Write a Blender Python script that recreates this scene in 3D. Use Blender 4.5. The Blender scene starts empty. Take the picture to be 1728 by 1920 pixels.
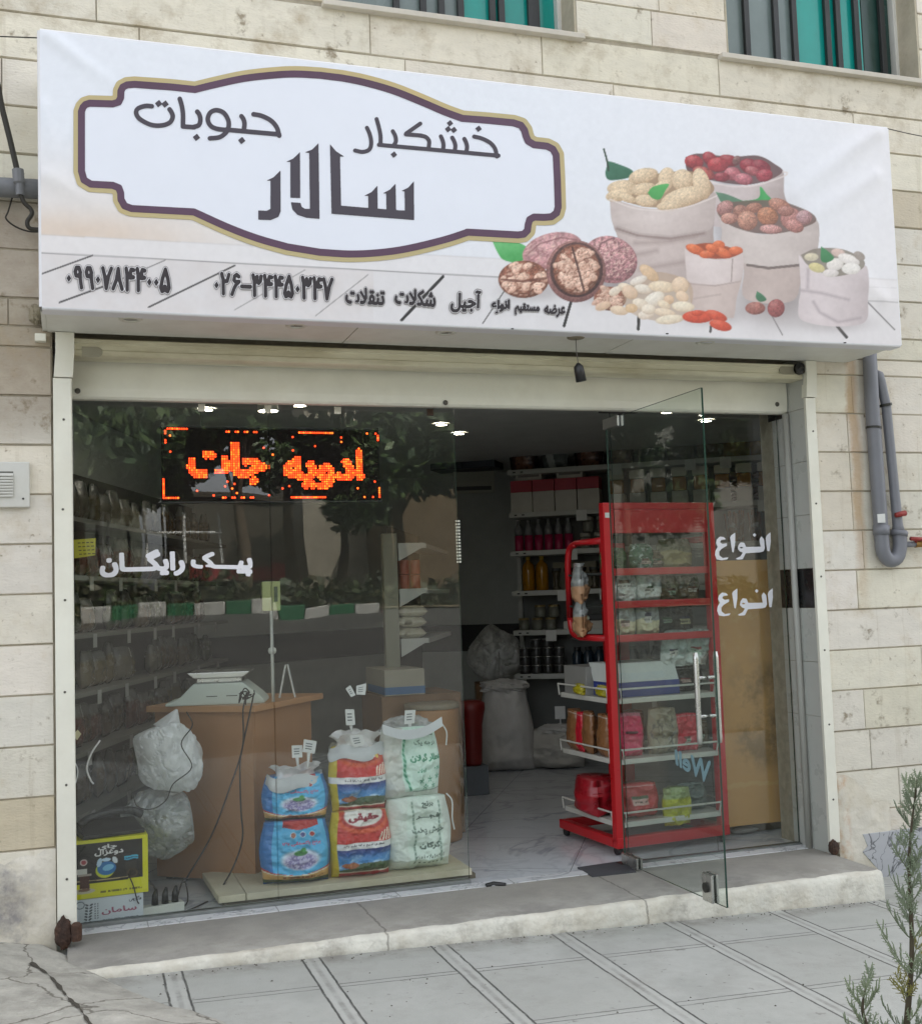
import bpy, bmesh, math, random
import numpy as np
from mathutils import Matrix, Vector
random.seed(7)
RNG = np.random.default_rng(7)
SC = bpy.context.scene
COL = SC.collection

# ---------------------------------------------------------------- camera, sky, sun, exposure
FPX, PW, PH = 2169.0, 1728, 1920
YAW, PIT, ROL = [math.radians(a) for a in (18.614, 4.168, -1.941)]
CAM = np.array([0.017, -5.948, 1.516])
_f = np.array([math.sin(YAW)*math.cos(PIT), math.cos(YAW)*math.cos(PIT), math.sin(PIT)])
_r = np.array([math.cos(YAW), -math.sin(YAW), 0.0]); _u = np.cross(_r, _f)
CR = _r*math.cos(ROL) + _u*math.sin(ROL); CU = -_r*math.sin(ROL) + _u*math.cos(ROL)
cd = bpy.data.cameras.new('camera'); cam = bpy.data.objects.new('camera', cd); COL.objects.link(cam)
cd.sensor_fit = 'AUTO'; cd.sensor_width = 36; cd.lens = FPX/PH*36; cd.clip_end = 500
M = Matrix.Identity(4)
for i in range(3):
    M[i][0] = CR[i]; M[i][1] = CU[i]; M[i][2] = -_f[i]; M[i][3] = CAM[i]
cam.matrix_world = M
SC.camera = cam

SUN_EL, SUN_AZ = math.radians(50), math.radians(28)      # azimuth clockwise from +Y: the sun stands behind the building
w = bpy.data.worlds.new('World'); SC.world = w; w.use_nodes = True
nt = w.node_tree; bg = nt.nodes['Background']
sky = nt.nodes.new('ShaderNodeTexSky'); sky.sky_type = 'NISHITA'; sky.sun_disc = False
sky.sun_elevation = SUN_EL; sky.sun_rotation = SUN_AZ; sky.dust_density = 4.0; sky.ozone_density = 0.6; sky.air_density = 0.8
hs = nt.nodes.new('ShaderNodeHueSaturation'); hs.inputs['Saturation'].default_value = 0.22
nt.links.new(sky.outputs[0], hs.inputs['Color']); nt.links.new(hs.outputs[0], bg.inputs['Color'])
bg.inputs['Strength'].default_value = 0.15
sl = bpy.data.lights.new('sun', 'SUN'); sl.energy = 3.0; sl.angle = math.radians(0.5); sl.color = (1, .95, .87)
so = bpy.data.objects.new('sun', sl); COL.objects.link(so)
sd = Vector((math.sin(SUN_AZ)*math.cos(SUN_EL), math.cos(SUN_AZ)*math.cos(SUN_EL), math.sin(SUN_EL)))
so.rotation_euler = sd.to_track_quat('Z', 'Y').to_euler(); so.location = (4, 10, 14)
SC.view_settings.view_transform = 'Standard'; SC.view_settings.look = 'None'; SC.view_settings.gamma = 1.0
SC.view_settings.exposure = 2.2
SC.render.engine = 'CYCLES'
cy = SC.cycles; cy.max_bounces = 10; cy.transparent_max_bounces = 24; cy.diffuse_bounces = 4; cy.glossy_bounces = 4
cy.transmission_bounces = 6; cy.caustics_reflective = False; cy.caustics_refractive = False; cy.sample_clamp_indirect = 6
cy.use_denoising = True

# ---------------------------------------------------------------- geometry of the photograph, for reading off real positions
def ray(px, py): return _f + CR*(px-PW/2)/FPX - CU*(py-PH/2)/FPX
def on(px, py, ax, val):
    d = ray(px, py); t = (val-CAM[ax])/d[ax]; return CAM + t*d
def vp(px, py, y=0.0): return on(px, py, 1, y)
def gp(px, py, z=0.0): return on(px, py, 2, z)
def project(P):
    d = np.asarray(P, float)-CAM; z = d@_f
    return np.stack([PW/2+FPX*(d@CR)/z, PH/2-FPX*(d@CU)/z], -1)

# ---------------------------------------------------------------- colours and materials
def lin(c):
    c = np.asarray(c, float)/255.0
    return np.where(c <= .04045, c/12.92, ((c+.055)/1.055)**2.4)
def rgba(c): return tuple(lin(c)) + (1.0,)
MATS = {}
def nodes(m): return m.node_tree.nodes, m.node_tree.links
def mat(name, c=None, rough=.6, metal=0, var=.12, vscale=6.0, bump=.0, bscale=40.0, c2=None, attr=False, coat=0, spec=.5, stretch=(1,1,1), trans=0, alpha=1, emit=None, estr=0):
    """base colour broken up by two octaves of noise, optional second colour in blotches, bump"""
    if name in MATS: return MATS[name]
    m = bpy.data.materials.new(name); m.use_nodes = True; MATS[name] = m
    N, L = nodes(m); b = N['Principled BSDF']
    b.inputs['Roughness'].default_value = rough; b.inputs['Metallic'].default_value = metal
    b.inputs['Specular IOR Level'].default_value = spec; b.inputs['Coat Weight'].default_value = coat
    tc = N.new('ShaderNodeTexCoord'); mp = N.new('ShaderNodeMapping'); mp.inputs['Scale'].default_value = stretch
    L.new(tc.outputs['Object'], mp.inputs['Vector'])
    n1 = N.new('ShaderNodeTexNoise'); n1.inputs['Scale'].default_value = vscale; n1.inputs['Detail'].default_value = 7; n1.inputs['Roughness'].default_value = .62
    L.new(mp.outputs[0], n1.inputs['Vector'])
    if attr:
        a = N.new('ShaderNodeAttribute'); a.attribute_name = 'Col'; base = a.outputs['Color']
    else:
        r = N.new('ShaderNodeRGB'); r.outputs[0].default_value = rgba(c); base = r.outputs[0]
    if c2 is not None:
        mx = N.new('ShaderNodeMix'); mx.data_type = 'RGBA'
        rp = N.new('ShaderNodeValToRGB'); rp.color_ramp.elements[0].position = .45; rp.color_ramp.elements[1].position = .68
        n2 = N.new('ShaderNodeTexNoise'); n2.inputs['Scale'].default_value = vscale*.45; n2.inputs['Detail'].default_value = 9; n2.inputs['Roughness'].default_value = .7
        L.new(mp.outputs[0], n2.inputs['Vector']); L.new(n2.outputs[0], rp.inputs[0]); L.new(rp.outputs[0], mx.inputs[0])
        L.new(base, mx.inputs[6]); mx.inputs[7].default_value = rgba(c2); base = mx.outputs[2]
    mr = N.new('ShaderNodeMapRange'); mr.inputs[1].default_value = .3; mr.inputs[2].default_value = .7
    mr.inputs[3].default_value = 1-var; mr.inputs[4].default_value = 1+var*.5
    L.new(n1.outputs[0], mr.inputs[0])
    mu = N.new('ShaderNodeMix'); mu.data_type = 'RGBA'; mu.blend_type = 'MULTIPLY'; mu.inputs[0].default_value = 1
    L.new(base, mu.inputs[6]); L.new(mr.outputs[0], mu.inputs[7]); L.new(mu.outputs[2], b.inputs['Base Color'])
    m['_out'] = 1
    rr = N.new('ShaderNodeMapRange'); rr.inputs[1].default_value = .3; rr.inputs[2].default_value = .7
    rr.inputs[3].default_value = max(.02, rough-.08); rr.inputs[4].default_value = min(1, rough+.1)
    L.new(n1.outputs[0], rr.inputs[0]); L.new(rr.outputs[0], b.inputs['Roughness'])
    if bump:
        nb = N.new('ShaderNodeTexNoise'); nb.inputs['Scale'].default_value = bscale; nb.inputs['Detail'].default_value = 6
        L.new(mp.outputs[0], nb.inputs['Vector'])
        bp = N.new('ShaderNodeBump'); bp.inputs['Strength'].default_value = bump; bp.inputs['Distance'].default_value = .01
        L.new(nb.outputs[0], bp.inputs['Height']); L.new(bp.outputs[0], b.inputs['Normal'])
    if trans: b.inputs['Transmission Weight'].default_value = trans
    if alpha < 1: b.inputs['Alpha'].default_value = alpha
    if emit is not None:
        b.inputs['Emission Color'].default_value = rgba(emit); b.inputs['Emission Strength'].default_value = estr
    return m
def basesock(m):
    N, L = nodes(m); b = N['Principled BSDF']; return b.inputs['Base Color'].links[0].from_socket
def math_node(N, L, op, a, b=None):
    n = N.new('ShaderNodeMath'); n.operation = op
    for i, v in enumerate((a, b)):
        if v is None: continue
        if isinstance(v, (int, float)): n.inputs[i].default_value = v
        else: L.new(v, n.inputs[i])
    return n.outputs[0]
def stain(m, c, build, amount=1.0):
    """mixes a stain colour into a material's base colour; build(N, L, X, Y, Z, noise) returns the mask socket"""
    N, L = nodes(m); b = N['Principled BSDF']; old = basesock(m)
    g = N.new('ShaderNodeNewGeometry'); sp = N.new('ShaderNodeSeparateXYZ'); L.new(g.outputs['Position'], sp.inputs[0])
    nz = N.new('ShaderNodeTexNoise'); nz.inputs['Scale'].default_value = 5; nz.inputs['Detail'].default_value = 8; nz.inputs['Roughness'].default_value = .7
    L.new(g.outputs['Position'], nz.inputs['Vector'])
    mask = build(N, L, sp.outputs[0], sp.outputs[1], sp.outputs[2], nz.outputs[0])
    cl = N.new('ShaderNodeClamp'); L.new(mask, cl.inputs[0]); k = math_node(N, L, 'MULTIPLY', cl.outputs[0], amount)
    mx = N.new('ShaderNodeMix'); mx.data_type = 'RGBA'; L.new(k, mx.inputs[0]); L.new(old, mx.inputs[6]); mx.inputs[7].default_value = rgba(c)
    L.new(mx.outputs[2], b.inputs['Base Color'])
def band(N, L, s, lo, hi, soft):
    """1 inside lo..hi, fading over soft"""
    a = N.new('ShaderNodeMapRange'); L.new(s, a.inputs[0]); a.inputs[1].default_value = lo-soft; a.inputs[2].default_value = lo
    b = N.new('ShaderNodeMapRange'); L.new(s, b.inputs[0]); b.inputs[1].default_value = hi; b.inputs[2].default_value = hi+soft; b.inputs[3].default_value = 1; b.inputs[4].default_value = 0
    return math_node(N, L, 'MULTIPLY', a.outputs[0], b.outputs[0])

def glass_mat(name, tint, f0, haze=.02):
    """thin window glass: see-through with a real mirror reflection that grows at grazing angles"""
    m = bpy.data.materials.new(name); m.use_nodes = True; MATS[name] = m
    N, L = nodes(m); N.remove(N['Principled BSDF']); out = N['Material Output']
    tr = N.new('ShaderNodeBsdfTransparent'); tr.inputs[0].default_value = tint + (1,)
    gl = N.new('ShaderNodeBsdfGlossy'); gl.inputs['Roughness'].default_value = .0
    df = N.new('ShaderNodeBsdfDiffuse'); df.inputs[0].default_value = (.55, .57, .55, 1)
    g = N.new('ShaderNodeNewGeometry'); vm = N.new('ShaderNodeVectorMath'); vm.operation = 'DOT_PRODUCT'
    L.new(g.outputs['Incoming'], vm.inputs[0]); L.new(g.outputs['Normal'], vm.inputs[1])
    c = math_node(N, L, 'ABSOLUTE', vm.outputs['Value']); o = math_node(N, L, 'SUBTRACT', 1.0, c)
    p = math_node(N, L, 'POWER', o, 5.0); q = math_node(N, L, 'MULTIPLY', p, 1-f0); fr = math_node(N, L, 'ADD', q, f0)
    # dust on the pane
    tc = N.new('ShaderNodeTexCoord'); nz = N.new('ShaderNodeTexNoise'); nz.inputs['Scale'].default_value = 2.2; nz.inputs['Detail'].default_value = 8; nz.inputs['Roughness'].default_value = .65
    L.new(tc.outputs['Object'], nz.inputs['Vector'])
    hz = N.new('ShaderNodeMapRange'); L.new(nz.outputs[0], hz.inputs[0]); hz.inputs[1].default_value = .3; hz.inputs[2].default_value = .75; hz.inputs[3].default_value = haze*.5; hz.inputs[4].default_value = haze*1.7
    # slight waviness of toughened glass
    nb = N.new('ShaderNodeTexNoise'); nb.inputs['Scale'].default_value = 1.6; nb.inputs['Detail'].default_value = 1
    L.new(tc.outputs['Object'], nb.inputs['Vector']); bp = N.new('ShaderNodeBump'); bp.inputs['Strength'].default_value = .05; bp.inputs['Distance'].default_value = .05
    L.new(nb.outputs[0], bp.inputs['Height']); L.new(bp.outputs[0], gl.inputs['Normal'])
    m1 = N.new('ShaderNodeMixShader'); L.new(hz.outputs[0], m1.inputs[0]); L.new(tr.outputs[0], m1.inputs[1]); L.new(df.outputs[0], m1.inputs[2])
    m2 = N.new('ShaderNodeMixShader'); L.new(fr, m2.inputs[0]); L.new(m1.outputs[0], m2.inputs[1]); L.new(gl.outputs[0], m2.inputs[2])
    L.new(m2.outputs[0], out.inputs['Surface'])
    return m
def film_mat(name, tint=(.9, .92, .93), a=.45, white=(.8, .82, .84)):
    """thin plastic film: partly see-through, partly scattering, shiny"""
    m = bpy.data.materials.new(name); m.use_nodes = True; MATS[name] = m
    N, L = nodes(m); N.remove(N['Principled BSDF']); out = N['Material Output']
    tr = N.new('ShaderNodeBsdfTransparent'); tr.inputs[0].default_value = tint + (1,)
    df = N.new('ShaderNodeBsdfDiffuse'); df.inputs[0].default_value = white + (1,)
    tl = N.new('ShaderNodeBsdfTranslucent'); tl.inputs[0].default_value = white + (1,)
    gl = N.new('ShaderNodeBsdfGlossy'); gl.inputs['Roughness'].default_value = .18
    tc = N.new('ShaderNodeTexCoord'); nz = N.new('ShaderNodeTexNoise'); nz.inputs['Scale'].default_value = 14; nz.inputs['Detail'].default_value = 6
    L.new(tc.outputs['Object'], nz.inputs['Vector'])
    bp = N.new('ShaderNodeBump'); bp.inputs['Strength'].default_value = .5; bp.inputs['Distance'].default_value = .02
    L.new(nz.outputs[0], bp.inputs['Height'])
    for s in (df, tl, gl): L.new(bp.outputs[0], s.inputs['Normal'])
    s1 = N.new('ShaderNodeMixShader'); s1.inputs[0].default_value = .4; L.new(df.outputs[0], s1.inputs[1]); L.new(tl.outputs[0], s1.inputs[2])
    s2 = N.new('ShaderNodeMixShader')
    ar = N.new('ShaderNodeMapRange'); L.new(nz.outputs[0], ar.inputs[0]); ar.inputs[1].default_value = .3; ar.inputs[2].default_value = .7; ar.inputs[3].default_value = max(0, a-.2); ar.inputs[4].default_value = min(1, a+.2)
    L.new(ar.outputs[0], s2.inputs[0]); L.new(tr.outputs[0], s2.inputs[1]); L.new(s1.outputs[0], s2.inputs[2])
    s3 = N.new('ShaderNodeMixShader'); s3.inputs[0].default_value = .1; L.new(s2.outputs[0], s3.inputs[1]); L.new(gl.outputs[0], s3.inputs[2])
    L.new(s3.outputs[0], out.inputs['Surface'])
    return m

# ---------------------------------------------------------------- objects
BASE = {}
def thing(name, label, cat, loc=(0, 0, 0), rz=0.0, group=None):
    o = bpy.data.objects.new(name, None); COL.objects.link(o); o.empty_display_size = .05
    o.location = loc; o.rotation_euler = (0, 0, rz)
    BASE[o] = Matrix.Translation(Vector(loc)) @ Matrix.Rotation(rz, 4, 'Z')
    tag(o, label, cat, group); return o
def tag(o, label=None, cat=None, group=None, kind=None):
    if label: o['label'] = label
    if cat: o['category'] = cat
    if group: o['group'] = group
    if kind: o['kind'] = kind
    return o
def struct(o): o['kind'] = 'structure'; return o
def dup(root, loc, rz=None, label=None, group=None, scale=None):
    r = root.copy(); COL.objects.link(r); r.location = loc
    if rz is not None: r.rotation_euler = (0, 0, rz)
    if scale is not None: r.scale = scale
    if label: r['label'] = label
    if group: r['group'] = group
    for ch in root.children:
        c = ch.copy(); COL.objects.link(c); c.parent = r
        for g in ch.children:
            d = g.copy(); COL.objects.link(d); d.parent = c
    return r
def mk(name, verts, faces, m, parent=None, cols=None, smooth=False, local=False, mi=None, bevel=0, merge=False):
    me = bpy.data.meshes.new(name)
    V = np.asarray(verts, float).reshape(-1, 3)
    if parent is not None and not local and parent in BASE:
        Mi = np.array(BASE[parent].inverted()); V = V@Mi[:3, :3].T + Mi[:3, 3]
    if isinstance(faces, np.ndarray):
        nf, k = faces.shape
        me.vertices.add(len(V)); me.vertices.foreach_set('co', V.astype(np.float32).ravel())
        me.loops.add(nf*k); me.loops.foreach_set('vertex_index', faces.astype(np.int32).ravel())
        me.polygons.add(nf); me.polygons.foreach_set('loop_start', np.arange(0, nf*k, k, dtype=np.int32))
        me.update(calc_edges=True); me.validate()
    else:
        me.from_pydata(V.tolist(), [], faces)
    ms = m if isinstance(m, (list, tuple)) else [m]
    for x in ms: me.materials.append(x)
    if mi is not None: me.polygons.foreach_set('material_index', np.asarray(mi, np.int32))
    if cols is not None:
        a = me.color_attributes.new('Col', 'FLOAT_COLOR', 'POINT')
        C = np.ones((len(V), 4), np.float32); C[:, :3] = lin(np.clip(cols, 0, 255)); a.data.foreach_set('color', C.ravel())
    if bevel or merge:
        bm = bmesh.new(); bm.from_mesh(me)
        if merge: bmesh.ops.remove_doubles(bm, verts=bm.verts, dist=1e-4)
        if bevel:
            es = [e for e in bm.edges if len(e.link_faces) == 2 and e.calc_face_angle(0) > .5]
            bmesh.ops.bevel(bm, geom=es, offset=bevel, segments=2, profile=.6, affect='EDGES', clamp_overlap=True)
        bm.to_mesh(me); bm.free()
    if smooth:
        me.polygons.foreach_set('use_smooth', np.ones(len(me.polygons), bool))
    me.update()
    o = bpy.data.objects.new(name, me); COL.objects.link(o)
    if parent is not None:
        o.parent = parent
        if parent in BASE: BASE[o] = BASE[parent]
    return o
class MB:
    def __init__(s): s.v = []; s.f = []
    def add(s, v, f):
        n = len(s.v); s.v += [tuple(map(float, p)) for p in v]; s.f += [[i+n for i in q] for q in f]; return s
    def box(s, x0, x1, y0, y1, z0, z1, rz=0, c=None, M=None):
        v = [(x, y, z) for x in (x0, x1) for y in (y0, y1) for z in (z0, z1)]
        if rz:
            cx, cyy = c if c else ((x0+x1)/2, (y0+y1)/2); a, b = math.cos(rz), math.sin(rz)
            v = [(cx+(p[0]-cx)*a-(p[1]-cyy)*b, cyy+(p[0]-cx)*b+(p[1]-cyy)*a, p[2]) for p in v]
        if M is not None: v = [tuple(M@Vector(p)) for p in v]
        return s.add(v, [(0, 1, 3, 2), (4, 6, 7, 5), (0, 4, 5, 1), (2, 3, 7, 6), (0, 2, 6, 4), (1, 5, 7, 3)])
    def tube(s, pts, r, n=8, cap=True, closed=False):
        pts = [Vector(p) for p in pts]; m = len(pts); rs = r if isinstance(r, (list, tuple)) else [r]*m
        vs = []; fs = []; up = None
        for i, p in enumerate(pts):
            if closed: t = pts[(i+1) % m]-pts[i-1]
            else: t = pts[min(i+1, m-1)]-pts[max(i-1, 0)]
            t.normalize()
            if up is None: up = t.orthogonal().normalized()
            up = (up-t*up.dot(t)).normalized(); w2 = t.cross(up)
            for k in range(n):
                a = 2*math.pi*k/n; vs.append(p+(up*math.cos(a)+w2*math.sin(a))*rs[i])
        for i in range(m if closed else m-1):
            j = (i+1) % m
            for k in range(n): fs.append((i*n+k, i*n+(k+1) % n, j*n+(k+1) % n, j*n+k))
        if cap and not closed: fs += [tuple(range(n-1, -1, -1)), tuple((m-1)*n+k for k in range(n))]
        return s.add(vs, fs)
    def lathe(s, prof, c=(0, 0, 0), n=20, axis='z', cap=True):
        vs = []; fs = []; m = len(prof)
        for r, h in prof:
            for k in range(n):
                a = 2*math.pi*k/n; p = (r*math.cos(a), r*math.sin(a), h)
                if axis == 'y': p = (p[0], p[2], p[1])
                if axis == 'x': p = (p[2], p[0], p[1])
                vs.append((c[0]+p[0], c[1]+p[1], c[2]+p[2]))
        for i in range(m-1):
            for k in range(n): fs.append((i*n+k, i*n+(k+1) % n, (i+1)*n+(k+1) % n, (i+1)*n+k))
        if cap: fs += [tuple(range(n-1, -1, -1)), tuple((m-1)*n+k for k in range(n))]
        return s.add(vs, fs)
    def prism(s, poly, d):
        """poly: 3D points of a planar outline, d: thickness vector"""
        n = len(poly); d = Vector(d); v = [Vector(p) for p in poly]; v += [p+d for p in v]
        f = [tuple(range(n)), tuple(range(2*n-1, n-1, -1))] + [(i, n+i, n+(i+1) % n, (i+1) % n) for i in range(n)]
        return s.add(v, f)
    def quad(s, a, b, c, d): return s.add([a, b, c, d], [(0, 1, 2, 3)])
    def build(s, name, m, parent=None, **k):
        o = mk(name, s.v, s.f, m, parent, **k)
        bm = bmesh.new(); bm.from_mesh(o.data); bmesh.ops.recalc_face_normals(bm, faces=bm.faces); bm.to_mesh(o.data); bm.free()
        return o
def grid_faces(nu, nv):
    i = np.arange(nu-1)[None, :] + nu*np.arange(nv-1)[:, None]; i = i.ravel()
    return np.stack([i, i+1, i+1+nu, i+nu], 1)
def arc(pts, n=8):
    """Catmull-Rom through points"""
    P = [np.array(p, float) for p in pts]; P = [2*P[0]-P[1]] + P + [2*P[-1]-P[-2]]; out = []
    for i in range(1, len(P)-2):
        for k in range(n):
            t = k/n; a, b, c, d = P[i-1:i+3]
            out.append(.5*((2*b)+(-a+c)*t+(2*a-5*b+4*c-d)*t*t+(-a+3*b-3*c+d)*t**3))
    out.append(P[-2]); return out

# value noise for paint and crumples
_NT = RNG.random((64, 64, 64))
def vnoise(p):
    p = np.asarray(p, float); i = np.floor(p).astype(int); f = p-i; f = f*f*(3-2*f); r = 0
    for a in (0, 1):
        for b in (0, 1):
            for c in (0, 1):
                wgt = (f[..., 0] if a else 1-f[..., 0])*(f[..., 1] if b else 1-f[..., 1])*(f[..., 2] if c else 1-f[..., 2])
                r = r + wgt*_NT[(i[..., 0]+a) % 64, (i[..., 1]+b) % 64, (i[..., 2]+c) % 64]
    return r
def fbm(p, o=4):
    p = np.asarray(p, float); s = 0; a = .5; t = 0
    for k in range(o):
        s = s+a*vnoise(p*(2**k)+17.3*k); t += a; a *= .5
    return s/t
def n2(x, y, s, o=3): return fbm(np.stack([x*s, y*s, np.zeros_like(x)+.37], -1), o)
# ---------------------------------------------------------------- lettering: any outline becomes a coverage field, then a clean flat mesh
_F = {'ا': ('\uFE8D', '\uFE8E'), 'آ': ('\uFE81', '\uFE82'), 'ب': '\uFE8F\uFE90\uFE91\uFE92', 'پ': '\uFB56\uFB57\uFB58\uFB59', 'ت': '\uFE95\uFE96\uFE97\uFE98',
      'ج': '\uFE9D\uFE9E\uFE9F\uFEA0', 'چ': '\uFB7A\uFB7B\uFB7C\uFB7D', 'ح': '\uFEA1\uFEA2\uFEA3\uFEA4', 'خ': '\uFEA5\uFEA6\uFEA7\uFEA8', 'د': ('\uFEA9', '\uFEAA'), 'ر': ('\uFEAD', '\uFEAE'), 'ز': ('\uFEAF', '\uFEB0'),
      'س': '\uFEB1\uFEB2\uFEB3\uFEB4', 'ش': '\uFEB5\uFEB6\uFEB7\uFEB8', 'ض': '\uFEBD\uFEBE\uFEBF\uFEC0', 'ط': '\uFEC1\uFEC2\uFEC3\uFEC4', 'ع': '\uFEC9\uFECA\uFECB\uFECC', 'غ': '\uFECD\uFECE\uFECF\uFED0',
      'ف': '\uFED1\uFED2\uFED3\uFED4', 'ق': '\uFED5\uFED6\uFED7\uFED8', 'ک': '\uFB8E\uFB8F\uFB90\uFB91', 'گ': '\uFB92\uFB93\uFB94\uFB95', 'ل': '\uFEDD\uFEDE\uFEDF\uFEE0', 'م': '\uFEE1\uFEE2\uFEE3\uFEE4',
      'ن': '\uFEE5\uFEE6\uFEE7\uFEE8', 'ه': '\uFEE9\uFEEA\uFEEB\uFEEC', 'و': ('\uFEED', '\uFEEE'), 'ی': '\uFBFC\uFBFD\uFBFE\uFBFF', 'ء': '\uFE80', 'ـ': '\u0640\u0640\u0640\u0640', '\u0001': ('\uFEFB', '\uFEFC')}
def shape_fa(t):
    t = t.replace('لا', '\u0001'); out = []
    for i, ch in enumerate(t):
        f = _F.get(ch)
        if f is None: out.append(ch); continue
        p = _F.get(t[i-1]) if i else None; q = _F.get(t[i+1]) if i+1 < len(t) else None
        jp = p is not None and len(p) == 4; jn = len(f) == 4 and q is not None and len(q) >= 2
        k = (3 if jp and jn else 2 if jn else 1 if jp and len(f) > 1 else 0)
        out.append(f[k])
    s = ''.join(out)
    return s[::-1] if any(c in _F for c in t) else s
def raster(tris, w, h, ox, oy, s):
    I = np.zeros((h, w), bool)
    for t in tris:
        t = (t-(ox, oy))*s
        x0, y0 = np.maximum(np.floor(t.min(0)).astype(int), 0); x1, y1 = np.ceil(t.max(0)).astype(int)+1
        x1, y1 = min(x1, w), min(y1, h)
        if x1 <= x0 or y1 <= y0: continue
        X, Y = np.meshgrid(np.arange(x0, x1)+.0, np.arange(y0, y1)+.0)
        (ax, ay), (bx, by), (cx, cyy) = t
        d = (bx-ax)*(cyy-ay)-(cx-ax)*(by-ay)
        if abs(d) < 1e-9: continue
        u = ((X-ax)*(cyy-ay)-(cx-ax)*(Y-ay))/d; v = ((bx-ax)*(Y-ay)-(X-ax)*(by-ay))/d
        I[y0:y1, x0:x1] |= (u >= -1e-3) & (v >= -1e-3) & (u+v <= 1+1e-3)
    return I
def blur(F, r):
    for ax in (0, 1):
        G = np.zeros_like(F)
        for k in range(-r, r+1): G += np.roll(F, k, ax)
        F = G/(2*r+1)
    return F
def dilate(F, r):
    """soft dilation by r cells"""
    n = int(math.ceil(r)); G = F.copy()
    for dy in range(-n, n+1):
        for dx in range(-n, n+1):
            if dx*dx+dy*dy <= r*r+.5: G = np.maximum(G, np.roll(np.roll(F, dy, 0), dx, 1))
    return G
def text_field(t, res=44, bold=0.0, fa=True):
    """field of a word, rows from the bottom up; bold in cells"""
    cu = bpy.data.curves.new('w', 'FONT'); cu.body = shape_fa(t) if fa else t; cu.size = 1; cu.resolution_u = 6
    o = bpy.data.objects.new('w', cu); COL.objects.link(o)
    dg = bpy.context.evaluated_depsgraph_get(); dg.update()
    me = bpy.data.meshes.new_from_object(o.evaluated_get(dg)); me.calc_loop_triangles()
    V = np.array([v.co[:2] for v in me.vertices]); T = [V[list(l.vertices)] for l in me.loop_triangles]
    bpy.data.objects.remove(o); bpy.data.curves.remove(cu); bpy.data.meshes.remove(me)
    lo, hi = V.min(0), V.max(0); s = res/(hi[1]-lo[1]); pad = int(bold)+3
    w_, h_ = int((hi[0]-lo[0])*s)+2*pad, res+2*pad
    I = raster(T, w_*2, h_*2, lo[0]-pad/s, lo[1]-pad/s, s*2).astype(float)
    F = blur(I, 1).reshape(h_, 2, w_, 2).mean((1, 3))
    if bold: F = dilate(F, bold)
    return np.pad(F, 1)
def seg_dist(X, Y, A, B):
    d = B-A; l2 = d@d+1e-12; t = np.clip(((X-A[0])*d[0]+(Y-A[1])*d[1])/l2, 0, 1)
    return np.hypot(X-A[0]-t*d[0], Y-A[1]-t*d[1])
def stroke_field(X, Y, lines, hw):
    D = np.full(X.shape, 1e9)
    for L_ in lines:
        L_ = [np.array(p, float) for p in L_]
        for a, b in zip(L_[:-1], L_[1:]): D = np.minimum(D, seg_dist(X, Y, a, b))
    return hw-D
def inside(X, Y, P):
    r = np.zeros(X.shape, bool); n = len(P)
    for i in range(n):
        (x0, y0), (x1, y1) = P[i], P[(i+1) % n]
        if y0 == y1: continue
        c = (y0 > Y) != (y1 > Y); r ^= c & (X < (x1-x0)*(Y-y0)/(y1-y0)+x0)
    return r
def ms(F, iso=.5, run=6):
    """marching squares: polygons of F >= iso, in cell coordinates"""
    ny, nx = F.shape; I = F >= iso; c = I[:-1, :-1].astype(int)+I[:-1, 1:]+I[1:, 1:]+I[1:, :-1]
    key = {}; vs = []; fs = []
    def v(x, y):
        k = (round(x, 3), round(y, 3)); i = key.get(k)
        if i is None: i = key[k] = len(vs); vs.append(k)
        return i
    js, is_ = np.nonzero(c); rows = {}
    for j, i in zip(js.tolist(), is_.tolist()): rows.setdefault(j, []).append(i)
    for j, cols in rows.items():
        n = 0
        while n < len(cols):
            i = cols[n]
            if c[j, i] == 4:
                k = n
                while k+1 < len(cols) and cols[k+1] == cols[k]+1 and c[j, cols[k+1]] == 4 and k-n < run-1: k += 1
                e = cols[k]+1; fs.append([v(i, j), v(e, j), v(e, j+1), v(i, j+1)]); n = k+1; continue
            q = [(i, j), (i+1, j), (i+1, j+1), (i, j+1)]; poly = []
            for a in range(4):
                p0, p1 = q[a], q[(a+1) % 4]; f0, f1 = F[p0[1], p0[0]]-iso, F[p1[1], p1[0]]-iso
                if f0 >= 0: poly.append(v(*p0))
                if (f0 >= 0) != (f1 >= 0):
                    t = f0/(f0-f1); poly.append(v(p0[0]+t*(p1[0]-p0[0]), p0[1]+t*(p1[1]-p0[1])))
            p2 = [p for a, p in enumerate(poly) if p != poly[a-1]]
            if len(p2) >= 3: fs.append(p2)
            n += 1
    return np.array(vs, float).reshape(-1, 2), fs
def ink(name, F, fn, m, parent, iso=.5, run=6):
    """fn maps (u, v) in 0..1 across the field to world points"""
    v, f = ms(F, iso, run); ny, nx = F.shape
    P = fn(v[:, 0]/(nx-1), v[:, 1]/(ny-1))
    return mk(name, P, f, m, parent)
def quad_fn(tl, tr, bl, br, place):
    tl, tr, bl, br = [np.array(p, float) for p in (tl, tr, bl, br)]
    def fn(u, v):
        u = u[:, None]; v = v[:, None]
        p = (bl*(1-u)+br*u)*(1-v)+(tl*(1-u)+tr*u)*v
        return np.array([place(*q) for q in p])
    return fn

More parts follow.
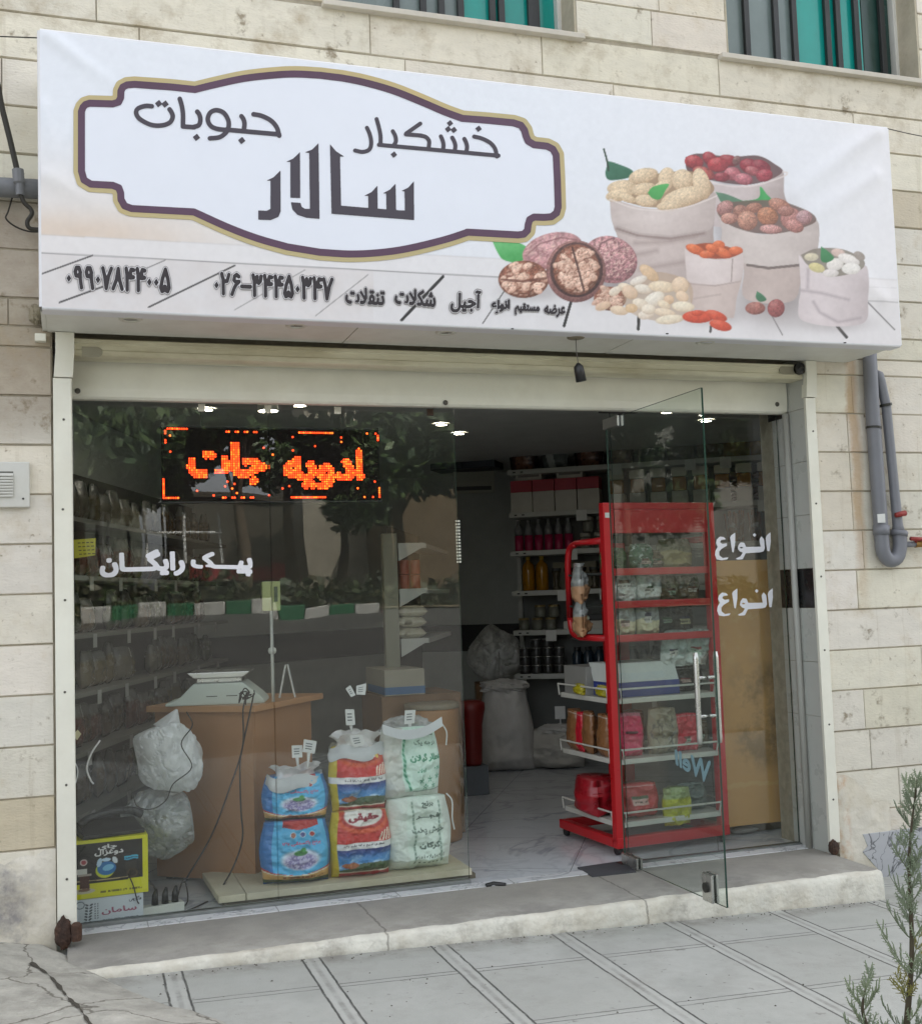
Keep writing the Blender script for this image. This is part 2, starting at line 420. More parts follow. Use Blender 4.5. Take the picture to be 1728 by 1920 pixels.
# ---------------------------------------------------------------- soft goods
def pillow(w_, h_, d, paint=None, nu=24, nv=30, top=.5, bot=.8, flare=0, wr=.008, seed=0, lean=0, e=2.6, squash=0.0):
    """stuffed bag: verts (front grid then back grid), faces, colours. local: x across, z up from 0, front towards -y"""
    U, V = np.meshgrid(np.linspace(-1, 1, nu), np.linspace(0, 1, nv))
    prof = np.minimum(1, (V/.16+.02))**.5*(bot) + (1-bot)*np.minimum(1, V/.16)
    prof = prof*(top+(1-top)*np.clip((1-V)/.45, 0, 1)**.7)
    thick = d/2*np.clip(1-np.abs(U)**e, 0, 1)**.55*prof
    half = w_/2*(1-.05*np.cos(V*math.pi*2)+flare*V-.05*np.clip((V-.8)/.2, 0, 1))
    X = half*U; Z = h_*V-squash*h_*(np.abs(U)**3)*np.sin(V*math.pi)*0
    n = fbm(np.stack([X/w_*5+seed*3.1, Z/h_*6+seed, thick*0+seed*.7], -1), 4)-.5
    n3 = np.abs(fbm(np.stack([X/w_*3+seed*1.7+V*2, Z/h_*3-U, thick*0+seed*2.7], -1), 3)-.5)
    Yf = -(thick+(n*2.2-n3*1.5)*wr*2*(1-np.abs(U)**4))+lean*V
    Yb = thick*.9+n*wr+lean*V
    Zs = Z-.03*h_*np.abs(U)**2*(V > .5)*(V-.5)*2
    A = np.stack([X, Yf, Zs], -1).reshape(-1, 3); B = np.stack([X, Yb, Zs], -1).reshape(-1, 3)
    gf = grid_faces(nu, nv); k = nu*nv
    fs = [gf, gf[:, ::-1]+k]
    e_ = []
    for j in range(nv-1): e_ += [(j*nu, (j+1)*nu, (j+1)*nu+k, j*nu+k), (j*nu+nu-1+k, (j+1)*nu+nu-1+k, (j+1)*nu+nu-1, j*nu+nu-1)]
    for i in range(nu-1): e_ += [(i+1, i, i+k, i+1+k), ((nv-1)*nu+i, (nv-1)*nu+i+1, (nv-1)*nu+i+1+k, (nv-1)*nu+i+k)]
    faces = np.concatenate(fs+[np.array(e_)])
    cols = None
    if paint is not None:
        cf = paint((U+1)/2, V); cols = np.concatenate([cf.reshape(-1, 3), paint((1-U)/2*0+.02, V).reshape(-1, 3)])
    return np.concatenate([A, B]), faces, cols
def xf(V, loc=(0, 0, 0), rz=0, rx=0, ry=0, s=1):
    R = Matrix.Rotation(rz, 3, 'Z') @ Matrix.Rotation(ry, 3, 'Y') @ Matrix.Rotation(rx, 3, 'X')
    return (np.asarray(V)*s) @ np.array(R).T + np.asarray(loc)
def full(U, c): return np.zeros(U.shape+(3,))+np.array(c, float)
def put(C, mask, c):
    m_ = np.clip(mask, 0, 1)[..., None]; C[:] = C*(1-m_)+np.array(c, float)*m_
def sstep(x, a, b):
    t = np.clip((x-a)/(b-a), 0, 1); return t*t*(3-2*t)
_TF = {}
def stamp(C, U, V, t, u0, u1, v0, v1, c, bold=1.5, fa=True, iso=.45):
    k = (t, bold)
    if k not in _TF: _TF[k] = text_field(t, 40, bold, fa)
    F = _TF[k]; ny, nx = F.shape
    x = (U-u0)/(u1-u0)*(nx-1); y = (V-v0)/(v1-v0)*(ny-1); ok = (x >= 0) & (x < nx-1) & (y >= 0) & (y < ny-1)
    xi = np.clip(x.astype(int), 0, nx-2); yi = np.clip(y.astype(int), 0, ny-2); fx = x-xi; fy = y-yi
    g = (F[yi, xi]*(1-fx)+F[yi, xi+1]*fx)*(1-fy)+(F[yi+1, xi]*(1-fx)+F[yi+1, xi+1]*fx)*fy
    put(C, np.where(ok, sstep(g, iso-.3, iso+.25), 0), c)
def crumple(c, r, seed, amp=.18, nu=40, nv=26, s=3.0):
    """crumpled plastic bag around c with radii r"""
    T, P = np.meshgrid(np.linspace(0, 2*math.pi, nu, endpoint=False), np.linspace(.02, math.pi-.02, nv))
    D = np.stack([np.cos(T)*np.sin(P), np.sin(T)*np.sin(P), np.cos(P)], -1)
    n = np.abs(fbm(D*s+seed*5.3, 3)-.5)*2; m_ = np.abs(fbm(D*s*2.3+seed*2.1, 3)-.5)*2
    R = 1+amp*(n*1.6-.5)+amp*.6*(m_-.3)
    V = np.array(c)+D*R[..., None]*np.array(r)
    f = []
    for j in range(nv-1):
        for i in range(nu): f.append((j*nu+i, (j+1)*nu+i, (j+1)*nu+(i+1) % nu, j*nu+(i+1) % nu))
    f += [tuple(range(nu)), tuple((nv-1)*nu+nu-1-i for i in range(nu))]
    return V.reshape(-1, 3), f
# ---------------------------------------------------------------- the setting: ground, step, building shell
YW = -0.28                      # face of the stone wall; the glass stands at y = 0
def ground(x, y): return -0.030-0.030*np.asarray(x, float)+0*np.asarray(y, float)
XL, XR = -0.065, 4.115
def line_mask(N, L, s, lo, hi): return band(N, L, s, lo, hi, .004)

pav = mat('paving', (180, 182, 177), rough=.72, var=.14, vscale=5, bump=.3, bscale=140, c2=(164, 166, 161))
def _spk(N, L, X, Y, Z, n):
    g = N.new('ShaderNodeNewGeometry'); v = N.new('ShaderNodeTexNoise'); v.inputs['Scale'].default_value = 21; v.inputs['Detail'].default_value = 5; L.new(g.outputs['Position'], v.inputs['Vector'])
    return math_node(N, L, 'MULTIPLY', math_node(N, L, 'SUBTRACT', v.outputs[0], .66), 16.0)
stain(pav, (96, 94, 88), _spk, .6)
def _slabtone(N, L, X, Y, Z, n):
    a = math_node(N, L, 'FLOOR', math_node(N, L, 'DIVIDE', math_node(N, L, 'SUBTRACT', X, .405), .595)); b = math_node(N, L, 'FLOOR', math_node(N, L, 'DIVIDE', math_node(N, L, 'SUBTRACT', Y, -1.14), .66))
    wn = N.new('ShaderNodeTexWhiteNoise'); wn.noise_dimensions = '2D'; cb_ = N.new('ShaderNodeCombineXYZ'); L.new(a, cb_.inputs[0]); L.new(b, cb_.inputs[1]); L.new(cb_.outputs[0], wn.inputs['Vector']); return wn.outputs['Value']
stain(pav, (162, 164, 158), _slabtone, .55)
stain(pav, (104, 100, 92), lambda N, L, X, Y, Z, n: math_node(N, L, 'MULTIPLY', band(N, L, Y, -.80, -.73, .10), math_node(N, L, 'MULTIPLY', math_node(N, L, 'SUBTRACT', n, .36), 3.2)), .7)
def _pav(N, L, X, Y, Z, n):
    def cell(s, off, per):
        a = math_node(N, L, 'SUBTRACT', s, off); a = math_node(N, L, 'DIVIDE', a, per); a = math_node(N, L, 'ADD', a, 100.5)
        f = math_node(N, L, 'FRACT', a); f = math_node(N, L, 'SUBTRACT', f, .5); f = math_node(N, L, 'ABSOLUTE', f)
        return math_node(N, L, 'MULTIPLY', f, per)
    wob = math_node(N, L, 'MULTIPLY', math_node(N, L, 'SUBTRACT', n, .5), .026)
    dx = math_node(N, L, 'ADD', cell(X, .405, .595), wob); dy = math_node(N, L, 'ADD', cell(Y, -1.14, .66), wob)
    a = line_mask(N, L, dx, .036, .042); b = line_mask(N, L, dy, .017, .021); b = math_node(N, L, 'MULTIPLY', b, .65)
    inx = math_node(N, L, 'LESS_THAN', dx, .036); iny = math_node(N, L, 'LESS_THAN', dy, .017)
    b = math_node(N, L, 'MULTIPLY', b, math_node(N, L, 'SUBTRACT', 1.0, inx))
    m = math_node(N, L, 'MAXIMUM', a, b)
    br = math_node(N, L, 'MULTIPLY', math_node(N, L, 'SUBTRACT', n, .12), 2.9)
    return math_node(N, L, 'MULTIPLY', m, br)
stain(pav, (62, 62, 60), _pav, .95)
def _strip(N, L, X, Y, Z, n):
    a = math_node(N, L, 'ADD', math_node(N, L, 'DIVIDE', math_node(N, L, 'SUBTRACT', X, .405), .595), 100.5)
    f = math_node(N, L, 'MULTIPLY', math_node(N, L, 'ABSOLUTE', math_node(N, L, 'SUBTRACT', math_node(N, L, 'FRACT', a), .5)), .595)
    k = math_node(N, L, 'LESS_THAN', f, .036)
    return math_node(N, L, 'MULTIPLY', k, math_node(N, L, 'MULTIPLY', n, .5))
stain(pav, (198, 200, 195), _strip, 1)
def _mid(N, L, X, Y, Z, n):
    a = math_node(N, L, 'ADD', math_node(N, L, 'DIVIDE', math_node(N, L, 'SUBTRACT', X, .405), .595), 100.5)
    f = math_node(N, L, 'MULTIPLY', math_node(N, L, 'ABSOLUTE', math_node(N, L, 'SUBTRACT', math_node(N, L, 'FRACT', a), .5)), .595)
    return math_node(N, L, 'MULTIPLY', band(N, L, f, -1, .006, .010), math_node(N, L, 'MULTIPLY', math_node(N, L, 'SUBTRACT', n, .36), 3.0))
stain(pav, (112, 110, 106), _mid, .8)
stain(pav, (140, 138, 132), lambda N, L, X, Y, Z, n: math_node(N, L, 'MULTIPLY', math_node(N, L, 'SUBTRACT', n, .5), 4.0), .6)

nx, ny = 60, 24
X, Y = np.meshgrid(np.linspace(-6, 12, nx), np.linspace(-6.6, -.05, ny))
pv = mk('pavement', np.stack([X, Y, ground(X, Y)], -1).reshape(-1, 3), grid_faces(nx, ny), pav); struct(pv)
# road climbing away on the far side of the street (seen only in the panes) and the wide ground to the horizon
asph = mat('asphalt', (76, 75, 72), rough=.85, var=.2, vscale=2, bump=.4, bscale=120, c2=(62, 62, 60))
def road_z(x, y): return ground(x, y)-.12+np.clip((-6.6-y)/8.0, 0, 1)**1.3*1.62
X, Y = np.meshgrid(np.linspace(-40, 40, 50), np.concatenate([np.linspace(-14.6, -6.6, 16)]))
struct(mk('road', np.stack([X, Y, road_z(X, Y)], -1).reshape(-1, 3), grid_faces(50, 16), asph))
earth = mat('earth', (120, 108, 84), rough=.95, var=.3, vscale=1.2, c2=(86, 92, 60))
X, Y = np.meshgrid(np.linspace(-160, 160, 40), np.concatenate([np.linspace(-160, -30, 12), np.linspace(-26, -14.6, 8)]))
zz = np.where(Y > -30, 1.5+(-14.6-Y)*.05, 2.15+(-30-Y)*.012)-.030*np.clip(X, -40, 40)
struct(mk('ground', np.stack([X, Y, zz], -1).reshape(-1, 3), grid_faces(40, 20), earth))

# doorstep: a worn concrete slab with a plastered front edge
st_top = mat('step_top', (156, 153, 145), rough=.8, var=.2, vscale=3, bump=.35, bscale=110, c2=(136, 134, 129))
stain(st_top, (186, 184, 176), lambda N, L, X, Y, Z, n: math_node(N, L, 'MULTIPLY', math_node(N, L, 'MULTIPLY', math_node(N, L, 'SUBTRACT', n, .42), 4.0), band(N, L, Y, -.9, -.62, .25)), .6)
def _sjoint(N, L, X, Y, Z, n):
    out = None; w_ = math_node(N, L, 'ADD', X, math_node(N, L, 'MULTIPLY', math_node(N, L, 'SUBTRACT', n, .5), .08))
    for x_ in (1.36, 2.66): m = band(N, L, w_, x_-.003, x_+.003, .004); out = m if out is None else math_node(N, L, 'MAXIMUM', out, m)
    return out
stain(st_top, (84, 80, 72), _sjoint, .6)
st_fr = mat('step_front', (218, 216, 204), rough=.85, var=.16, vscale=8, bump=.8, bscale=36, c2=(200, 194, 178))
stain(st_fr, (110, 106, 96), _sjoint, .6)
stain(st_fr, (110, 106, 96), lambda N, L, X, Y, Z, n: math_node(N, L, 'MULTIPLY', math_node(N, L, 'SUBTRACT', n, .38), math_node(N, L, 'MULTIPLY', band(N, L, math_node(N, L, 'ADD', Z, math_node(N, L, 'MULTIPLY', X, .03)), -.2, -.045, .03), 3.5)), .75)
stain(st_fr, (120, 112, 98), lambda N, L, X, Y, Z, n: math_node(N, L, 'MULTIPLY', math_node(N, L, 'SUBTRACT', n, .56), 5.0), .7)
nx = 220; xs = np.linspace(-.02, 4.048, nx); prof = [(-.125, 0), (-.4, 0), (-.69, -.001), (-.722, -.006), (-.732, -.02), (-.735, -.06), (-.737, -.1), (-.738, -.30)]
V = []
for (py, pz) in prof:
    k = 1 if pz < -.0005 else 0
    n_ = fbm(np.stack([xs*9, xs*0+py*40, xs*0], -1), 4)-.5; n3_ = fbm(np.stack([xs*40, xs*0+pz*90, xs*0+3], -1), 3)-.5
    V.append(np.stack([xs, py+k*(n_*.022+n3_*.010), pz+xs*0+k*(n_*.012 if pz > -.2 else xs*0)], -1))
V = np.concatenate(V); f = grid_faces(nx, len(prof)); mi = np.repeat([0, 0, 1, 1, 1, 1, 1], nx-1)
stp = thing('doorstep', 'long worn concrete doorstep with chipped whitish front edge below the glass shop front', 'step', (2, -.4, -.1))
mk('slab', V, f, [st_top, st_fr], stp, mi=mi, smooth=True)
# its right-hand end
n = len(prof); e = np.array([(4.048, p[0], p[1]) for p in prof]+[(4.048, -.125, -.3)])
mk('end_face', e, [tuple(range(n+1))], st_fr, stp)

# cracked concrete ramp on the left
conc = mat('ramp_concrete', (176, 174, 165), rough=.9, var=.26, vscale=9, bump=.9, bscale=50, c2=(150, 148, 139))
stain(conc, (206, 204, 194), lambda N, L, X, Y, Z, n: math_node(N, L, 'MULTIPLY', math_node(N, L, 'SUBTRACT', n, .55), 6.0), .6)
def _cracks(N, L, X, Y, Z, n):
    g = N.new('ShaderNodeNewGeometry'); v = N.new('ShaderNodeTexVoronoi'); v.feature = 'DISTANCE_TO_EDGE'; v.inputs['Scale'].default_value = 2.1
    nn = N.new('ShaderNodeTexNoise'); nn.inputs['Scale'].default_value = 7; nn.inputs['Detail'].default_value = 5; L.new(g.outputs['Position'], nn.inputs['Vector'])
    mx = N.new('ShaderNodeMix'); mx.data_type = 'VECTOR'; mx.inputs[0].default_value = .14; L.new(g.outputs['Position'], mx.inputs[4]); L.new(nn.outputs['Color'], mx.inputs[5]); L.new(mx.outputs[1], v.inputs['Vector'])
    return math_node(N, L, 'MULTIPLY', math_node(N, L, 'SUBTRACT', .012, v.outputs['Distance']), 120.0)
stain(conc, (92, 88, 78), _cracks, .8)
def ramp_h(X, Y):
    X = np.asarray(X, float); Y = np.asarray(Y, float)
    edge = np.where(Y > -.78, .15+(Y+.78)*-.35, .15+(-.78-Y)*.62); tt = edge-X+(n2(X+5, Y+9, 3)-.5)*.16
    h = .05*sstep(tt, 0, .12)+.05*sstep(tt, .1, .5)+.05*np.clip(-X-.05, 0, 2)
    return np.where(tt < 0, ground(X, Y)-.02, ground(X, Y)+h-.004+(n2(X+5, Y+5, 6)-.5)*.016)
nx, ny = 150, 120
X, Y = np.meshgrid(np.linspace(-2.6, .95, nx), np.linspace(-2.6, -.29, ny))
struct(mk('ramp', np.stack([X, Y, ramp_h(X, Y)], -1).reshape(-1, 3), grid_faces(nx, ny), conc, smooth=True))
def ramp_z(px, py):
    p = gp(px, py, 0)
    for _ in range(4): p = gp(px, py, float(ramp_h(p[0:1], p[1:2])[0]))
    return p
crk = mat('crack_dirt', (70, 66, 58), rough=1)
pts = arc([(58, 1806), (90, 1828), (112, 1852), (128, 1872), (148, 1890), (160, 1908), (178, 1935)], 6)
mb = MB(); prev = None
for i, p in enumerate(pts):
    wd = 2.2+1.2*math.sin(i*1.7)+1.2*math.sin(i*.6+1); a = ramp_z(p[0]-wd, p[1]+wd*.5); b = ramp_z(p[0]+wd, p[1]-wd*.5); a[2] += .004; b[2] += .004
    if prev is not None: mb.quad(prev[0], prev[1], b, a)
    prev = (a, b)
struct(mb.build('ramp_crack', crk))

# ---------------------------------------------------------------- building: stone-clad wall with two windows above the sign
stone = mat('stone', attr=True, rough=.72, var=.09, vscale=9, bump=.3, bscale=70, c=(0, 0, 0), stretch=(.7, 1, 1.6))
stain(stone, (150, 132, 100), lambda N, L, X, Y, Z, n: math_node(N, L, 'MULTIPLY', math_node(N, L, 'SUBTRACT', n, .63), 7.0), .4)
xr0 = vp(1600, 770, YW)[0]
def _rust(N, L, X, Y, Z, n):
    c = math_node(N, L, 'ADD', math_node(N, L, 'ADD', X, math_node(N, L, 'MULTIPLY', Z, .0)), math_node(N, L, 'MULTIPLY', math_node(N, L, 'SUBTRACT', n, .5), .10))
    a = band(N, L, c, xr0-.022, xr0+.012, .035); b = band(N, L, Z, 1.9, 3.2, .6)
    m = math_node(N, L, 'MULTIPLY', a, b); return math_node(N, L, 'MULTIPLY', m, math_node(N, L, 'ADD', n, .2))
stain(stone, (176, 136, 84), _rust, .8)
def _left(N, L, X, Y, Z, n):
    a = band(N, L, X, -3, -.02, .05); b = band(N, L, Z, 2.45, 3.35, .22); m = math_node(N, L, 'MULTIPLY', a, b)
    return math_node(N, L, 'MULTIPLY', m, math_node(N, L, 'ADD', n, .35))
stain(stone, (120, 100, 76), _left, .7)
def _grime(N, L, X, Y, Z, n):           # weathering that runs down below the window sills
    z = band(N, L, Z, 4.25, 4.56, .2); return math_node(N, L, 'MULTIPLY', z, math_node(N, L, 'MULTIPLY', math_node(N, L, 'SUBTRACT', n, .5), 5))
stain(stone, (120, 106, 82), _grime, .35)
def _streak(N, L, X, Y, Z, n):          # rain streaks and small pits in the stone
    cb_ = N.new('ShaderNodeCombineXYZ'); L.new(math_node(N, L, 'MULTIPLY', X, 16.0), cb_.inputs[0]); L.new(math_node(N, L, 'MULTIPLY', Z, 1.1), cb_.inputs[2])
    v = N.new('ShaderNodeTexNoise'); v.inputs['Scale'].default_value = 1.0; v.inputs['Detail'].default_value = 6; v.inputs['Roughness'].default_value = .7; L.new(cb_.outputs[0], v.inputs['Vector'])
    return math_node(N, L, 'MULTIPLY', math_node(N, L, 'SUBTRACT', v.outputs[0], .56), 4.5)
stain(stone, (168, 156, 132), _streak, .55)
stain(stone, (186, 168, 136), lambda N, L, X, Y, Z, n: math_node(N, L, 'MULTIPLY', math_node(N, L, 'SUBTRACT', n, .54), 5.0), .38)
def _pits(N, L, X, Y, Z, n):
    g = N.new('ShaderNodeNewGeometry'); v = N.new('ShaderNodeTexNoise'); v.inputs['Scale'].default_value = 34; v.inputs['Detail'].default_value = 3; L.new(g.outputs['Position'], v.inputs['Vector'])
    a = math_node(N, L, 'MULTIPLY', math_node(N, L, 'SUBTRACT', v.outputs[0], .67), 14.0)
    return math_node(N, L, 'MULTIPLY', a, math_node(N, L, 'MULTIPLY', math_node(N, L, 'SUBTRACT', n, .4), 3.5))
stain(stone, (126, 112, 88), _pits, .8)
mort = mat('mortar', (166, 158, 140), rough=.95, var=.25, vscale=20)
z1, z2 = vp(60, 742, YW)[2], vp(60, 1593, YW)[2]; CH = (z1-z2)/9
WIN = [(1.32, 2.70, 4.60, 6.2), (3.655, 5.03, 4.60, 6.2)]
bld = thing('shop_building', 'cream stone-clad building front with two upper windows above the sign', 'building', (2, .2, 0))
V = []; F_ = []; Cc = []
def slab(x0, x1, za, zb):
    if x1-x0 < .03 or zb-za < .03: return
    g = .0026; b = .004; y = YW+random.uniform(-.003, .003); t = random.uniform(-.002, .002)
    h = .0012; o = [(x0+h, za+g), (x1-h, za+g), (x1-h, zb-g), (x0+h, zb-g)]; i_ = [(x0+h+b*.6, za+g+b), (x1-h-b*.6, za+g+b), (x1-h-b*.6, zb-g-b), (x0+h+b*.6, zb-g-b)]
    k = len(V)
    for (x, z) in o: V.append((x, YW+.010, z))
    for j, (x, z) in enumerate(i_): V.append((x, y+(t if j in (1, 2) else -t), z))
    F_.append((k+4, k+5, k+6, k+7))
    for j in range(4): F_.append((k+j, k+(j+1) % 4, k+4+(j+1) % 4, k+4+j))
    v = random.uniform(-7, 6); c = np.array([217+v, 211+v*1.05, 197+v*1.2])+np.array([random.uniform(-2, 2), 0, random.uniform(-4, 4)])
    if random.random() < .07: c = c*np.array([.94, .915, .87])
    Cc.extend([c]*8)
def row(xa, xb, za, zb):
    x = xa; first = True
    while x < xb-.02:
        w_ = random.uniform(.8, 1.6)*(random.random() if first else 1) if xb-xa > 1.2 else random.uniform(.3, .9); first = False
        w_ = max(w_, .22); e = min(x+w_, xb)
        if xb-e < .2: e = xb
        slab(x, e, za, zb); x = e
k0 = -2
for k in range(k0, 40):
    za = z2+CH*k; zb = za+CH
    if za > 9: break
    cuts = sorted(set([za, zb]+[c for wn in WIN for c in (wn[2], wn[3]) if za < c < zb]+([2.84] if za < 2.84 < zb else [])))
    for a, b in zip(cuts[:-1], cuts[1:]):
        m_ = (a+b)/2
        if m_ < 2.84: segs = [(-7, XL-.004), (XR+.004, 13)]
        else:
            xs_ = [-7]
            for wn in WIN:
                if wn[2] < m_ < wn[3]: xs_ += [wn[0], wn[1]]
            xs_.append(13); segs = list(zip(xs_[0::2], xs_[1::2]))
        for s in segs: row(s[0], s[1], a, b)
mk('wall', V, F_, stone, bld, cols=np.array(Cc))
mb = MB()                                  # the masonry behind, which shows in the joints
YB = YW+.009
mb.box(-7, XL, YB, .15, -1, 2.84); mb.box(XR, 13, YB, .15, -1, 2.84)
mb.box(-7, 13, YB, .15, 2.84, 4.60); mb.box(-7, 1.32, YB, .15, 4.60, 6.2); mb.box(2.70, 3.655, YB, .15, 4.6, 6.2); mb.box(5.03, 13, YB, .15, 4.6, 6.2); mb.box(-7, 13, YB, .15, 6.2, 9)
mb.build('masonry', mort, bld)
mb = MB(); mb.box(-7, 13, .2, 9, 8.9, 9.05); mb.build('roof', mort, bld)
alu = mat('white_metal', (206, 206, 200), rough=.42, var=.08, vscale=3, bump=.05, bscale=30, c2=(190, 188, 178))
frost = mat('frosted_glass', (120, 134, 132), rough=.25, var=.2, vscale=2)
teal = mat('teal_glass', (20, 150, 140), rough=.16, var=.15, vscale=1.5)
dgreen = mat('dark_green_glass', (38, 66, 60), rough=.2, var=.2)
barm = mat('dark_bar', (42, 44, 44), rough=.5)
sill = mat('sill_stone', (196, 190, 178), rough=.7, var=.12, bump=.2)
rev = mat('reveal_plaster', (186, 178, 158), rough=.85, var=.16, bump=.4, bscale=30, c2=(160, 150, 128))
def pxx(px): return vp(px, 60, -.06)[0]
for wi, wn in enumerate(WIN):
    x0, x1, za, zb = wn; yg = -.06
    fr = MB(); fr.box(x0, x0+.035, yg-.05, yg+.03, za, zb); fr.box(x1-.035, x1, yg-.05, yg+.03, za, zb); fr.box(x0+.035, x1-.035, yg-.05, yg+.03, za, za+.03); fr.box(x0+.035, x1-.035, yg-.05, yg+.03, zb-.04, zb)
    wf = fr.build('window', alu, bld, bevel=.004)
    if wi: cut = [(x0+.035, pxx(1490), frost), (pxx(1492), pxx(1614), teal), (pxx(1616), x1-.035, dgreen)]; bars = [1395, 1450, 1484, 1546, 1566, 1600, 1648]
    else: cut = [(x0+.035, pxx(866), frost), (pxx(868), x1-.035, teal)]; bars = [742, 792, 826, 862, 921, 938, 993, 1003]
    for a, b, m_ in cut: MB().box(a, b, yg, yg+.012, za+.03, zb-.04).build('pane', m_, wf)
    for p in bars:
        c = pxx(p); MB().box(c-.018, c+.018, yg-.035, yg-.008, za+.03, zb-.04).build('bar', barm, wf, bevel=.003)
    mb = MB(); mb.box(x0-.06, x1+.03, YW-.045, yg-.05, za-.03, za); mb.build('window_sill', sill, wf, bevel=.004)
    MB().box(x0-.001, x0+.012, YW+.002, yg-.05, za+.001, zb).build('reveal', rev, wf); MB().box(x1-.012, x1+.001, YW+.002, yg-.05, za+.001, zb).build('reveal', rev, wf)

# rough plaster repairs at the feet of the two pillars and a marble offcut in the plinth
plas = mat('plaster_patch', (214, 209, 196), rough=.9, var=.14, vscale=6, bump=.8, bscale=22, c2=(196, 188, 168))
stain(plas, (120, 118, 122), lambda N, L, X, Y, Z, n: math_node(N, L, 'MULTIPLY', math_node(N, L, 'MULTIPLY', math_node(N, L, 'SUBTRACT', n, .47), 5.0), band(N, L, X, -3, -.22, .12)), .8)
stain(plas, (176, 120, 52), lambda N, L, X, Y, Z, n: math_node(N, L, 'MULTIPLY', math_node(N, L, 'MULTIPLY', math_node(N, L, 'SUBTRACT', n, .45), 6.0), band(N, L, X, 4.10, 4.17, .03)), .75)
def patch(name, x0, x1, zlo, ztop, seed, m, y=YW-.004):
    nu, nv = 50, 26; U, Vv = np.meshgrid(np.linspace(0, 1, nu), np.linspace(0, 1, nv)); Xp = x0+(x1-x0)*U
    zt = ztop(Xp)+(n2(Xp*1+seed+20, Xp*0+seed, 6)-.5)*.09; Z_ = zlo+(zt-zlo)*Vv
    d = .014*np.minimum(1, np.minimum(np.minimum((1-Vv)*6, U*12), (1-U)*12))+(n2(Xp+seed+9, Z_+seed+9, 14)-.5)*.012
    return mk(name, np.stack([Xp, y-d, Z_], -1).reshape(-1, 3), grid_faces(nu, nv), m, bld, smooth=True)
zl = vp(60, 1600, YW)[2]
patch('plaster_patch', -2.2, XL-.002, -.3, lambda x: zl+0*x, 1, plas)
patch('plaster_patch', XR+.0, 4.47, -.4, lambda x: .40-.16*np.clip((x-4.16)/.2, 0, 1)**2, 5, plas)
marb = mat('plinth_marble', (176, 178, 182), rough=.35, var=.1, vscale=3)
def _vein(sc, lo, w_):
    def f(N, L, X, Y, Z, n):
        v = N.new('ShaderNodeTexNoise'); v.inputs['Scale'].default_value = sc; v.inputs['Detail'].default_value = 4; v.inputs['Distortion'].default_value = 1.6
        g = N.new('ShaderNodeNewGeometry'); L.new(g.outputs['Position'], v.inputs['Vector'])
        a = math_node(N, L, 'ABSOLUTE', math_node(N, L, 'SUBTRACT', v.outputs[0], lo)); return math_node(N, L, 'SUBTRACT', 1.0, math_node(N, L, 'DIVIDE', a, w_))
    return f
stain(marb, (52, 54, 58), _vein(4.5, .5, .02), .9)
pa = vp(1612, 1563, YW); pb = vp(1728, 1556, YW)
pl = [(pa[0], pa[2]), (pa[0]+.03, pa[2]-.07), (pa[0]-.005, pa[2]-.10), (pa[0]+.12, pa[2]-.24), (pa[0]+.12, -.5), (9, -.5), (9, pa[2]+.005)]
MB().prism([(x, YW-.022, z) for x, z in pl], (0, .016, 0)).build('plinth_slab', marb, bld, bevel=.002)

# ---------------------------------------------------------------- inside of the shop (the plan is skewed to the street front)
A2 = np.array([math.cos(math.radians(32)), -math.sin(math.radians(32))])     # direction of the back shelving
flo = mat('floor_marble', (208, 212, 216), rough=.14, var=.06, vscale=2)
stain(flo, (130, 134, 144), _vein(.9, .5, .022), .5); stain(flo, (164, 168, 176), _vein(2.0, .54, .03), .35)
def _tile(N, L, X, Y, Z, n):
    c, s = math.cos(math.radians(30)), math.sin(math.radians(30)); out = None
    for a, b, o in ((c, -s, .21), (s, c, .33)):
        t = math_node(N, L, 'ADD', math_node(N, L, 'MULTIPLY', X, a), math_node(N, L, 'MULTIPLY', Y, b))
        f = math_node(N, L, 'FRACT', math_node(N, L, 'ADD', math_node(N, L, 'DIVIDE', t, .8), 50+o))
        m = math_node(N, L, 'LESS_THAN', f, .006); out = m if out is None else math_node(N, L, 'MAXIMUM', out, m)
    return out
stain(flo, (120, 122, 126), _tile, .9)
room = [(-.6, .06), (1.05, 4.6), (3.2, 5.9), (6.95, 3.4), (6.95, .06)]
fl = [(x, y, -.002) for x, y in room]; fl = [(-.6, -.03, -.002)]+fl[:]+[(6.95, -.03, -.002)]
struct(mk('floor', fl, [tuple(range(len(fl)-1, -1, -1))], flo))
# marble threshold strip in front of the glass and the floor rail
thm = mat('threshold_marble', (212, 214, 216), rough=.3, var=.08)
stain(thm, (120, 124, 132), _vein(2.4, .5, .016), .7)
stain(thm, (140, 140, 138), lambda N, L, X, Y, Z, n: math_node(N, L, 'LESS_THAN', math_node(N, L, 'FRACT', math_node(N, L, 'DIVIDE', math_node(N, L, 'ADD', X, 10.2), .62)), .008), 1)
struct(MB().box(-.02, 4.06, -.126, -.032, -.05, .004).build('threshold', thm))
rail = mat('floor_rail', (128, 132, 130), rough=.5, metal=.3, var=.25, vscale=9)
cl = mat('ceiling_paint', (180, 182, 178), rough=.8)
struct(mk('ceiling', [(x, y, 2.78) for x, y in [(-.6, .05)]+room[1:4]+[(6.95, .05)]], [(0, 1, 2, 3, 4)], cl))
iw = mat('inner_wall', (176, 180, 176), rough=.5, var=.1)
def _blk(N, L, X, Y, Z, n): return band(N, L, Z, .95, 1.22, .002)
stain(iw, (24, 25, 26), _blk, 1)
for i in range(len(room)-1):
    (xa, ya), (xb, yb) = room[i], room[i+1]
    struct(mk('wall_inner', [(xa, ya, -.08), (xb, yb, -.08), (xb, yb, 2.84), (xa, ya, 2.84)], [(0, 1, 2, 3)], iw))
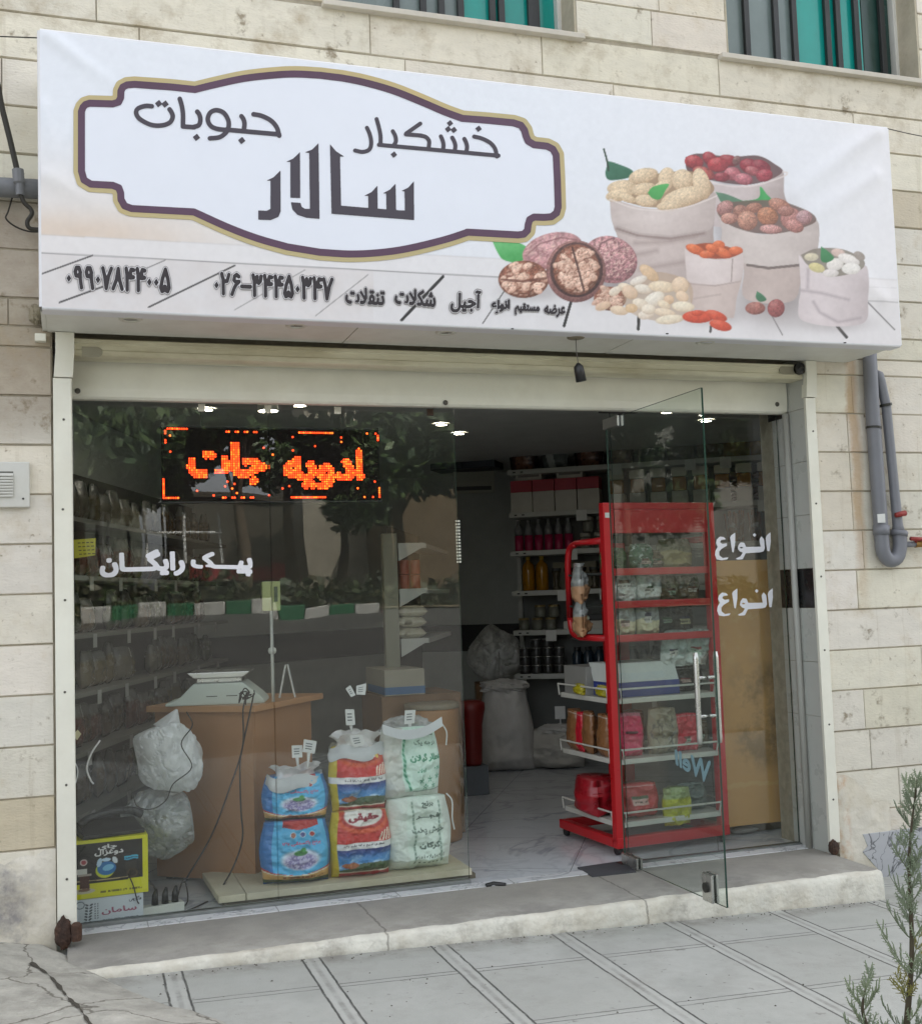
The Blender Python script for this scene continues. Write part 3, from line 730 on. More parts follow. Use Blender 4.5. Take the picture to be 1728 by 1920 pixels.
struct(MB().box(-.8, XL-.01, .16, .3, -.2, 2.78).box(XR+.02, 7, .16, .3, -.2, 2.78).build('wall_front', iw))
struct(MB().box(-.8, 7.2, .05, 6.2, 2.8, 2.86).build('ceiling_slab', cl))
# ---------------------------------------------------------------- the sign: printed banner on a box frame over the opening
YS = -0.75
SX0, SX1, SZ0, SZ1 = vp(79, 577, YS)[0], vp(1688, 645, YS)[0], vp(800, 607, YS)[2], (vp(75, 58, YS)[2]+vp(1662, 240, YS)[2])/2
sign = thing('sign_board', 'long white printed banner sign with Persian lettering and sacks of nuts over the shop opening', 'sign', ((SX0+SX1)/2, -.5, SZ0))
def sp(px, py): p = vp(px, py, YS); return p[0], p[2]
FOLDS = [((92, 66), (230, 172), .0035, .035), ((1640, 246), (1470, 375), .005, .05), ((1640, 330), (1500, 420), .0035, .05), ((90, 330), (180, 380), .003, .04), ((84, 200), (130, 420), .002, .03), ((1655, 560), (1560, 470), .003, .05), ((560, 120), (640, 540), .0015, .09), ((1000, 170), (1040, 560), .0015, .08)]
FOLDS = [(np.array(sp(*a)), np.array(sp(*b)), h*(2.6 if w_ < .06 else 1.5), w_) for a, b, h, w_ in FOLDS]
def fold(x, z):
    d = 0*x
    for a, b, h, w_ in FOLDS:
        q = b-a; t = ((x-a[0])*q[0]+(z-a[1])*q[1])/(q@q); tt = np.clip(t, 0, 1)
        r = np.hypot(x-a[0]-tt*q[0], z-a[1]-tt*q[1]); s = np.sign((x-a[0])*q[1]-(z-a[1])*q[0])
        d = d+h*np.exp(-(r/w_)**2)*(1-.8*tt)*(1+.0*s)
    return d+.0035*np.sin(math.pi*np.clip((x-SX0)/(SX1-SX0), 0, 1))*np.sin(math.pi*np.clip((z-SZ0)/(SZ1-SZ0), 0, 1))*n2(x+3, z+3, 2.2)*2
def onsign(lift):
    def place(px, py):
        p = vp(px, py, YS); x = np.array(p[0]); z = np.array(p[2]); return (p[0], YS-float(fold(x, z))-lift, p[2])
    return place

NXB, NZB = 940, 268
XX, ZZ = np.meshgrid(np.linspace(SX0, SX1, NXB), np.linspace(SZ0, SZ1, NZB))
PP = project(np.stack([XX, XX*0+YS, ZZ], -1)); PXs, PYs = PP[..., 0], PP[..., 1]
XR_, YR_ = PXs, PYs
C = full(PXs, (226, 230, 238))
nz = n2(XX+4, ZZ, 3, 4); nf = n2(XX+4, ZZ, 40, 4); nm = n2(XX+9, ZZ, 12, 4)
# print: white wall, beige haze at the lower left, skirting board, whitewashed floor
hor = 440+(PXs-80)*.053; flo_ = 474+(PXs-80)*.0537
def yline(x0, y0, x1, y1): return y0+(PXs-x0)*(y1-y0)/(x1-x0)
t = sstep(PYs-hor, -230, 0)*(1-sstep(PXs, 150, 900)*.85); put(C, t*.75, (222, 212, 204))
put(C, sstep(PYs-hor, -70, -5)*sstep(500-PXs, 0, 330)*(.45+.5*nm), (214, 196, 180))
put(C, (PYs > hor)*.9, (224, 222, 224)); put(C, (PYs > flo_)*.9, (218, 216, 218))
put(C, (PYs > flo_)*(PXs < 700)*.25*nm*2, (206, 196, 192))
put(C, sstep(PXs, 1480, 1690)*.5*(PYs < 560), (228, 226, 228))
put(C, np.exp(-((PYs-hor)/1.6)**2)*.35, (190, 186, 186)); put(C, np.exp(-((PYs-flo_)/1.1)**2)*.75*(PXs < 1000), (120, 116, 118))
right_h = 537+(PXs-1540)*.02; right_f = 563+(PXs-1600)*.05
put(C, (PXs > 1610)*np.exp(-((PYs-right_f)/1.3)**2)*.6, (150, 148, 150)); put(C, (PXs > 1600)*(np.abs(PYs-right_h) < 1)*.25, (186, 184, 186))
def win(P, pad=6):
    P = np.array(P, float); ok = (PXs > P[:, 0].min()-pad) & (PXs < P[:, 0].max()+pad) & (PYs > P[:, 1].min()-pad) & (PYs < P[:, 1].max()+pad)
    r = np.nonzero(ok.any(1))[0]; c = np.nonzero(ok.any(0))[0]
    return (slice(r[0], r[-1]+1), slice(c[0], c[-1]+1)) if len(r) and len(c) else (slice(0, 1), slice(0, 1))
def pline(pts, hw, c, a=1.0):
    s = win(pts, hw+4); f = stroke_field(PXs[s], PYs[s], [pts], hw); put(C[s], np.clip(f+.6, 0, 1)*a, c)
for p, hw, c, a in [(((80, 513), (174, 479)), 1.3, 60, .9), (((112, 567), (200, 535)), 1.6, 60, .9), (((200, 535), (310, 488)), .9, 90, .7), (((279, 576), (440, 498)), 1.5, 60, .9), (((440, 581), (572, 506)), .8, 130, .7),
                    (((592, 592), (690, 515)), .9, 130, .7), (((753, 600), (830, 519)), 2.8, 50, 1), (((905, 606), (950, 538)), 1.0, 60, .8), (((1057, 611), (1071, 562)), 2.6, 50, 1), (((1197, 592), (1196, 617)), 2.8, 45, 1),
                    (((1332, 612), (1331, 622)), 2.2, 50, .9), (((1445, 590), (1466, 628)), 1.0, 90, .8), (((1568, 611), (1586, 632)), 2.8, 45, 1), (((1626, 567), (1676, 618)), 1.2, 90, .8)]:
    pline(p, hw, (c, c-2, c-2), a)
def soft_shadow(cx, cyy, rx, ry, a): put(C, np.exp(-(((PXs-cx)/rx)**2+((PYs-cyy)/ry)**2)**1.5)*a, (118, 108, 108))
def blob(poly, n=6): return np.array(arc(list(poly)+[poly[0]], n))[:, :2]
def poly_mask(P, X=None, Y=None, soft=1.0):
    X = PXs if X is None else X; Y = PYs if Y is None else Y
    d = stroke_field(X, Y, [list(P)+[P[0]]], 0); return np.clip(np.where(inside(X, Y, P), -d, d)/soft*.7+.5, 0, 1)
def fill(P, c, a=1.0): s = win(P); put(C[s], poly_mask(P, PXs[s], PYs[s])*a, c)
def nut(cx, cyy, rx, ry, ang, c, dark=(90, 60, 48), hi=(255, 240, 225), tex=.25, ts=.25, edge=.72, seed=0, shine=.3):
    global C
    k_ = max(rx, ry); sel = win([(cx-k_, cyy-k_), (cx+k_, cyy+k_)], 3); shp = PXs[sel].shape
    x = PXs[sel].ravel()-cx; y = PYs[sel].ravel()-cyy; a = math.radians(ang); u = (x*math.cos(a)+y*math.sin(a))/rx; v = (-x*math.sin(a)+y*math.cos(a))/ry
    r = np.hypot(u, v); m_ = sstep(1.05-r, 0, 1.6/min(rx, ry)); nzv = np.sqrt(np.clip(1-r*r, 0, 1))
    l = np.clip(.45*nzv+.35*(-(u*math.cos(a)-v*math.sin(a)))*.5-.5*(u*math.sin(a)+v*math.cos(a))*.7+.25, 0, 1)
    t = n2(x*1.0+seed*31, y*1.0+seed*17, ts, 4); t = np.clip((t-.5)*1.5+.5+(n2(x+seed*7, y+seed*3, ts*2.6, 3)-.5)*.7, 0, 1)
    col = np.array(dark)[None]*(1-l[:, None])*edge+np.array(c)[None]*(l[:, None]+(1-l[:, None])*(1-edge))
    col = col*(1-tex+2*tex*t[:, None])+(np.array(hi)-col)*(np.clip(l-.72, 0, 1)*shine*3)[:, None]
    cc = C[sel].reshape(-1, 3); C[sel] = (cc*(1-m_[:, None])+np.clip(col, 0, 255)*m_[:, None]).reshape(shp+(3,))
def shade_poly(P, c, dark, lx=0.0, tex=.08, ts=.05, amt=.5, seed=0, folds=()):
    """cloth: shaded around as if round, darker to the right, optional crease lines"""
    sl = win(P); X, Y = PXs[sl], PYs[sl]; m_ = poly_mask(P, X, Y); P = np.array(P); x0, x1 = P[:, 0].min(), P[:, 0].max(); y0, y1 = P[:, 1].min(), P[:, 1].max()
    u = (X-x0)/(x1-x0); v = (Y-y0)/(y1-y0)
    l = 1-amt*np.clip(np.abs(u-.38-lx)*1.5, 0, 1)**1.6-.12*v+.16*(n2(u*3+seed, v*5+seed*2, 1.0, 4)-.5)*2
    t = n2(X+seed*13, Y, ts*3, 4); l = np.clip(l+tex*(t-.5)*2, 0, 1.1)
    col = np.array(dark)*(1-l[..., None])+np.array(c)*l[..., None]; put2(m_, np.clip(col, 0, 255), sl)
def put2(m_, col, sl): C[sl] = C[sl]*(1-m_[..., None])+col*m_[..., None]
def leaf(pts, c, c2_=(30, 80, 45)):
    P = blob(pts); sl = win(P); X, Y = PXs[sl], PYs[sl]; m_ = poly_mask(P, X, Y); P = np.array(P); g = n2(X, Y, .09, 3); v = (Y-P[:, 1].min())/(P[:, 1].max()-P[:, 1].min())
    k = np.clip(.55*g+.6*v-.1, 0, 1)[..., None]; put2(m_, np.array(c)*(1-k)+np.array(c2_)*k, sl)
CLOTH, CLD = (206, 194, 190), (120, 104, 100)
# shadows on the printed floor
for s in [(1440, 480, 60, 120, .35), (1360, 400, 30, 90, .55), (1460, 560, 85, 45, .6), (1250, 505, 90, 60, .3), (1130, 535, 60, 35, .45), (1000, 545, 60, 20, .35), (1560, 605, 70, 18, .35), (1330, 590, 60, 20, .4), (1165, 520, 40, 40, .35)]: soft_shadow(*s)
# back sack with dates
shade_poly(blob([(1283, 318), (1300, 330), (1330, 345), (1400, 348), (1440, 338), (1466, 318), (1468, 360), (1466, 420), (1300, 420), (1288, 370)]), (198, 186, 186), CLD, seed=1)
P = blob([(1284, 295), (1310, 288), (1370, 294), (1420, 292), (1452, 308), (1466, 322), (1440, 338), (1395, 347), (1340, 340), (1300, 330), (1286, 318)]); fill(P, (92, 70, 72))
for i, (x, y, rx, ry, a, c) in enumerate([(1300, 304, 18, 13, 10, (178, 62, 66)), (1330, 298, 16, 12, 40, (160, 50, 58)), (1365, 301, 20, 11, 10, (150, 46, 54)), (1345, 309, 20, 14, 0, (186, 60, 66)), (1318, 325, 22, 12, 20, (176, 84, 76)), (1405, 312, 20, 14, 20, (150, 44, 56)), (1425, 313, 20, 13, 20, (138, 40, 54)), (1372, 326, 16, 13, 0, (196, 110, 120)), (1352, 332, 16, 9, 0, (150, 56, 66)), (1393, 336, 18, 11, 10, (206, 120, 132)), (1410, 321, 15, 9, 20, (182, 92, 98)), (1432, 329, 16, 12, -10, (172, 60, 74)), (1380, 301, 8, 10, 30, (120, 90, 86))]):
    nut(x, y, rx, ry, a, c, dark=(70, 20, 26), tex=.22, seed=i, shine=.5)
pline(blob([(1286, 322), (1340, 344), (1395, 350), (1440, 341), (1467, 322)], 6)[:25], 1.5, (214, 204, 202), .8)
# big left sack with peanuts
big = blob([(1142, 372), (1148, 420), (1158, 450), (1170, 520), (1190, 532), (1290, 534), (1340, 500), (1336, 440), (1338, 358), (1300, 384), (1220, 392)]); shade_poly(big, (204, 190, 186), CLD, seed=2, amt=.55)
shade_poly(blob([(1142, 372), (1150, 424), (1192, 438), (1260, 444), (1316, 436), (1336, 420), (1338, 358), (1310, 378), (1250, 392), (1190, 388)]), (212, 200, 196), (140, 124, 120), seed=4, amt=.5)
for hw_, a_ in ((6, .2), (3, .3), (1.2, .6)): pline([(1156, 429), (1195, 442), (1255, 448), (1318, 438)], hw_, (128, 110, 106), a_)
for p in [[(1190, 456), (1250, 454), (1300, 444)], [(1180, 480), (1230, 470)], [(1200, 505), (1290, 490)]]:
    for hw_, a_ in ((7, .14), (4, .2), (1.6, .25)): pline(p, hw_, (150, 132, 128), a_)
leaf([(1131, 280), (1136, 300), (1150, 305), (1178, 316), (1186, 324), (1176, 334), (1142, 338), (1134, 326), (1137, 306)], (74, 128, 104), (36, 86, 62)); pline([(1131, 280), (1136, 297), (1140, 320)], 1.6, (44, 62, 50))
fill(blob([(1140, 368), (1160, 344), (1230, 326), (1300, 322), (1332, 342), (1334, 362), (1290, 386), (1210, 388)]), (150, 122, 92), .9)
for i, (x, y, rx, ry, a) in enumerate([(1165, 352, 28, 14, -6), (1160, 366, 26, 12, -10), (1205, 330, 28, 14, -12), (1248, 333, 15, 19, 20), (1278, 338, 20, 20, -20), (1314, 345, 16, 30, -15), (1205, 355, 24, 12, -10), (1175, 372, 18, 8, 20), (1210, 377, 21, 12, 8), (1282, 370, 46, 18, -16), (1240, 352, 22, 12, -30), (1255, 386, 26, 10, -6)]):
    nut(x, y, rx, ry, a, (234, 214, 182), dark=(150, 118, 88), tex=.14, ts=.4, seed=20+i, shine=.1)
leaf([(1213, 362), (1224, 350), (1252, 345), (1246, 358), (1236, 374), (1222, 372)], (86, 178, 96), (56, 140, 66))
pline(blob([(1142, 374), (1190, 391), (1250, 395), (1310, 381), (1338, 360)], 6)[:25], 1.3, (220, 210, 206), .8)
# middle sack with nutmegs
mid = blob([(1342, 400), (1352, 432), (1352, 470), (1392, 500), (1396, 560), (1480, 566), (1500, 530), (1506, 480), (1530, 470), (1530, 414), (1480, 436), (1420, 440)]); shade_poly(mid, (196, 180, 174), CLD, seed=5, amt=.55, lx=.1)
shade_poly(blob([(1342, 400), (1352, 430), (1354, 470), (1390, 492), (1440, 500), (1500, 494), (1530, 474), (1530, 414), (1490, 430), (1430, 440), (1380, 426)]), (210, 200, 196), (140, 126, 122), seed=6, amt=.5, lx=.05)
pline([(1400, 497), (1440, 503), (1500, 497)], 2.4, (92, 80, 76), .85)
leaf([(1340, 360), (1360, 364), (1385, 374), (1400, 382), (1380, 390), (1355, 384)], (90, 130, 104), (52, 96, 70)); leaf([(1380, 378), (1420, 372), (1424, 350), (1436, 364), (1446, 376), (1436, 388), (1400, 386)], (64, 172, 88), (34, 124, 58))
P = blob([(1344, 384), (1380, 378), (1450, 376), (1500, 390), (1526, 406), (1522, 420), (1470, 436), (1420, 438), (1370, 424), (1346, 404)]); fill(P, (96, 76, 70), .9)
for i, (x, y, rx, ry, a, c) in enumerate([(1358, 390, 17, 13, -30, (186, 136, 132)), (1386, 396, 13, 12, 0, (170, 120, 104)), (1412, 390, 16, 10, -10, (170, 116, 96)), (1366, 410, 16, 11, 0, (206, 150, 134)), (1400, 414, 19, 18, 30, (200, 146, 124)), (1438, 406, 20, 17, 20, (190, 126, 92)), (1460, 385, 22, 12, 20, (186, 128, 108)), (1482, 410, 20, 20, -30, (190, 130, 124)), (1472, 396, 16, 10, 0, (176, 122, 112)), (1506, 408, 15, 14, 0, (190, 150, 156)), (1444, 430, 22, 9, 4, (214, 160, 156)), (1488, 424, 18, 12, 20, (196, 134, 128))]):
    nut(x, y, rx, ry, a, c, dark=(84, 48, 40), tex=.26, ts=.45, seed=40+i, shine=.35)
# almond bag
shade_poly(blob([(1282, 466), (1284, 500), (1290, 540), (1302, 578), (1366, 596), (1376, 590), (1380, 560), (1390, 520), (1391, 476), (1360, 486), (1320, 484)]), (206, 190, 184), (138, 118, 112), seed=8, amt=.42, lx=.05)
shade_poly(blob([(1282, 466), (1285, 505), (1292, 530), (1340, 534), (1386, 526), (1391, 476), (1362, 487), (1318, 483)]), (220, 208, 206), (160, 144, 140), seed=9, amt=.4)
pline([(1372, 486), (1370, 528)], 1.2, (150, 134, 130), .8); pline([(1290, 532), (1340, 536), (1386, 528)], 1.4, (170, 152, 148), .8); pline([(1300, 560), (1350, 552)], 1.8, (176, 158, 152), .6)
P = blob([(1284, 462), (1330, 456), (1380, 468), (1390, 474), (1360, 485), (1318, 482)]); fill(P, (150, 66, 40))
for i, (x, y, rx, ry, a) in enumerate([(1302, 468, 19, 9, 20), (1346, 460, 12, 9, 0), (1324, 477, 15, 8, -5), (1354, 474, 18, 9, 25), (1378, 470, 14, 8, 0), (1334, 466, 14, 8, 20)]): nut(x, y, rx, ry, a, (232, 116, 66), dark=(140, 48, 28), tex=.1, seed=60+i, shine=.3)
# pistachio bag
shade_poly(blob([(1496, 478), (1500, 540), (1496, 570), (1502, 600), (1560, 612), (1620, 604), (1626, 560), (1624, 500), (1600, 512), (1550, 516), (1520, 500)]), (214, 204, 206), (150, 138, 140), seed=11, amt=.35, lx=-.05)
for p in [[(1514, 505), (1513, 540)], [(1500, 544), (1540, 550), (1590, 562)], [(1524, 566), (1536, 586), (1570, 604), (1612, 596)]]:
    for hw_, a_ in ((4.5, .16), (2.6, .2), (1.0, .35)): pline(p, hw_, (150, 138, 144), a_)
P = blob([(1500, 478), (1530, 466), (1580, 468), (1618, 488), (1612, 506), (1570, 518), (1540, 512), (1512, 496)]); fill(P, (120, 112, 100), .9)
for i, (x, y, rx, ry, a, c) in enumerate([(1520, 482, 14, 8, 0, (214, 206, 176)), (1570, 474, 14, 8, 10, (214, 186, 176)), (1590, 487, 22, 10, 20, (238, 234, 230)), (1564, 496, 16, 12, -10, (240, 236, 232)), (1594, 504, 18, 11, 0, (242, 240, 236)), (1556, 512, 16, 8, 0, (230, 224, 222)), (1530, 502, 16, 9, 15, (214, 204, 140)), (1610, 480, 12, 8, 30, (150, 140, 132))]): nut(x, y, rx, ry, a, c, dark=(120, 110, 98), tex=.06, seed=70+i, edge=.35)
leaf([(1538, 462), (1552, 472), (1562, 484), (1550, 492), (1538, 488)], (60, 140, 84), (30, 96, 52))
# walnuts
leaf([(922, 452), (950, 450), (985, 462), (988, 480), (970, 492), (944, 488), (932, 474)], (120, 196, 128), (60, 150, 76))
nut(1035, 470, 56, 32, -14, (214, 168, 170), dark=(140, 92, 94), tex=.2, ts=.12, seed=80, shine=.1); pline([(985, 480), (1010, 458), (1050, 446), (1080, 450)], 1.4, (140, 96, 100), .8); pline([(990, 492), (1020, 470), (1062, 456)], 1, (160, 112, 114), .7)
nut(1143, 487, 50, 42, 20, (204, 156, 158), dark=(112, 70, 74), tex=.34, ts=.22, seed=81, shine=.1); pline([(1118, 476), (1126, 456), (1150, 446)], 1.4, (120, 84, 88), .8)
def walnut(cx, cyy, rx, ry, seed, n=46, c=(238, 204, 184)):
    r_ = random.Random(seed)
    nut(cx, cyy, rx, ry, 0, (150, 96, 78), tex=.3, seed=seed)
    for i in range(n):
        a = r_.uniform(0, 6.28); q = math.sqrt(r_.random())*.86; x, y = cx+rx*q*math.cos(a), cyy+ry*q*math.sin(a)
        if abs(x-cx+(y-cyy)*.12) < 3.5: continue
        k = r_.uniform(-18, 16); nut(x, y, r_.uniform(7, 14), r_.uniform(4.5, 7.5), r_.uniform(-60, 60), (c[0]+k, c[1]+k, c[2]+k), dark=(150, 100, 82), tex=.15, seed=seed+i, shine=.3)
def ridges(cx, cyy, rx, ry, seed, sc, thr, dark, amt):
    s = win([(cx-rx, cyy-ry), (cx+rx, cyy+ry)], 2); x, y = PXs[s], PYs[s]; m_ = sstep(1-np.hypot((x-cx)/rx, (y-cyy)/ry), 0, .08); r1 = np.abs(n2(x+seed*7, y+seed*3, sc, 3)-.5)
    hi = np.clip(n2(x+seed*7+1.2, y+seed*3+1.6, sc, 3)-n2(x+seed*7, y+seed*3, sc, 3), 0, 1); put(C[s], m_*np.clip(1-r1/thr, 0, 1)*amt, dark); put(C[s], m_*np.clip(hi*7, 0, 1)*.5, (250, 226, 206))
ridges(1035, 470, 54, 30, 3, .09, .05, (132, 84, 88), .55); ridges(1143, 487, 48, 40, 5, .15, .06, (104, 62, 66), .6)
walnut(981, 524, 46, 34, 90, 40); ridges(981, 524, 44, 32, 7, .10, .045, (120, 74, 58), .65); pline([(940, 524), (980, 528), (1022, 522)], 2.2, (96, 58, 48), .7)
nut(1079, 509, 54, 56, 0, (176, 130, 124), dark=(90, 58, 56), tex=.2, seed=95); nut(1080, 506, 48, 50, 0, (104, 76, 72), dark=(50, 32, 32), tex=.2, seed=96); walnut(1080, 506, 42, 46, 97, 64)
ridges(1080, 506, 40, 45, 9, .10, .045, (112, 70, 56), .7); pline([(1072, 464), (1082, 500), (1094, 545)], 1.8, (76, 50, 46), .9)
walnut(1143, 560, 30, 22, 99, 18, (228, 196, 176))
fill(blob([(1165, 560), (1185, 530), (1230, 510), (1290, 528), (1296, 570), (1270, 602), (1220, 600), (1180, 585)]), (176, 150, 124), .6)
ridges(1143, 560, 28, 20, 11, .14, .05, (120, 76, 60), .6)
for i, (x, y, rx, ry, a, c) in enumerate([(1130, 574, 16, 8, -20, (228, 198, 172)), (1160, 582, 18, 9, 10, (236, 216, 190)), (1172, 540, 16, 9, 20, (236, 222, 200)), (1152, 546, 13, 8, -30, (240, 230, 214)), (1216, 512, 22, 11, 40, (226, 196, 160)), (1196, 526, 18, 8, -20, (238, 234, 226)), (1205, 542, 18, 9, 10, (240, 234, 222)), (1240, 538, 26, 11, 5, (240, 224, 196)), (1180, 548, 16, 12, 30, (230, 204, 178)), (1274, 535, 16, 16, 0, (238, 214, 186)), (1225, 562, 22, 13, -30, (242, 238, 226)), (1253, 562, 10, 9, 0, (226, 196, 164)), (1278, 556, 13, 10, 30, (238, 212, 184)), (1200, 570, 16, 10, 20, (240, 230, 212)), (1244, 572, 14, 8, 30, (236, 222, 196)), (1280, 575, 22, 10, 5, (244, 236, 214)), (1183, 578, 12, 9, 0, (226, 196, 156)), (1210, 590, 16, 9, -10, (240, 232, 220)), (1245, 586, 22, 8, 10, (238, 222, 198)), (1255, 599, 28, 9, -6, (240, 232, 210)), (1215, 580, 14, 10, 0, (242, 234, 218))]):
    nut(x, y, rx, ry, a, c, dark=(150, 116, 86), tex=.06, seed=110+i, edge=.5)
for i, (x, y, rx, ry, a) in enumerate([(1308, 594, 30, 12, 0), (1342, 592, 22, 9, 20), (1350, 610, 22, 10, 15), (1306, 587, 12, 6, 0)]): nut(x, y, rx, ry, a, (222, 84, 56), dark=(140, 36, 22), tex=.08, seed=140+i, shine=.35)
leaf([(1418, 546), (1428, 552), (1436, 562), (1424, 566), (1416, 558)], (70, 128, 92), (40, 90, 60))
nut(1415, 578, 19, 12, 0, (172, 108, 98), dark=(80, 40, 36), tex=.2, seed=150); nut(1454, 578, 16, 17, 20, (168, 88, 86), dark=(70, 30, 32), tex=.2, seed=151, shine=.4)
put(C, sstep(PXs, 900, 1500)*.14, (236, 222, 216)); C += (nf[..., None]-.5)*8
bn = mat('banner_vinyl', (0, 0, 0), attr=True, rough=.5, var=.02, vscale=8)
YY = YS-fold(XX, ZZ)
mk('banner', np.stack([XX, YY, ZZ], -1).reshape(-1, 3), grid_faces(NXB, NZB), bn, sign, cols=C.reshape(-1, 3), smooth=True)

# badge: purple and gold outline
B1 = [(85, 740), (85, 330), (96, 300), (113, 281), (142, 272), (300, 277), (340, 265), (355, 235), (357, 190), (370, 162), (400, 146), (450, 142), (700, 160), (862, 177)]
top_l = arc([(865, 178), (1000, 145), (1200, 102), (1400, 79), (1550, 72), (1728, 80)], 5)
B2 = [(150, 98), (300, 128), (500, 185), (700, 265), (850, 330), (980, 378)]
B3 = [(985, 378), (1150, 390), (1330, 408), (1380, 425), (1405, 460), (1415, 500), (1430, 535), (1470, 560), (1560, 570), (1600, 590), (1622, 630), (1630, 800), (1636, 990), (1625, 1030), (1590, 1056), (1540, 1060), (1470, 1058), (1440, 1075), (1430, 1110), (1425, 1150), (1400, 1176), (1360, 1181), (1010, 1162)]
B4 = [(1010, 1164), (850, 1215), (600, 1275), (400, 1303), (200, 1312), (0, 1300)]
B5 = [(1500, 1262), (1300, 1205), (1100, 1130), (860, 1022)]
B6 = [(855, 1021), (430, 998), (382, 980), (357, 935), (355, 890), (342, 855), (300, 838), (150, 830), (103, 802), (85, 740)]
l_ = lambda P: [(130+.272*p[0], 120+.272*p[1]) for p in P]
r_ = lambda P: [(600+.272*p[0], 120+.272*p[1]) for p in P]
badge = np.array(l_(B1)+l_(top_l)+r_(arc(B2, 4))+r_(B3)+r_(arc(B4, 4))+l_(arc(B5, 4))+l_(B6))
bx0, by0, bx1, by1 = 128, 118, 1072, 502; st = .9
GX, GY = np.meshgrid(np.arange(bx0, bx1, st), np.arange(by1, by0, -st))
dst = -stroke_field(GX, GY, [list(badge)+[badge[0]]], 0); dst = np.where(inside(GX, GY, badge), -dst, dst)
cs = quad_fn((bx0, GY[-1, 0]), (GX[0, -1], GY[-1, 0]), (bx0, by1), (GX[0, -1], by1), onsign(.0022))
purple = mat('purple_print', (88, 62, 84), rough=.5, var=.05, vscale=1.5, c2=(70, 44, 58)); gold = mat('gold_print', (186, 172, 128), rough=.5, var=.06, vscale=1.5, c2=(196, 172, 118)); white_p = mat('white_print', (226, 230, 240), rough=.5, var=.02)
ink('badge_field', np.clip(.5-(dst+5)/2, 0, 1), quad_fn((bx0, GY[-1, 0]), (GX[0, -1], GY[-1, 0]), (bx0, by1), (GX[0, -1], by1), onsign(.0015)), white_p, sign, run=10)
ink('badge_gold_border', np.clip(.5+np.minimum(dst-4, 15-dst)/2, 0, 1), cs, gold, sign)
ink('badge_purple_border', np.clip(.5+(6.6-np.abs(dst))/2, 0, 1), quad_fn((bx0, GY[-1, 0]), (GX[0, -1], GY[-1, 0]), (bx0, by1), (GX[0, -1], by1), onsign(.003)), purple, sign)

# the three hand-drawn words in the badge
inkb = mat('black_lettering', (46, 40, 44), rough=.5, var=.08, vscale=2)
inkm = mat('dark_lettering', (66, 60, 70), rough=.5, var=.08, vscale=2)
def strokes(name, lines, hw, dots, dr, org, k, par, st=.8, lift=.0032):
    L_ = [[(org[0]+p[0]*k, org[1]+p[1]*k) for p in q] for q in lines]; D_ = [(org[0]+p[0]*k, org[1]+p[1]*k) for p in dots]
    al = np.array([p for q in L_ for p in q]+D_); x0, y0 = al.min(0)-12; x1, y1 = al.max(0)+12
    X_, Y_ = np.meshgrid(np.arange(x0, x1, st), np.arange(y1, y0, -st)); F = stroke_field(X_, Y_, L_, hw)
    for d in D_: F = np.maximum(F, (dr-(np.abs(X_-d[0]+(Y_-d[1])*.15)+np.abs(Y_-d[1]-(X_-d[0])*.1)))*.75)
    q = quad_fn((x0, Y_[-1, 0]), (X_[0, -1], Y_[-1, 0]), (x0, y1), (X_[0, -1], y1), onsign(lift))
    return ink(name, np.clip(.5+F/(2*st)*1.2, 0, 1), q, inkm, par, run=5)
k = 300/1728
w1 = [arc([(258, 172), (190, 168), (110, 196), (90, 245), (130, 310), (250, 372), (370, 378), (455, 345), (484, 285), (470, 235), (450, 205)], 5),
      arc([(560, 92), (580, 160), (594, 250), (594, 388)], 5), [(594, 390), (715, 398)], arc([(700, 398), (765, 375), (782, 315), (770, 260), (748, 230)], 5),
      arc([(1085, 430), (960, 415), (890, 380), (862, 310), (890, 240), (955, 214), (1030, 240), (1078, 310), (1088, 380), (1062, 450), (990, 505), (885, 518)], 5),
      [(1060, 424), (1630, 476)], arc([(1250, 432), (1258, 360), (1245, 310), (1225, 280)], 5), arc([(1355, 258), (1440, 275), (1540, 325), (1605, 400), (1632, 490)], 5)]
strokes('lettering', w1, 25*k, [(332, 143), (402, 148), (740, 508), (1228, 542)], 41*k, (240, 170), k, sign)
w2 = [arc([(216, 175), (248, 250), (262, 340), (240, 410), (170, 435), (88, 420)], 5), arc([(320, 80), (345, 170), (362, 260), (362, 355)], 5), [(345, 358), (1632, 476)],
      arc([(500, 372), (528, 320), (520, 260), (495, 212)], 5), [(790, 130), (640, 235), (635, 245), (800, 258)], arc([(790, 258), (850, 275), (885, 320), (880, 395)], 5),
      arc([(1035, 415), (1040, 360), (1030, 310), (1012, 268)], 5), arc([(1160, 425), (1168, 370), (1155, 320), (1135, 282)], 5), arc([(1285, 435), (1294, 385), (1284, 335), (1265, 295)], 5), arc([(1370, 270), (1450, 290), (1540, 335), (1595, 400), (1615, 485)], 5)]
strokes('lettering', w2, 22*k, [(506, 464), (1110, 126), (1090, 190), (1152, 198), (1418, 186)], 36*k, (650, 210), k, sign)
def polyword(name, polys, org, k, par, st=.7):
    Ps = [np.array([(org[0]+p[0]*k, org[1]+p[1]*k) for p in q]) for q in polys]; al = np.concatenate(Ps); x0, y0 = al.min(0)-5; x1, y1 = al.max(0)+5
    ss = st/3; X_, Y_ = np.meshgrid(np.arange(x0, x1, ss), np.arange(y1, y0, -ss)); I = np.zeros(X_.shape, bool)
    for P in Ps: I |= inside(X_, Y_, P)
    h_, w_ = (np.array(I.shape)//3); F = I[:h_*3, :w_*3].reshape(h_, 3, w_, 3).mean((1, 3)); F = np.clip(F, 0, 1)
    xa = x0+ss; xb = x0+ss*(1+3*(w_-1)); ya = y1-ss; yb = y1-ss*(1+3*(h_-1))
    ink(name, F, quad_fn((xa, yb), (xb, yb), (xa, ya), (xb, ya), onsign(.0032)), inkm, par, run=5)
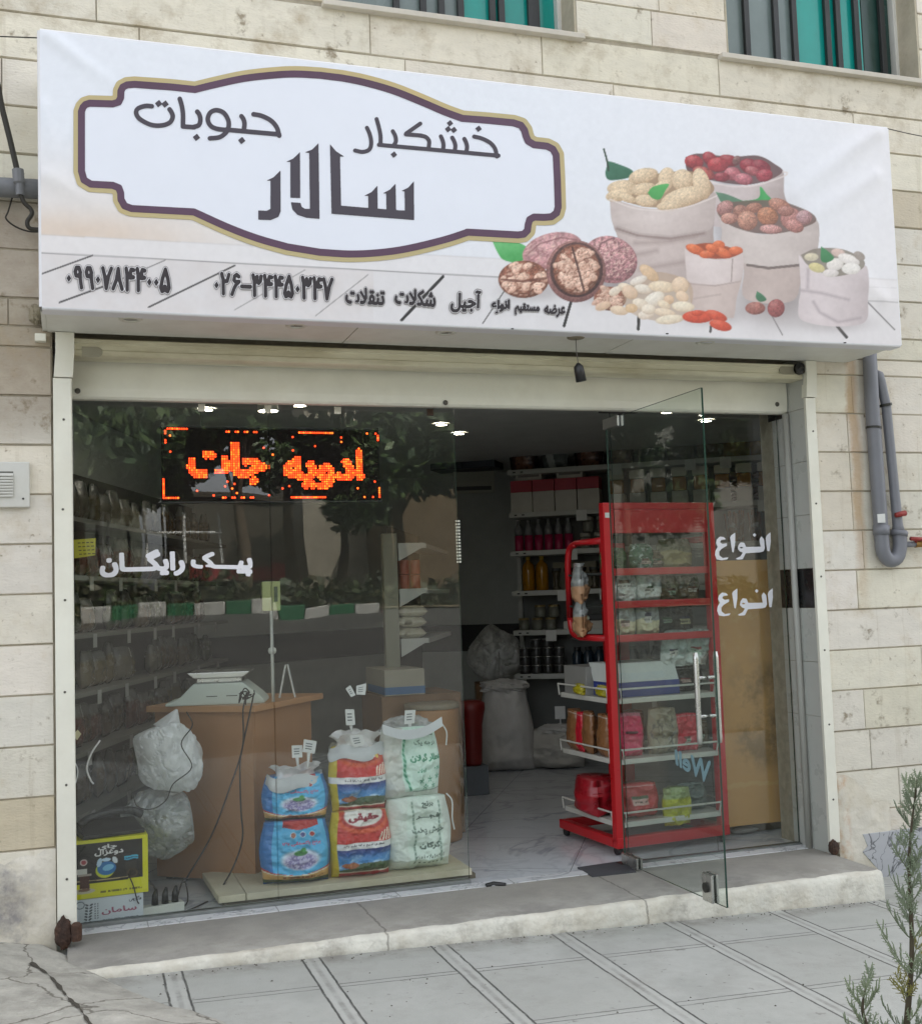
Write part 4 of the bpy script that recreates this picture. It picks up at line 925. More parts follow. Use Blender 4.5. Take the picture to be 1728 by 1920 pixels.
sal = [[(76, 730), (160, 734), (198, 715), (200, 430), (160, 428), (230, 395), (300, 325), (302, 740), (280, 795), (200, 828), (76, 823)],
       [(400, 602), (400, 240), (358, 238), (430, 205), (497, 140), (500, 606)], [(405, 648), (502, 655), (515, 695), (545, 714), (597, 716), (590, 150), (548, 143), (620, 115), (684, 50), (694, 817), (560, 805), (470, 775), (420, 720)],
       [(815, 765), (800, 60), (860, 130), (944, 185), (902, 186), (912, 683), (1188, 706), (1186, 585), (1146, 582), (1220, 545), (1279, 480), (1282, 712), (1370, 720), (1368, 560), (1332, 558), (1405, 520), (1463, 460), (1468, 728), (1556, 732), (1554, 538), (1518, 535), (1590, 500), (1648, 435), (1650, 828)]]
polyword('lettering', sal, (470, 260), 320/1728, sign)

# the line of smaller print with its pale outlines
halo = mat('halo_print', (150, 146, 146), rough=.5, var=.05); haloW = mat('halo_white', (228, 226, 230), rough=.5, var=.03)
def printed(t, tl, tr, bl, br, bold, out=4, res=46):
    F = text_field(t, res, bold); F = np.pad(F, out+2)
    G1 = blur(dilate(F, out), 1); G2 = blur(dilate(F, out-2.2), 1); tl, tr, bl, br = [np.array(q, float) for q in (tl, tr, bl, br)]
    ex = (out+2)/F.shape[1]; ey = (out+2)/F.shape[0]; dx = (tr-tl)*ex; dy = (bl-tl)*ey
    q = (tl-dx-dy, tr+dx-dy, bl-dx+dy, br+dx+dy)
    o = ink('lettering', F, quad_fn(*q, onsign(.0045)), inkb, sign)
    ink('lettering_outline', G1, quad_fn(*q, onsign(.0022)), halo, sign); ink('lettering_outline', G2, quad_fn(*q, onsign(.0032)), haloW, sign)
# Persian digits drawn as filled strokes
DG = {'۰': ([], [(.5, .5)]), '۹': ([[(.75, .72), (.62, .55), (.35, .56), (.25, .74), (.35, .93), (.6, .93), (.72, .75), (.76, .4), (.9, .02)]], []), '۷': ([[(.1, .95), (.3, .6), (.48, .05)], [(.48, .05), (.66, .6), (.9, .95)]], []), '۸': ([[(.5, .95), (.36, .45), (.08, .05)], [(.5, .95), (.66, .45), (.92, .05)]], []),
      '۴': ([[(.2, .98), (.3, .7), (.36, .03)], [(.25, .82), (.4, .62), (.66, .58), (.9, .6)], [(.9, .92), (.68, .94), (.6, .78), (.7, .6)]], []), '۵': ([[(.5, 1.0), (.25, .6), (.12, .2), (.25, .05), (.42, .1), (.5, .25), (.6, .1), (.78, .05), (.9, .2), (.76, .6), (.5, 1.0)]], []), '۲': ([[(.15, .98), (.3, .7), (.38, .03)], [(.2, .85), (.4, .62), (.7, .64), (.85, .95)]], []),
      '۶': ([[(.78, .88), (.55, .97), (.35, .88), (.32, .7), (.5, .62), (.82, .64)], [(.82, .64), (.55, .5), (.35, .3), (.18, .02)]], []), '۳': ([[(.12, .98), (.26, .7), (.34, .03)], [(.17, .85), (.32, .64), (.5, .7), (.52, .92)], [(.5, .7), (.7, .62), (.86, .72), (.9, .94)]], []), '-': ([[(.05, .42), (.95, .42)]], [])}
def digits_field(s, res=46, adv=.62, th=.10):
    lines = []; dots = []; x = .1; 
    for ch in s:
        a = adv*(.62 if ch == '۰' else .95 if ch == '-' else 1)
        for q in DG[ch][0]: lines.append([(x+p[0]*a*.95, p[1]) for p in q])
        for p in DG[ch][1]: dots.append((x+a*.5, .42))
        x += a
    wd = x+.1; X_, Y_ = np.meshgrid(np.arange(-.05, wd, 1/res), np.arange(-.12, 1.12, 1/res)); F = stroke_field(X_, Y_, lines, th)
    for d in dots: F = np.maximum(F, (.17-(np.abs(X_-d[0])*1.25+np.abs(Y_-d[1])*.95))*.8)
    return np.clip(.5+F*res*.5, 0, 1)
def printed_digits(s, tl, tr, bl, br, out=3):
    F = np.pad(digits_field(s, 40), out+2); G1 = blur(dilate(F, out), 1); G2 = blur(dilate(F, out-1.6), 1)
    q = [np.array(p, float) for p in (tl, tr, bl, br)]
    ink('lettering', F, quad_fn(*q, onsign(.0045)), inkb, sign); ink('lettering_outline', G1, quad_fn(*q, onsign(.0022)), halo, sign); ink('lettering_outline', G2, quad_fn(*q, onsign(.0032)), haloW, sign)
printed_digits('۰۹۹۰۷۸۴۴۰۰۵', (115, 489), (329, 497), (113, 548), (327, 560))
printed_digits('۰۲۶-۳۴۴۵۰۳۴۷', (392, 503), (632, 514), (390, 560), (630, 573))
printed('تنقلات', (645, 534), (722, 540), (645, 573), (722, 577), 3.2)
printed('شکلات', (738, 537), (818, 543), (737, 573), (817, 581), 3.2)
printed('آجیل', (842, 541), (904, 541), (840, 590), (902, 592), 2.6)
printed('انواع', (918, 560), (957, 559), (917, 592), (956, 592), 3.0)
printed('مستقیم', (963, 566), (1012, 569), (962, 593), (1011, 594), 3.4)
printed('عرضه', (1018, 570), (1060, 570), (1017, 597), (1059, 598), 3.2)

# box of the sign: wrapped edges, frame, underside of pale panels, downlights
vin = mat('white_vinyl', (222, 222, 226), rough=.5, var=.04); sof = mat('soffit_panel', (222, 222, 214), rough=.5, var=.07, c2=(212, 210, 200))
R_ = .03
def edge_roll(a, b, out):          # banner wrapped round the frame edge
    mb = MB(); n_ = 7; prev = None
    for i in range(n_):
        t_ = math.pi/2*i/(n_-1); y = YS+.012*(1-math.cos(t_))+(.05 if i == n_-1 else 0)*0; o = .012*math.sin(t_)
        p = (Vector(a)+Vector(out)*o, Vector(b)+Vector(out)*o); p[0].y = p[1].y = y
        if prev: mb.quad(prev[0], prev[1], p[1], p[0])
        prev = p
    q = (prev[0].copy(), prev[1].copy()); q[0].y = q[1].y = YS+.09; mb.quad(prev[0], prev[1], q[1], q[0]); return mb
edge_roll((SX0, YS, SZ0), (SX1, YS, SZ0), (0, 0, -1)).build('bottom_hem', vin, sign, smooth=True)
edge_roll((SX0, YS, SZ1), (SX1, YS, SZ1), (0, 0, 1)).build('top_hem', vin, sign, smooth=True)
edge_roll((SX0, YS, SZ0), (SX0, YS, SZ1), (-1, 0, 0)).build('side_hem', vin, sign, smooth=True)
edge_roll((SX1, YS, SZ0), (SX1, YS, SZ1), (1, 0, 0)).build('side_hem', vin, sign, smooth=True)
MB().box(SX0+.01, SX1-.01, YS+.05, YW-.004, SZ1-.04, SZ1-.005).build('top_panel', sof, sign)
MB().box(SX0-.008, SX0+.012, YS+.09, YW-.004, SZ0+.0, SZ1-.01).build('side_panel', sof, sign); MB().box(SX1-.012, SX1+.008, YS+.09, YW-.004, SZ0+.0, SZ1-.01).build('side_panel', sof, sign)
gapm = mat('shadow_gap', (70, 68, 62), rough=.9)
seams = [SX0+.01, vp(660, 640, -.5)[0], vp(1166, 660, -.5)[0], SX1-.01]
for i in range(3): MB().box(seams[i]+.003, seams[i+1]-.003, YS+.05, YW-.004, SZ0-.004, SZ0+.012).build('soffit', sof, sign, bevel=.002)
def sof_pt(px, py): return gp(px, py, SZ0-.004)
lampm = mat('lamp_rim', (206, 204, 192), rough=.4, var=.05); lens = mat('lamp_lens', (128, 126, 116), rough=.25)
for (px, py) in [(245, 597), (556, 609), (836, 622), (1322, 640)]:
    p = sof_pt(px, py); mb = MB(); mb.lathe([(.052, 0), (.052, -.006), (.047, -.010), (.036, -.010), (.032, -.004)], (p[0], p[1], p[2]), 28, cap=False)
    dl = mb.build('downlight', lampm, sign, smooth=True); MB().lathe([(.033, -.001), (.033, -.004)], tuple(p), 24).build('lens', lens, dl)
for (px, py) in [(266, 588), (676, 605), (960, 616), (1250, 625), (1583, 642)]:
    p = sof_pt(px, py); MB().lathe([(.008, 0), (.007, -.004)], tuple(p), 10).build('screw', barm, sign)
# bulb holder hanging off the underside
p = sof_pt(1079, 631); bl = thing('hanging_lamp_socket', 'small black lamp socket hanging on a thin wire under the sign', 'lamp socket', tuple(p))
black = mat('black_plastic', (26, 26, 26), rough=.4, var=.2)
MB().lathe([(.045, -.001), (.045, -.008), (.04, -.011), (0.002, -.011)], tuple(p), 20, cap=False).build('ceiling_plate', mat('old_metal', (132, 124, 104), rough=.5, var=.3), bl)
q = p+np.array([.008, 0, -.155]); MB().tube(arc([p, p+np.array([0, 0, -.06]), q], 5), .0022, 6).build('wire', mat('wire_grey', (90, 88, 82), rough=.6), bl)
MB().tube([q+np.array([-.002, 0, .018]), q, q+np.array([.003, 0, -.02]), q+np.array([.012, 0, -.075])], [.008, .024, .026, .027], 16).build('socket', black, bl, smooth=True)
# ---------------------------------------------------------------- shutter, guides, glass
white_m = mat('painted_metal', (228, 227, 214), rough=.4, var=.08, vscale=2.5, c2=(218, 215, 200), bump=.03)
cream_m = mat('cream_metal', (220, 216, 192), rough=.45, var=.14, vscale=4, c2=(176, 168, 138), stretch=(.5, 1, 3))
rustm = mat('rusty_iron', (66, 50, 42), rough=.9, var=.4, vscale=12, bump=1.0, bscale=60, c2=(96, 66, 48))
x0b = vp(133, 700, -.1)[0]; x1b = vp(1471, 740, -.1)[0]
sh = thing('roller_shutter', 'rolled-up white metal shutter box with long front panel above the glass', 'shutter', (2, -.1, 2.55))
zt_, zb_ = 2.742, 2.533
mb = MB()                                    # front panel: a folded sheet with a return lip
mb.prism([(x0b, -.10, zb_), (x0b, -.112, zb_+.012), (x0b, -.118, zb_+.05), (x0b, -.118, zt_-.01), (x0b, -.05, zt_), (x0b, -.05, zb_)], (x1b-x0b, 0, 0)); mb.build('front_panel', white_m, sh, bevel=.002)
xa, xb = vp(136, 650, YW+.03)[0], vp(1500, 690, YW+.03)[0]
prof = [(-.262, 2.796), (-.272, 2.79), (-.274, 2.772), (-.266, 2.768), (-.266, 2.742), (-.272, 2.736), (-.272, 2.714), (-.262, 2.708), (-.15, 2.708), (-.15, 2.796)]
MB().prism([(xa, y, z) for y, z in prof], (xb-xa, 0, 0)).build('top_rail', cream_m, sh)
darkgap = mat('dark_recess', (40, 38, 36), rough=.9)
MB().box(x1b+.006, xb, -.09, .1, zb_-.02, 2.70).build('gap_shade_block', darkgap, sh)  # near-black block: shade of the gap beside the panel, put in as colour
for px in (183, 1467):
    p = vp(px, 660 if px < 500 else 694, -.276); s = -1 if px < 500 else 1; pts = []
    for i in range(13):
        a = math.pi/2+math.pi*i/12; pts.append((p[0]+s*.0-(-s)*0+(-s)*(-math.cos(a))*0+(.024*math.cos(a) if s > 0 else -.024*math.cos(a)), -.276, p[2]+.024*math.sin(a)))
    L_ = .07*s; pts = pts+[(p[0]+L_, -.276, p[2]-.024), (p[0]+L_, -.276, p[2]+.024)]
    MB().prism(pts, (0, .004, 0)).build('cover_plate', mat('dull_plate', (150, 146, 128), rough=.5, var=.2), sh, bevel=.001)
for (px, py) in [(146, 733), (835, 755), (1456, 758)]:
    p = vp(px, py, -.118); MB().lathe([(.014, 0), (.013, -.004), (.006, -.006)], (p[0], -.118, p[2]), 14, axis='y').build('bolt', mat('bolt_metal', (92, 90, 84), rough=.35, metal=.6), sh)
p = vp(1499, 691, -.29); MB().lathe([(.035, 0), (.035, -.02), (.02, -.024), (.012, -.03)], (p[0], -.275, p[2]), 18, axis='y').build('axle_end', black, sh)
gx = [(-.062, .022), (4.043, 4.113)]
for i, (a, b) in enumerate(gx):
    zt = vp(118, 709, YW)[2]
    g = thing('shutter_guide', ['white steel shutter guide along the left stone pillar', 'white steel shutter guide beside the grey drain pipes'][i], 'shutter guide', ((a+b)/2, YW, 0), group='shutter guides')
    mb = MB(); mb.prism([(a, YW-.022, .06), (b-.006, YW-.022, .06), (b, YW-.016, .06), (b, YW+.07, .06), (b-.02, YW+.07, .06), (b-.02, YW, .06), (a, YW, .06)], (0, 0, zt-.064)); mb.build('channel', white_m, g, bevel=.002)
    o = .012; mb = MB(); mb.prism([(a+o*.3, YW-.028, zt), (b+.004, YW-.028, zt), (b+.012, YW-.03, zt+.12), (b+.012, YW-.03, SZ0-.006), (a+o, YW-.03, SZ0-.006), (a+o, YW-.03, zt+.12)], (0, .05, 0)); mb.build('top_cover', white_m, g, bevel=.002)
    for k in range(6):
        z = .3+.42*k; MB().lathe([(.006, 0), (.005, -.003)], ((a+b)/2+.006*math.sin(k*3), YW-.022, z), 8, axis='y').build('rivet', mat('bolt_metal'), g)
# rusted hinge stumps at the feet of the guides
for nm, (px, py0, py1, wd) in (('left', (120, 1722, 1778, .05)), ('right', (1562, 1576, 1603, .04))):
    a = vp(px, py0, YW-.03); b = vp(px, py1, YW-.03)
    t = thing('iron_hinge', 'lumpy rusted iron hinge stump at the foot of the '+('left' if nm == 'left' else 'right')+' pillar', 'hinge', tuple(b))
    v, f = crumple(((a+b)/2), (wd*.8, .03, (a[2]-b[2])/2+.005), 3 if nm == 'left' else 8, amp=.22, nu=24, nv=16); mk('lump', v, f, rustm, t)
    if nm == 'left':
        MB().lathe([(.022, 0), (.024, .02), (.024, .07), (.015, .08)], (b[0]+.055, YW-.045, b[2]+.03), 14).build('pin', rustm, t, bevel=.003)
# tiled reveal on the right with a vertical pipe
tilew = mat('reveal_tile', (186, 188, 182), rough=.3, var=.05)
tile_b = mat('black_tile', (22, 23, 24), rough=.25)
rv = thing('tiled_reveal', 'white tiled side of the opening with a black tile band and pipe', 'tiled wall', (4.05, -.1, 0))
zbk0, zbk1 = vp(1490, 1140, -.1)[2], vp(1490, 1067, -.1)[2]; rows = [zbk1+.31*i for i in range(0, 6)]; zz = [-.01, zbk0-.62, zbk0-.31, zbk0]
zz = [z for z in zz if z > -.02]+rows; zz = sorted(zz); mws = [MB(), MB()]; mwt = [MB(), MB()]; mkb = [MB(), MB()]
for a, b in zip(zz[:-1], zz[1:]):
    mm = mkb if abs(a-zbk0) < .01 else (mws if a < zbk0 else mwt)
    b = min(b, 2.7)
    for m_, (ya, yb) in zip(mm, ((-.275, -.135), (-.131, .06))): m_.box(4.052, 4.066, ya, yb, a+.0015, b-.0015)
MB().box(4.058, 4.112, -.262, .2, -.05, 2.75).build('grout', mort, rv)
for m_ in mws+mwt: m_.build('tiles', tilew, rv, bevel=.001)
for m_ in mkb: m_.build('tile_band', tile_b, rv, bevel=.001)
MB().tube([(4.03, -.115, 0), (4.03, -.115, 2.53)], .019, 14).build('pipe', mat('pipe_grey', (166, 166, 160), rough=.45, var=.08), rv, smooth=True)

# glass panes
gm = glass_mat('window_glass', (.955, .97, .96), .044, .006); gd = glass_mat('door_glass', (.92, .95, .935), .040, .007)
ge = mat('glass_edge', (34, 62, 52), rough=.15, var=.1)
def pane(name, label, cat, a, b, z0, z1, th=.010, m=gm, taper=None):
    """upright pane from plan point a to b"""
    a, b = Vector((a[0], a[1], 0)), Vector((b[0], b[1], 0)); d = (b-a).normalized(); n = Vector((-d.y, d.x, 0))*th/2
    t = thing(name, label, cat, tuple((a+b)/2+Vector((0, 0, z0))))
    P = [a-n, b-n, b+n, a+n]; v = [(p.x, p.y, z0) for p in P]+[(p.x, p.y, z1) for p in P]
    mk('glass', v, [(0, 1, 5, 4), (2, 3, 7, 6), (1, 2, 6, 5), (3, 0, 4, 7), (4, 5, 6, 7), (3, 2, 1, 0)], [m, ge], t, mi=[0, 0, 1, 1, 1, 1]); return t
xs1 = vp(512, 1200)[0]; xs2 = vp(880, 1655)[0]; xd = vp(1170, 1620)[0]; xr = vp(1337, 1200)[0]; xe = 4.045
ZT = 2.60
p1 = pane('window_pane', 'large fixed glass pane with white free courier lettering, left of the seam', 'window pane', (.028, 0), (xs1-.002, 0), .022, ZT)
p2 = pane('window_pane', 'fixed glass pane in front of the stacked rice sacks', 'window pane', (xs1+.002, .001), (xs2, .001), .022, ZT)
p3 = pane('window_pane', 'narrow fixed glass pane right of the doorway with two white words', 'window pane', (xd+.03, .002), (xe, .002), .012, ZT)
MB().box(.0, xs2+.0, -.028, .03, -.02, .020).build('bottom_rail', rail, p1, bevel=.003); MB().box(xd+.03, xe, -.028, .03, -.02, .010).build('bottom_rail', rail, p3, bevel=.002)
hng = np.array([xd, -.012]); fre = vp(1363, 1703, -1.05); fre = np.array([fre[0], -1.05]); zd0 = vp(1363, 1703, -1.05)[2]; zd1 = vp(1327, 727, -1.05)[2]
zd0 = max(zd0, .012)
door = pane('glass_door', 'glass shop door standing wide open towards the street', 'door', hng, fre, zd0, zd1, m=gd)
steel = mat('brushed_steel', (196, 196, 192), rough=.28, metal=.9, var=.1); darksteel = mat('dark_fitting', (58, 58, 54), rough=.4, metal=.5)
dd = (fre-hng)/np.linalg.norm(fre-hng); dn = np.array([-dd[1], dd[0]])
Md = Matrix(((dd[0], dn[0], 0, hng[0]), (dd[1], dn[1], 0, hng[1]), (0, 0, 1, 0), (0, 0, 0, 1)))
Ld = float(np.linalg.norm(fre-hng))
for z0, z1 in ((zd0-.004, zd0+.055), (zd1-.055, zd1+.004)):
    for s in (-1, 1): MB().box(-.01, .17, s*.019 if s < 0 else .006, -.006 if s < 0 else .019, z0, z1, M=Md).build('hinge_patch', steel, door, bevel=.003)
for s in (-1, 1): MB().box(Ld-.19, Ld-.10, -.02 if s < 0 else .006, -.006 if s < 0 else .02, zd0-.004, zd0+.13, M=Md).build('lock_patch', steel, door, bevel=.004)
MB().lathe([(.024, 0), (.024, .012), (.016, .014)], (0, 0, 0), 16, axis='y').build('lock_cylinder', darksteel, door)
lc = [o for o in door.children if o.name.startswith('lock_cylinder')][0]
for v in lc.data.vertices:
    q = BASE[door]@v.co; w_ = Md@Vector((Ld-.145+q.x, .02+q.y, zd0+.065+q.z)); w2_ = Md@Vector((Ld-.145+q.x, -.02-q.y, zd0+.065+q.z)); v.co = BASE[door].inverted()@(w_ if dn[0] < 0 else w2_)
ha, hb = vp(1315, 1222, -.93)[2], vp(1330, 1392, -.93)[2]; hl = Ld-.085
for s in (-1, 1):
    y = s*.055; hm = MB().tube([Md@Vector((hl, y, hb)), Md@Vector((hl, y, hb+.03)), Md@Vector((hl, y, ha-.03)), Md@Vector((hl, y, ha))], [.010, .0135, .0135, .010], 14).build('handle', steel, door, smooth=True)
    for k in (.28, .70):
        z = hb+(ha-hb)*(1-k); MB().tube([Md@Vector((hl, s*.006, z)), Md@Vector((hl, s*.05, z))], .009, 12).build('standoff', steel, hm, smooth=True)
MB().box(xd-.03, xd+.20, -.02, .026, 2.535, 2.60).build('top_hinge', darksteel, p3, bevel=.003)
p = gp(1178, 1622, 0); MB().box(xd-.03, xd+.14, -.03, .05, -.001, .008).build('floor_hinge', darksteel, p3, bevel=.003)
# small clips holding the pane heads
for i, px in enumerate((378, 502, 632, 805)):
    x = vp(px, 765)[0]; MB().box(x-.018, x+.018, -.014, -.0055, 2.498, 2.536).build('clip', [white_m, white_m, white_m, mat('brown_clip', (70, 52, 40))][i], p1 if px < 510 else p2, bevel=.002)
# stick-on lettering and notes on the glass
wl = mat('white_vinyl_letters', (226, 226, 232), rough=.5, var=.03)
def on_glass(y=-.0062): return lambda px, py: tuple(vp(px, py, y))
def glass_word(t, tl, tr, bl, br, bold, par, name='lettering'):
    o = ink(name, text_field(t, 60, bold), quad_fn(tl, tr, bl, br, on_glass()), wl, par); return o
glass_word('پیـــک', (354, 1034), (476, 1030), (356, 1078), (476, 1084), 3.6, p1)
glass_word('رایگـــان', (184, 1030), (350, 1026), (184, 1086), (350, 1082), 3.6, p1)
ANV = [[(690, 1045), (655, 1075), (645, 1100), (660, 1215), (680, 1218), (692, 1130)], [(608, 1082), (590, 1112), (600, 1176), (470, 1179), (455, 1142), (420, 1136), (400, 1165), (395, 1197), (415, 1220), (440, 1229), (420, 1262), (375, 1285), (395, 1293), (440, 1290), (466, 1236), (600, 1226), (627, 1218), (639, 1190), (632, 1110)],
       [(372, 1048), (335, 1075), (325, 1092), (345, 1225), (358, 1228), (372, 1140)], [(290, 1110), (270, 1090), (235, 1085), (205, 1113), (199, 1145), (215, 1177), (195, 1210), (190, 1250), (205, 1290), (250, 1299), (300, 1290), (312, 1272), (260, 1278), (230, 1255), (227, 1222), (250, 1195), (298, 1167), (297, 1145), (258, 1151), (236, 1136), (246, 1116)], [(545, 1052), (562, 1071), (546, 1090), (529, 1070)]]
HOLE = [(412, 1186), (424, 1176), (446, 1183), (430, 1192)]
def anvaa(dx, dy):
    f = lambda P: np.array([(1300+p[0]*.2083+dx, 780+p[1]*.2083+dy) for p in P]); Ps = [f(p) for p in ANV]; al = np.concatenate(Ps); x0, y0 = al.min(0)-3; x1, y1 = al.max(0)+3; ss = .25
    X_, Y_ = np.meshgrid(np.arange(x0, x1, ss), np.arange(y1, y0, -ss)); I = np.zeros(X_.shape, bool)
    for P in Ps: I |= inside(X_, Y_, P)
    I &= ~inside(X_, Y_, f(HOLE)); h_, w_ = np.array(I.shape)//3; F = I[:h_*3, :w_*3].reshape(h_, 3, w_, 3).mean((1, 3))
    xa = x0+ss; xb = x0+ss*(1+3*(w_-1)); ya = y1-ss; yb = y1-ss*(1+3*(h_-1)); ink('lettering', F, quad_fn((xa, yb), (xb, yb), (xa, ya), (xb, ya), on_glass()), wl, p3)
anvaa(0, 0); anvaa(4, 105)
nt_ = thing('yellow_note', 'small crooked yellow paper note taped inside the left pane', 'note', tuple(vp(160, 1030, .01)))
q = [tuple(vp(a, b, .008)) for a, b in ((138, 1012), (180, 1009), (179, 1041), (140, 1047))]
MB().prism([q[3], q[2], q[1], q[0]], (0, .0008, 0)).build('paper', mat('yellow_paper', (186, 178, 48), rough=.7, var=.05), nt_)
notei = mat('note_ink', (90, 84, 40), rough=.8)
for r in range(4):
    mb = MB()
    for c in range(4):
        x0, y0 = 146+c*8+r, 1017+r*7-c*.4; a, b, c_, d_ = [tuple(vp(x, y, .0072)) for x, y in ((x0, y0+2.2), (x0+5.5, y0+1.9), (x0+5.5, y0), (x0, y0+.2))]; mb.quad(a, b, c_, d_)
    mb.build('writing', notei, nt_)
# two curved white strips taped to the glass, low on the left
tape = mat('white_tape', (204, 206, 202), rough=.6)
for i, P in enumerate(([(188, 1388), (172, 1412), (163, 1440), (170, 1462), (176, 1470)], [(133, 1418), (144, 1436), (146, 1452), (140, 1474)])):
    P3 = [tuple(vp(a, b, -.009)) for a, b in arc(P, 5)]; tag(MB().tube(P3, .0045 if i == 0 else .003, 6).build('curved_strip', tape, None, smooth=True), ['longer white curved strip stuck low on the left pane', 'shorter white curved strip stuck at the pane edge by the left pillar'][i], 'strip')
tag(MB().prism([tuple(vp(a, b, -.0065)) for a, b in ((137, 1378), (146, 1368), (153, 1376), (145, 1388))], (0, .0008, 0)).build('sticker', mat('pale_sticker', (190, 186, 150), rough=.6)), 'tiny pale diamond sticker on the left pane above the curved strips', 'sticker')
# washed-out mirrored word on the inner face of the open door
cy_ = mat('pale_blue_letters', (120, 150, 158), rough=.5)
F = text_field('Well', 40, 2.0, False)
def ondoor(px, py): 
    d = ray(px, py); n = np.array([dn[0], dn[1], 0]); a0 = np.array([hng[0], hng[1], 0]); off = .0062*(1 if (CAM-a0)@n > 0 else -1)
    t = ((a0+n*off-CAM)@n)/(d@n); return tuple(CAM+t*d)
ink('lettering', F[:, ::-1], quad_fn((1262, 1402), (1335, 1425), (1265, 1436), (1330, 1478), ondoor), cy_, door)

# ---------------------------------------------------------------- LED sign hanging behind the pane
YL = .05
tl, tr, bl_, br_ = vp(303, 793, YL), vp(710, 815, YL), vp(303, 936, YL), vp(708, 942, YL)
zt_ = (tl[2]+tr[2])/2; zb_ = (bl_[2]+br_[2])/2; xl_, xr_ = tl[0], tr[0]
led = thing('led_sign', 'black dot-matrix sign glowing with orange Persian letters behind the left pane', 'LED sign', ((xl_+xr_)/2, YL, zb_))
MB().box(xl_, xr_, YL, YL+.06, zb_, zt_).build('panel', mat('led_black', (22, 15, 14), rough=.95, var=.2, spec=.1), led, bevel=.004)
mb = MB(); t_ = .008
mb.box(xl_-t_, xr_+t_, YL-.006, YL+.062, zt_+.001, zt_+t_+.001); mb.build('frame', black, led)
MB().box(xl_-t_, xr_+t_, YL-.006, YL+.062, zb_-t_-.001, zb_-.001).build('frame', black, led)
ncol, nrow = 96, 32; W_, H_ = xr_-xl_, zt_-zb_
on_ = np.zeros((nrow, ncol), bool)
def led_word(t, c0, c1, r0, r1, bold):
    F = text_field(t, 60, bold); ny, nx_ = F.shape
    for r in range(r0, r1):
        for c in range(c0, c1):
            v = (r1-1-r)/(r1-1-r0)*(ny-1); u = (c-c0)/(c1-1-c0)*(nx_-1)
            if F[int(round(v)), int(round(u))] > .5: on_[r, c] = True
led_word('جات', 9, 46, 4, 27, 4.3); led_word('ادویه', 50, 90, 7, 29, 4.2)
on_[0, 2:11] = 1; on_[1:3, 1] = 1; on_[5:7, 1] = 1; on_[3, 3] = 1; on_[10, 3] = 1; on_[22:30, 0] = 1; on_[30, 0:7] = 1
for c in (27, 31, 35, 39): on_[1, c:c+2] = 1
for c in (25, 29, 33, 37): on_[30, c:c+2] = 1
on_[1, 59:75] = 1; on_[30, 55:71] = 1; on_[1, 90] = on_[1, 94] = 1; on_[2:5, 95] = 1; on_[26:31, 95] = 1; on_[30, 88] = on_[30, 92] = 1
for r, c in [(23, 27), (24, 30), (25, 26), (27, 14), (26, 29), (29, 21), (28, 31), (29, 45), (8, 43), (11, 47), (3, 56), (9, 56), (7, 66), (3, 78), (5, 78), (25, 54), (26, 51), (26, 85), (23, 93)]: on_[r, c] = 1
ledm = mat('led_orange', (255, 96, 16), emit=(255, 48, 12), estr=1.25, rough=.4)
ledm2 = mat('led_amber', (255, 150, 30), emit=(255, 78, 18), estr=1.5, rough=.4)
A = MB(); B = MB()
for r in range(nrow):
    for c in range(ncol):
        if not on_[r, c]: continue
        x = xl_+(c+.5)/ncol*W_; z = zt_-(r+.5)/nrow*H_; q = .0053; m_ = B if random.random() < .35 else A
        m_.add([(x+q*math.cos(k*math.pi/3), YL-.002, z+q*math.sin(k*math.pi/3)) for k in range(6)], [tuple(range(6))])
A.build('orange_dots', ledm, led); B.build('amber_dots', ledm2, led)
for x in (xl_+.2, xr_-.2): MB().tube([(x, YL+.03, zt_+.009), (x, YL+.03, 2.80)], .003, 6).build('hanger_wire', mat('wire_grey'), led)

# ---------------------------------------------------------------- pipes, cables and boxes on the wall
gp_ = mat('grey_pvc', (116, 118, 124), rough=.45, var=.12, vscale=4)
YP = YW-.05
def wp(px, py, y=YP): return tuple(vp(px, py, y))
dp = thing('drain_pipe', 'two grey plastic drain pipes joined by a U bend on the right wall', 'pipe', wp(1660, 1060))
R1 = .041
MB().tube([wp(1624, 560), wp(1634, 760), wp(1644, 900), wp(1652, 1010)]+[wp(a, b) for a, b in arc([(1652, 1010), (1655, 1035), (1666, 1050), (1680, 1046), (1686, 1025), (1685, 995)], 4)][1:], R1, 16).build('main_pipe', gp_, dp, smooth=True)
MB().tube([wp(1684, 1003), wp(1682, 985), wp(1674, 900), wp(1660, 760), wp(1650, 715), wp(1647, 704), wp(1642, 702, YW)], [.042, .030, .028, .028, .028, .028, .028], 14).build('branch_pipe', gp_, dp, smooth=True)
MB().tube([wp(1684, 1004), wp(1685, 996)], .05, 16).build('collar', gp_, dp, smooth=True); MB().tube([wp(1651, 985), wp(1651, 1003)], .047, 16).build('collar', gp_, dp, smooth=True)
MB().tube([wp(1659, 757), wp(1660, 762)], .036, 14).build('clamp', darksteel, dp); MB().tube([wp(1637, 800), wp(1637, 804)], .046, 14).build('clamp', darksteel, dp)
q = [wp(a, b, YP-.0425) for a, b in ((1645, 980), (1659, 980), (1658, 963), (1644, 964))]; MB().prism(q, (0, .003, 0)).build('label', tape, dp)
redv = mat('red_valve', (140, 44, 38), rough=.45, var=.2); brass = mat('brass', (150, 116, 66), rough=.35, metal=.7)
vv = thing('red_tap', 'red-handled tap where the thinner grey pipe meets the U bend', 'tap', wp(1684, 968))
MB().tube([wp(1679, 950), wp(1683, 978)], .024, 12).build('body', redv, vv, smooth=True);
MB().tube([wp(1678, 966, YP-.035), wp(1696, 962, YP-.035)], [.014, .017], 10).build('handle', redv, vv, smooth=True)
v2 = thing('red_tap', 'red tap on a short grey side pipe at the right edge', 'tap', wp(1712, 1018))
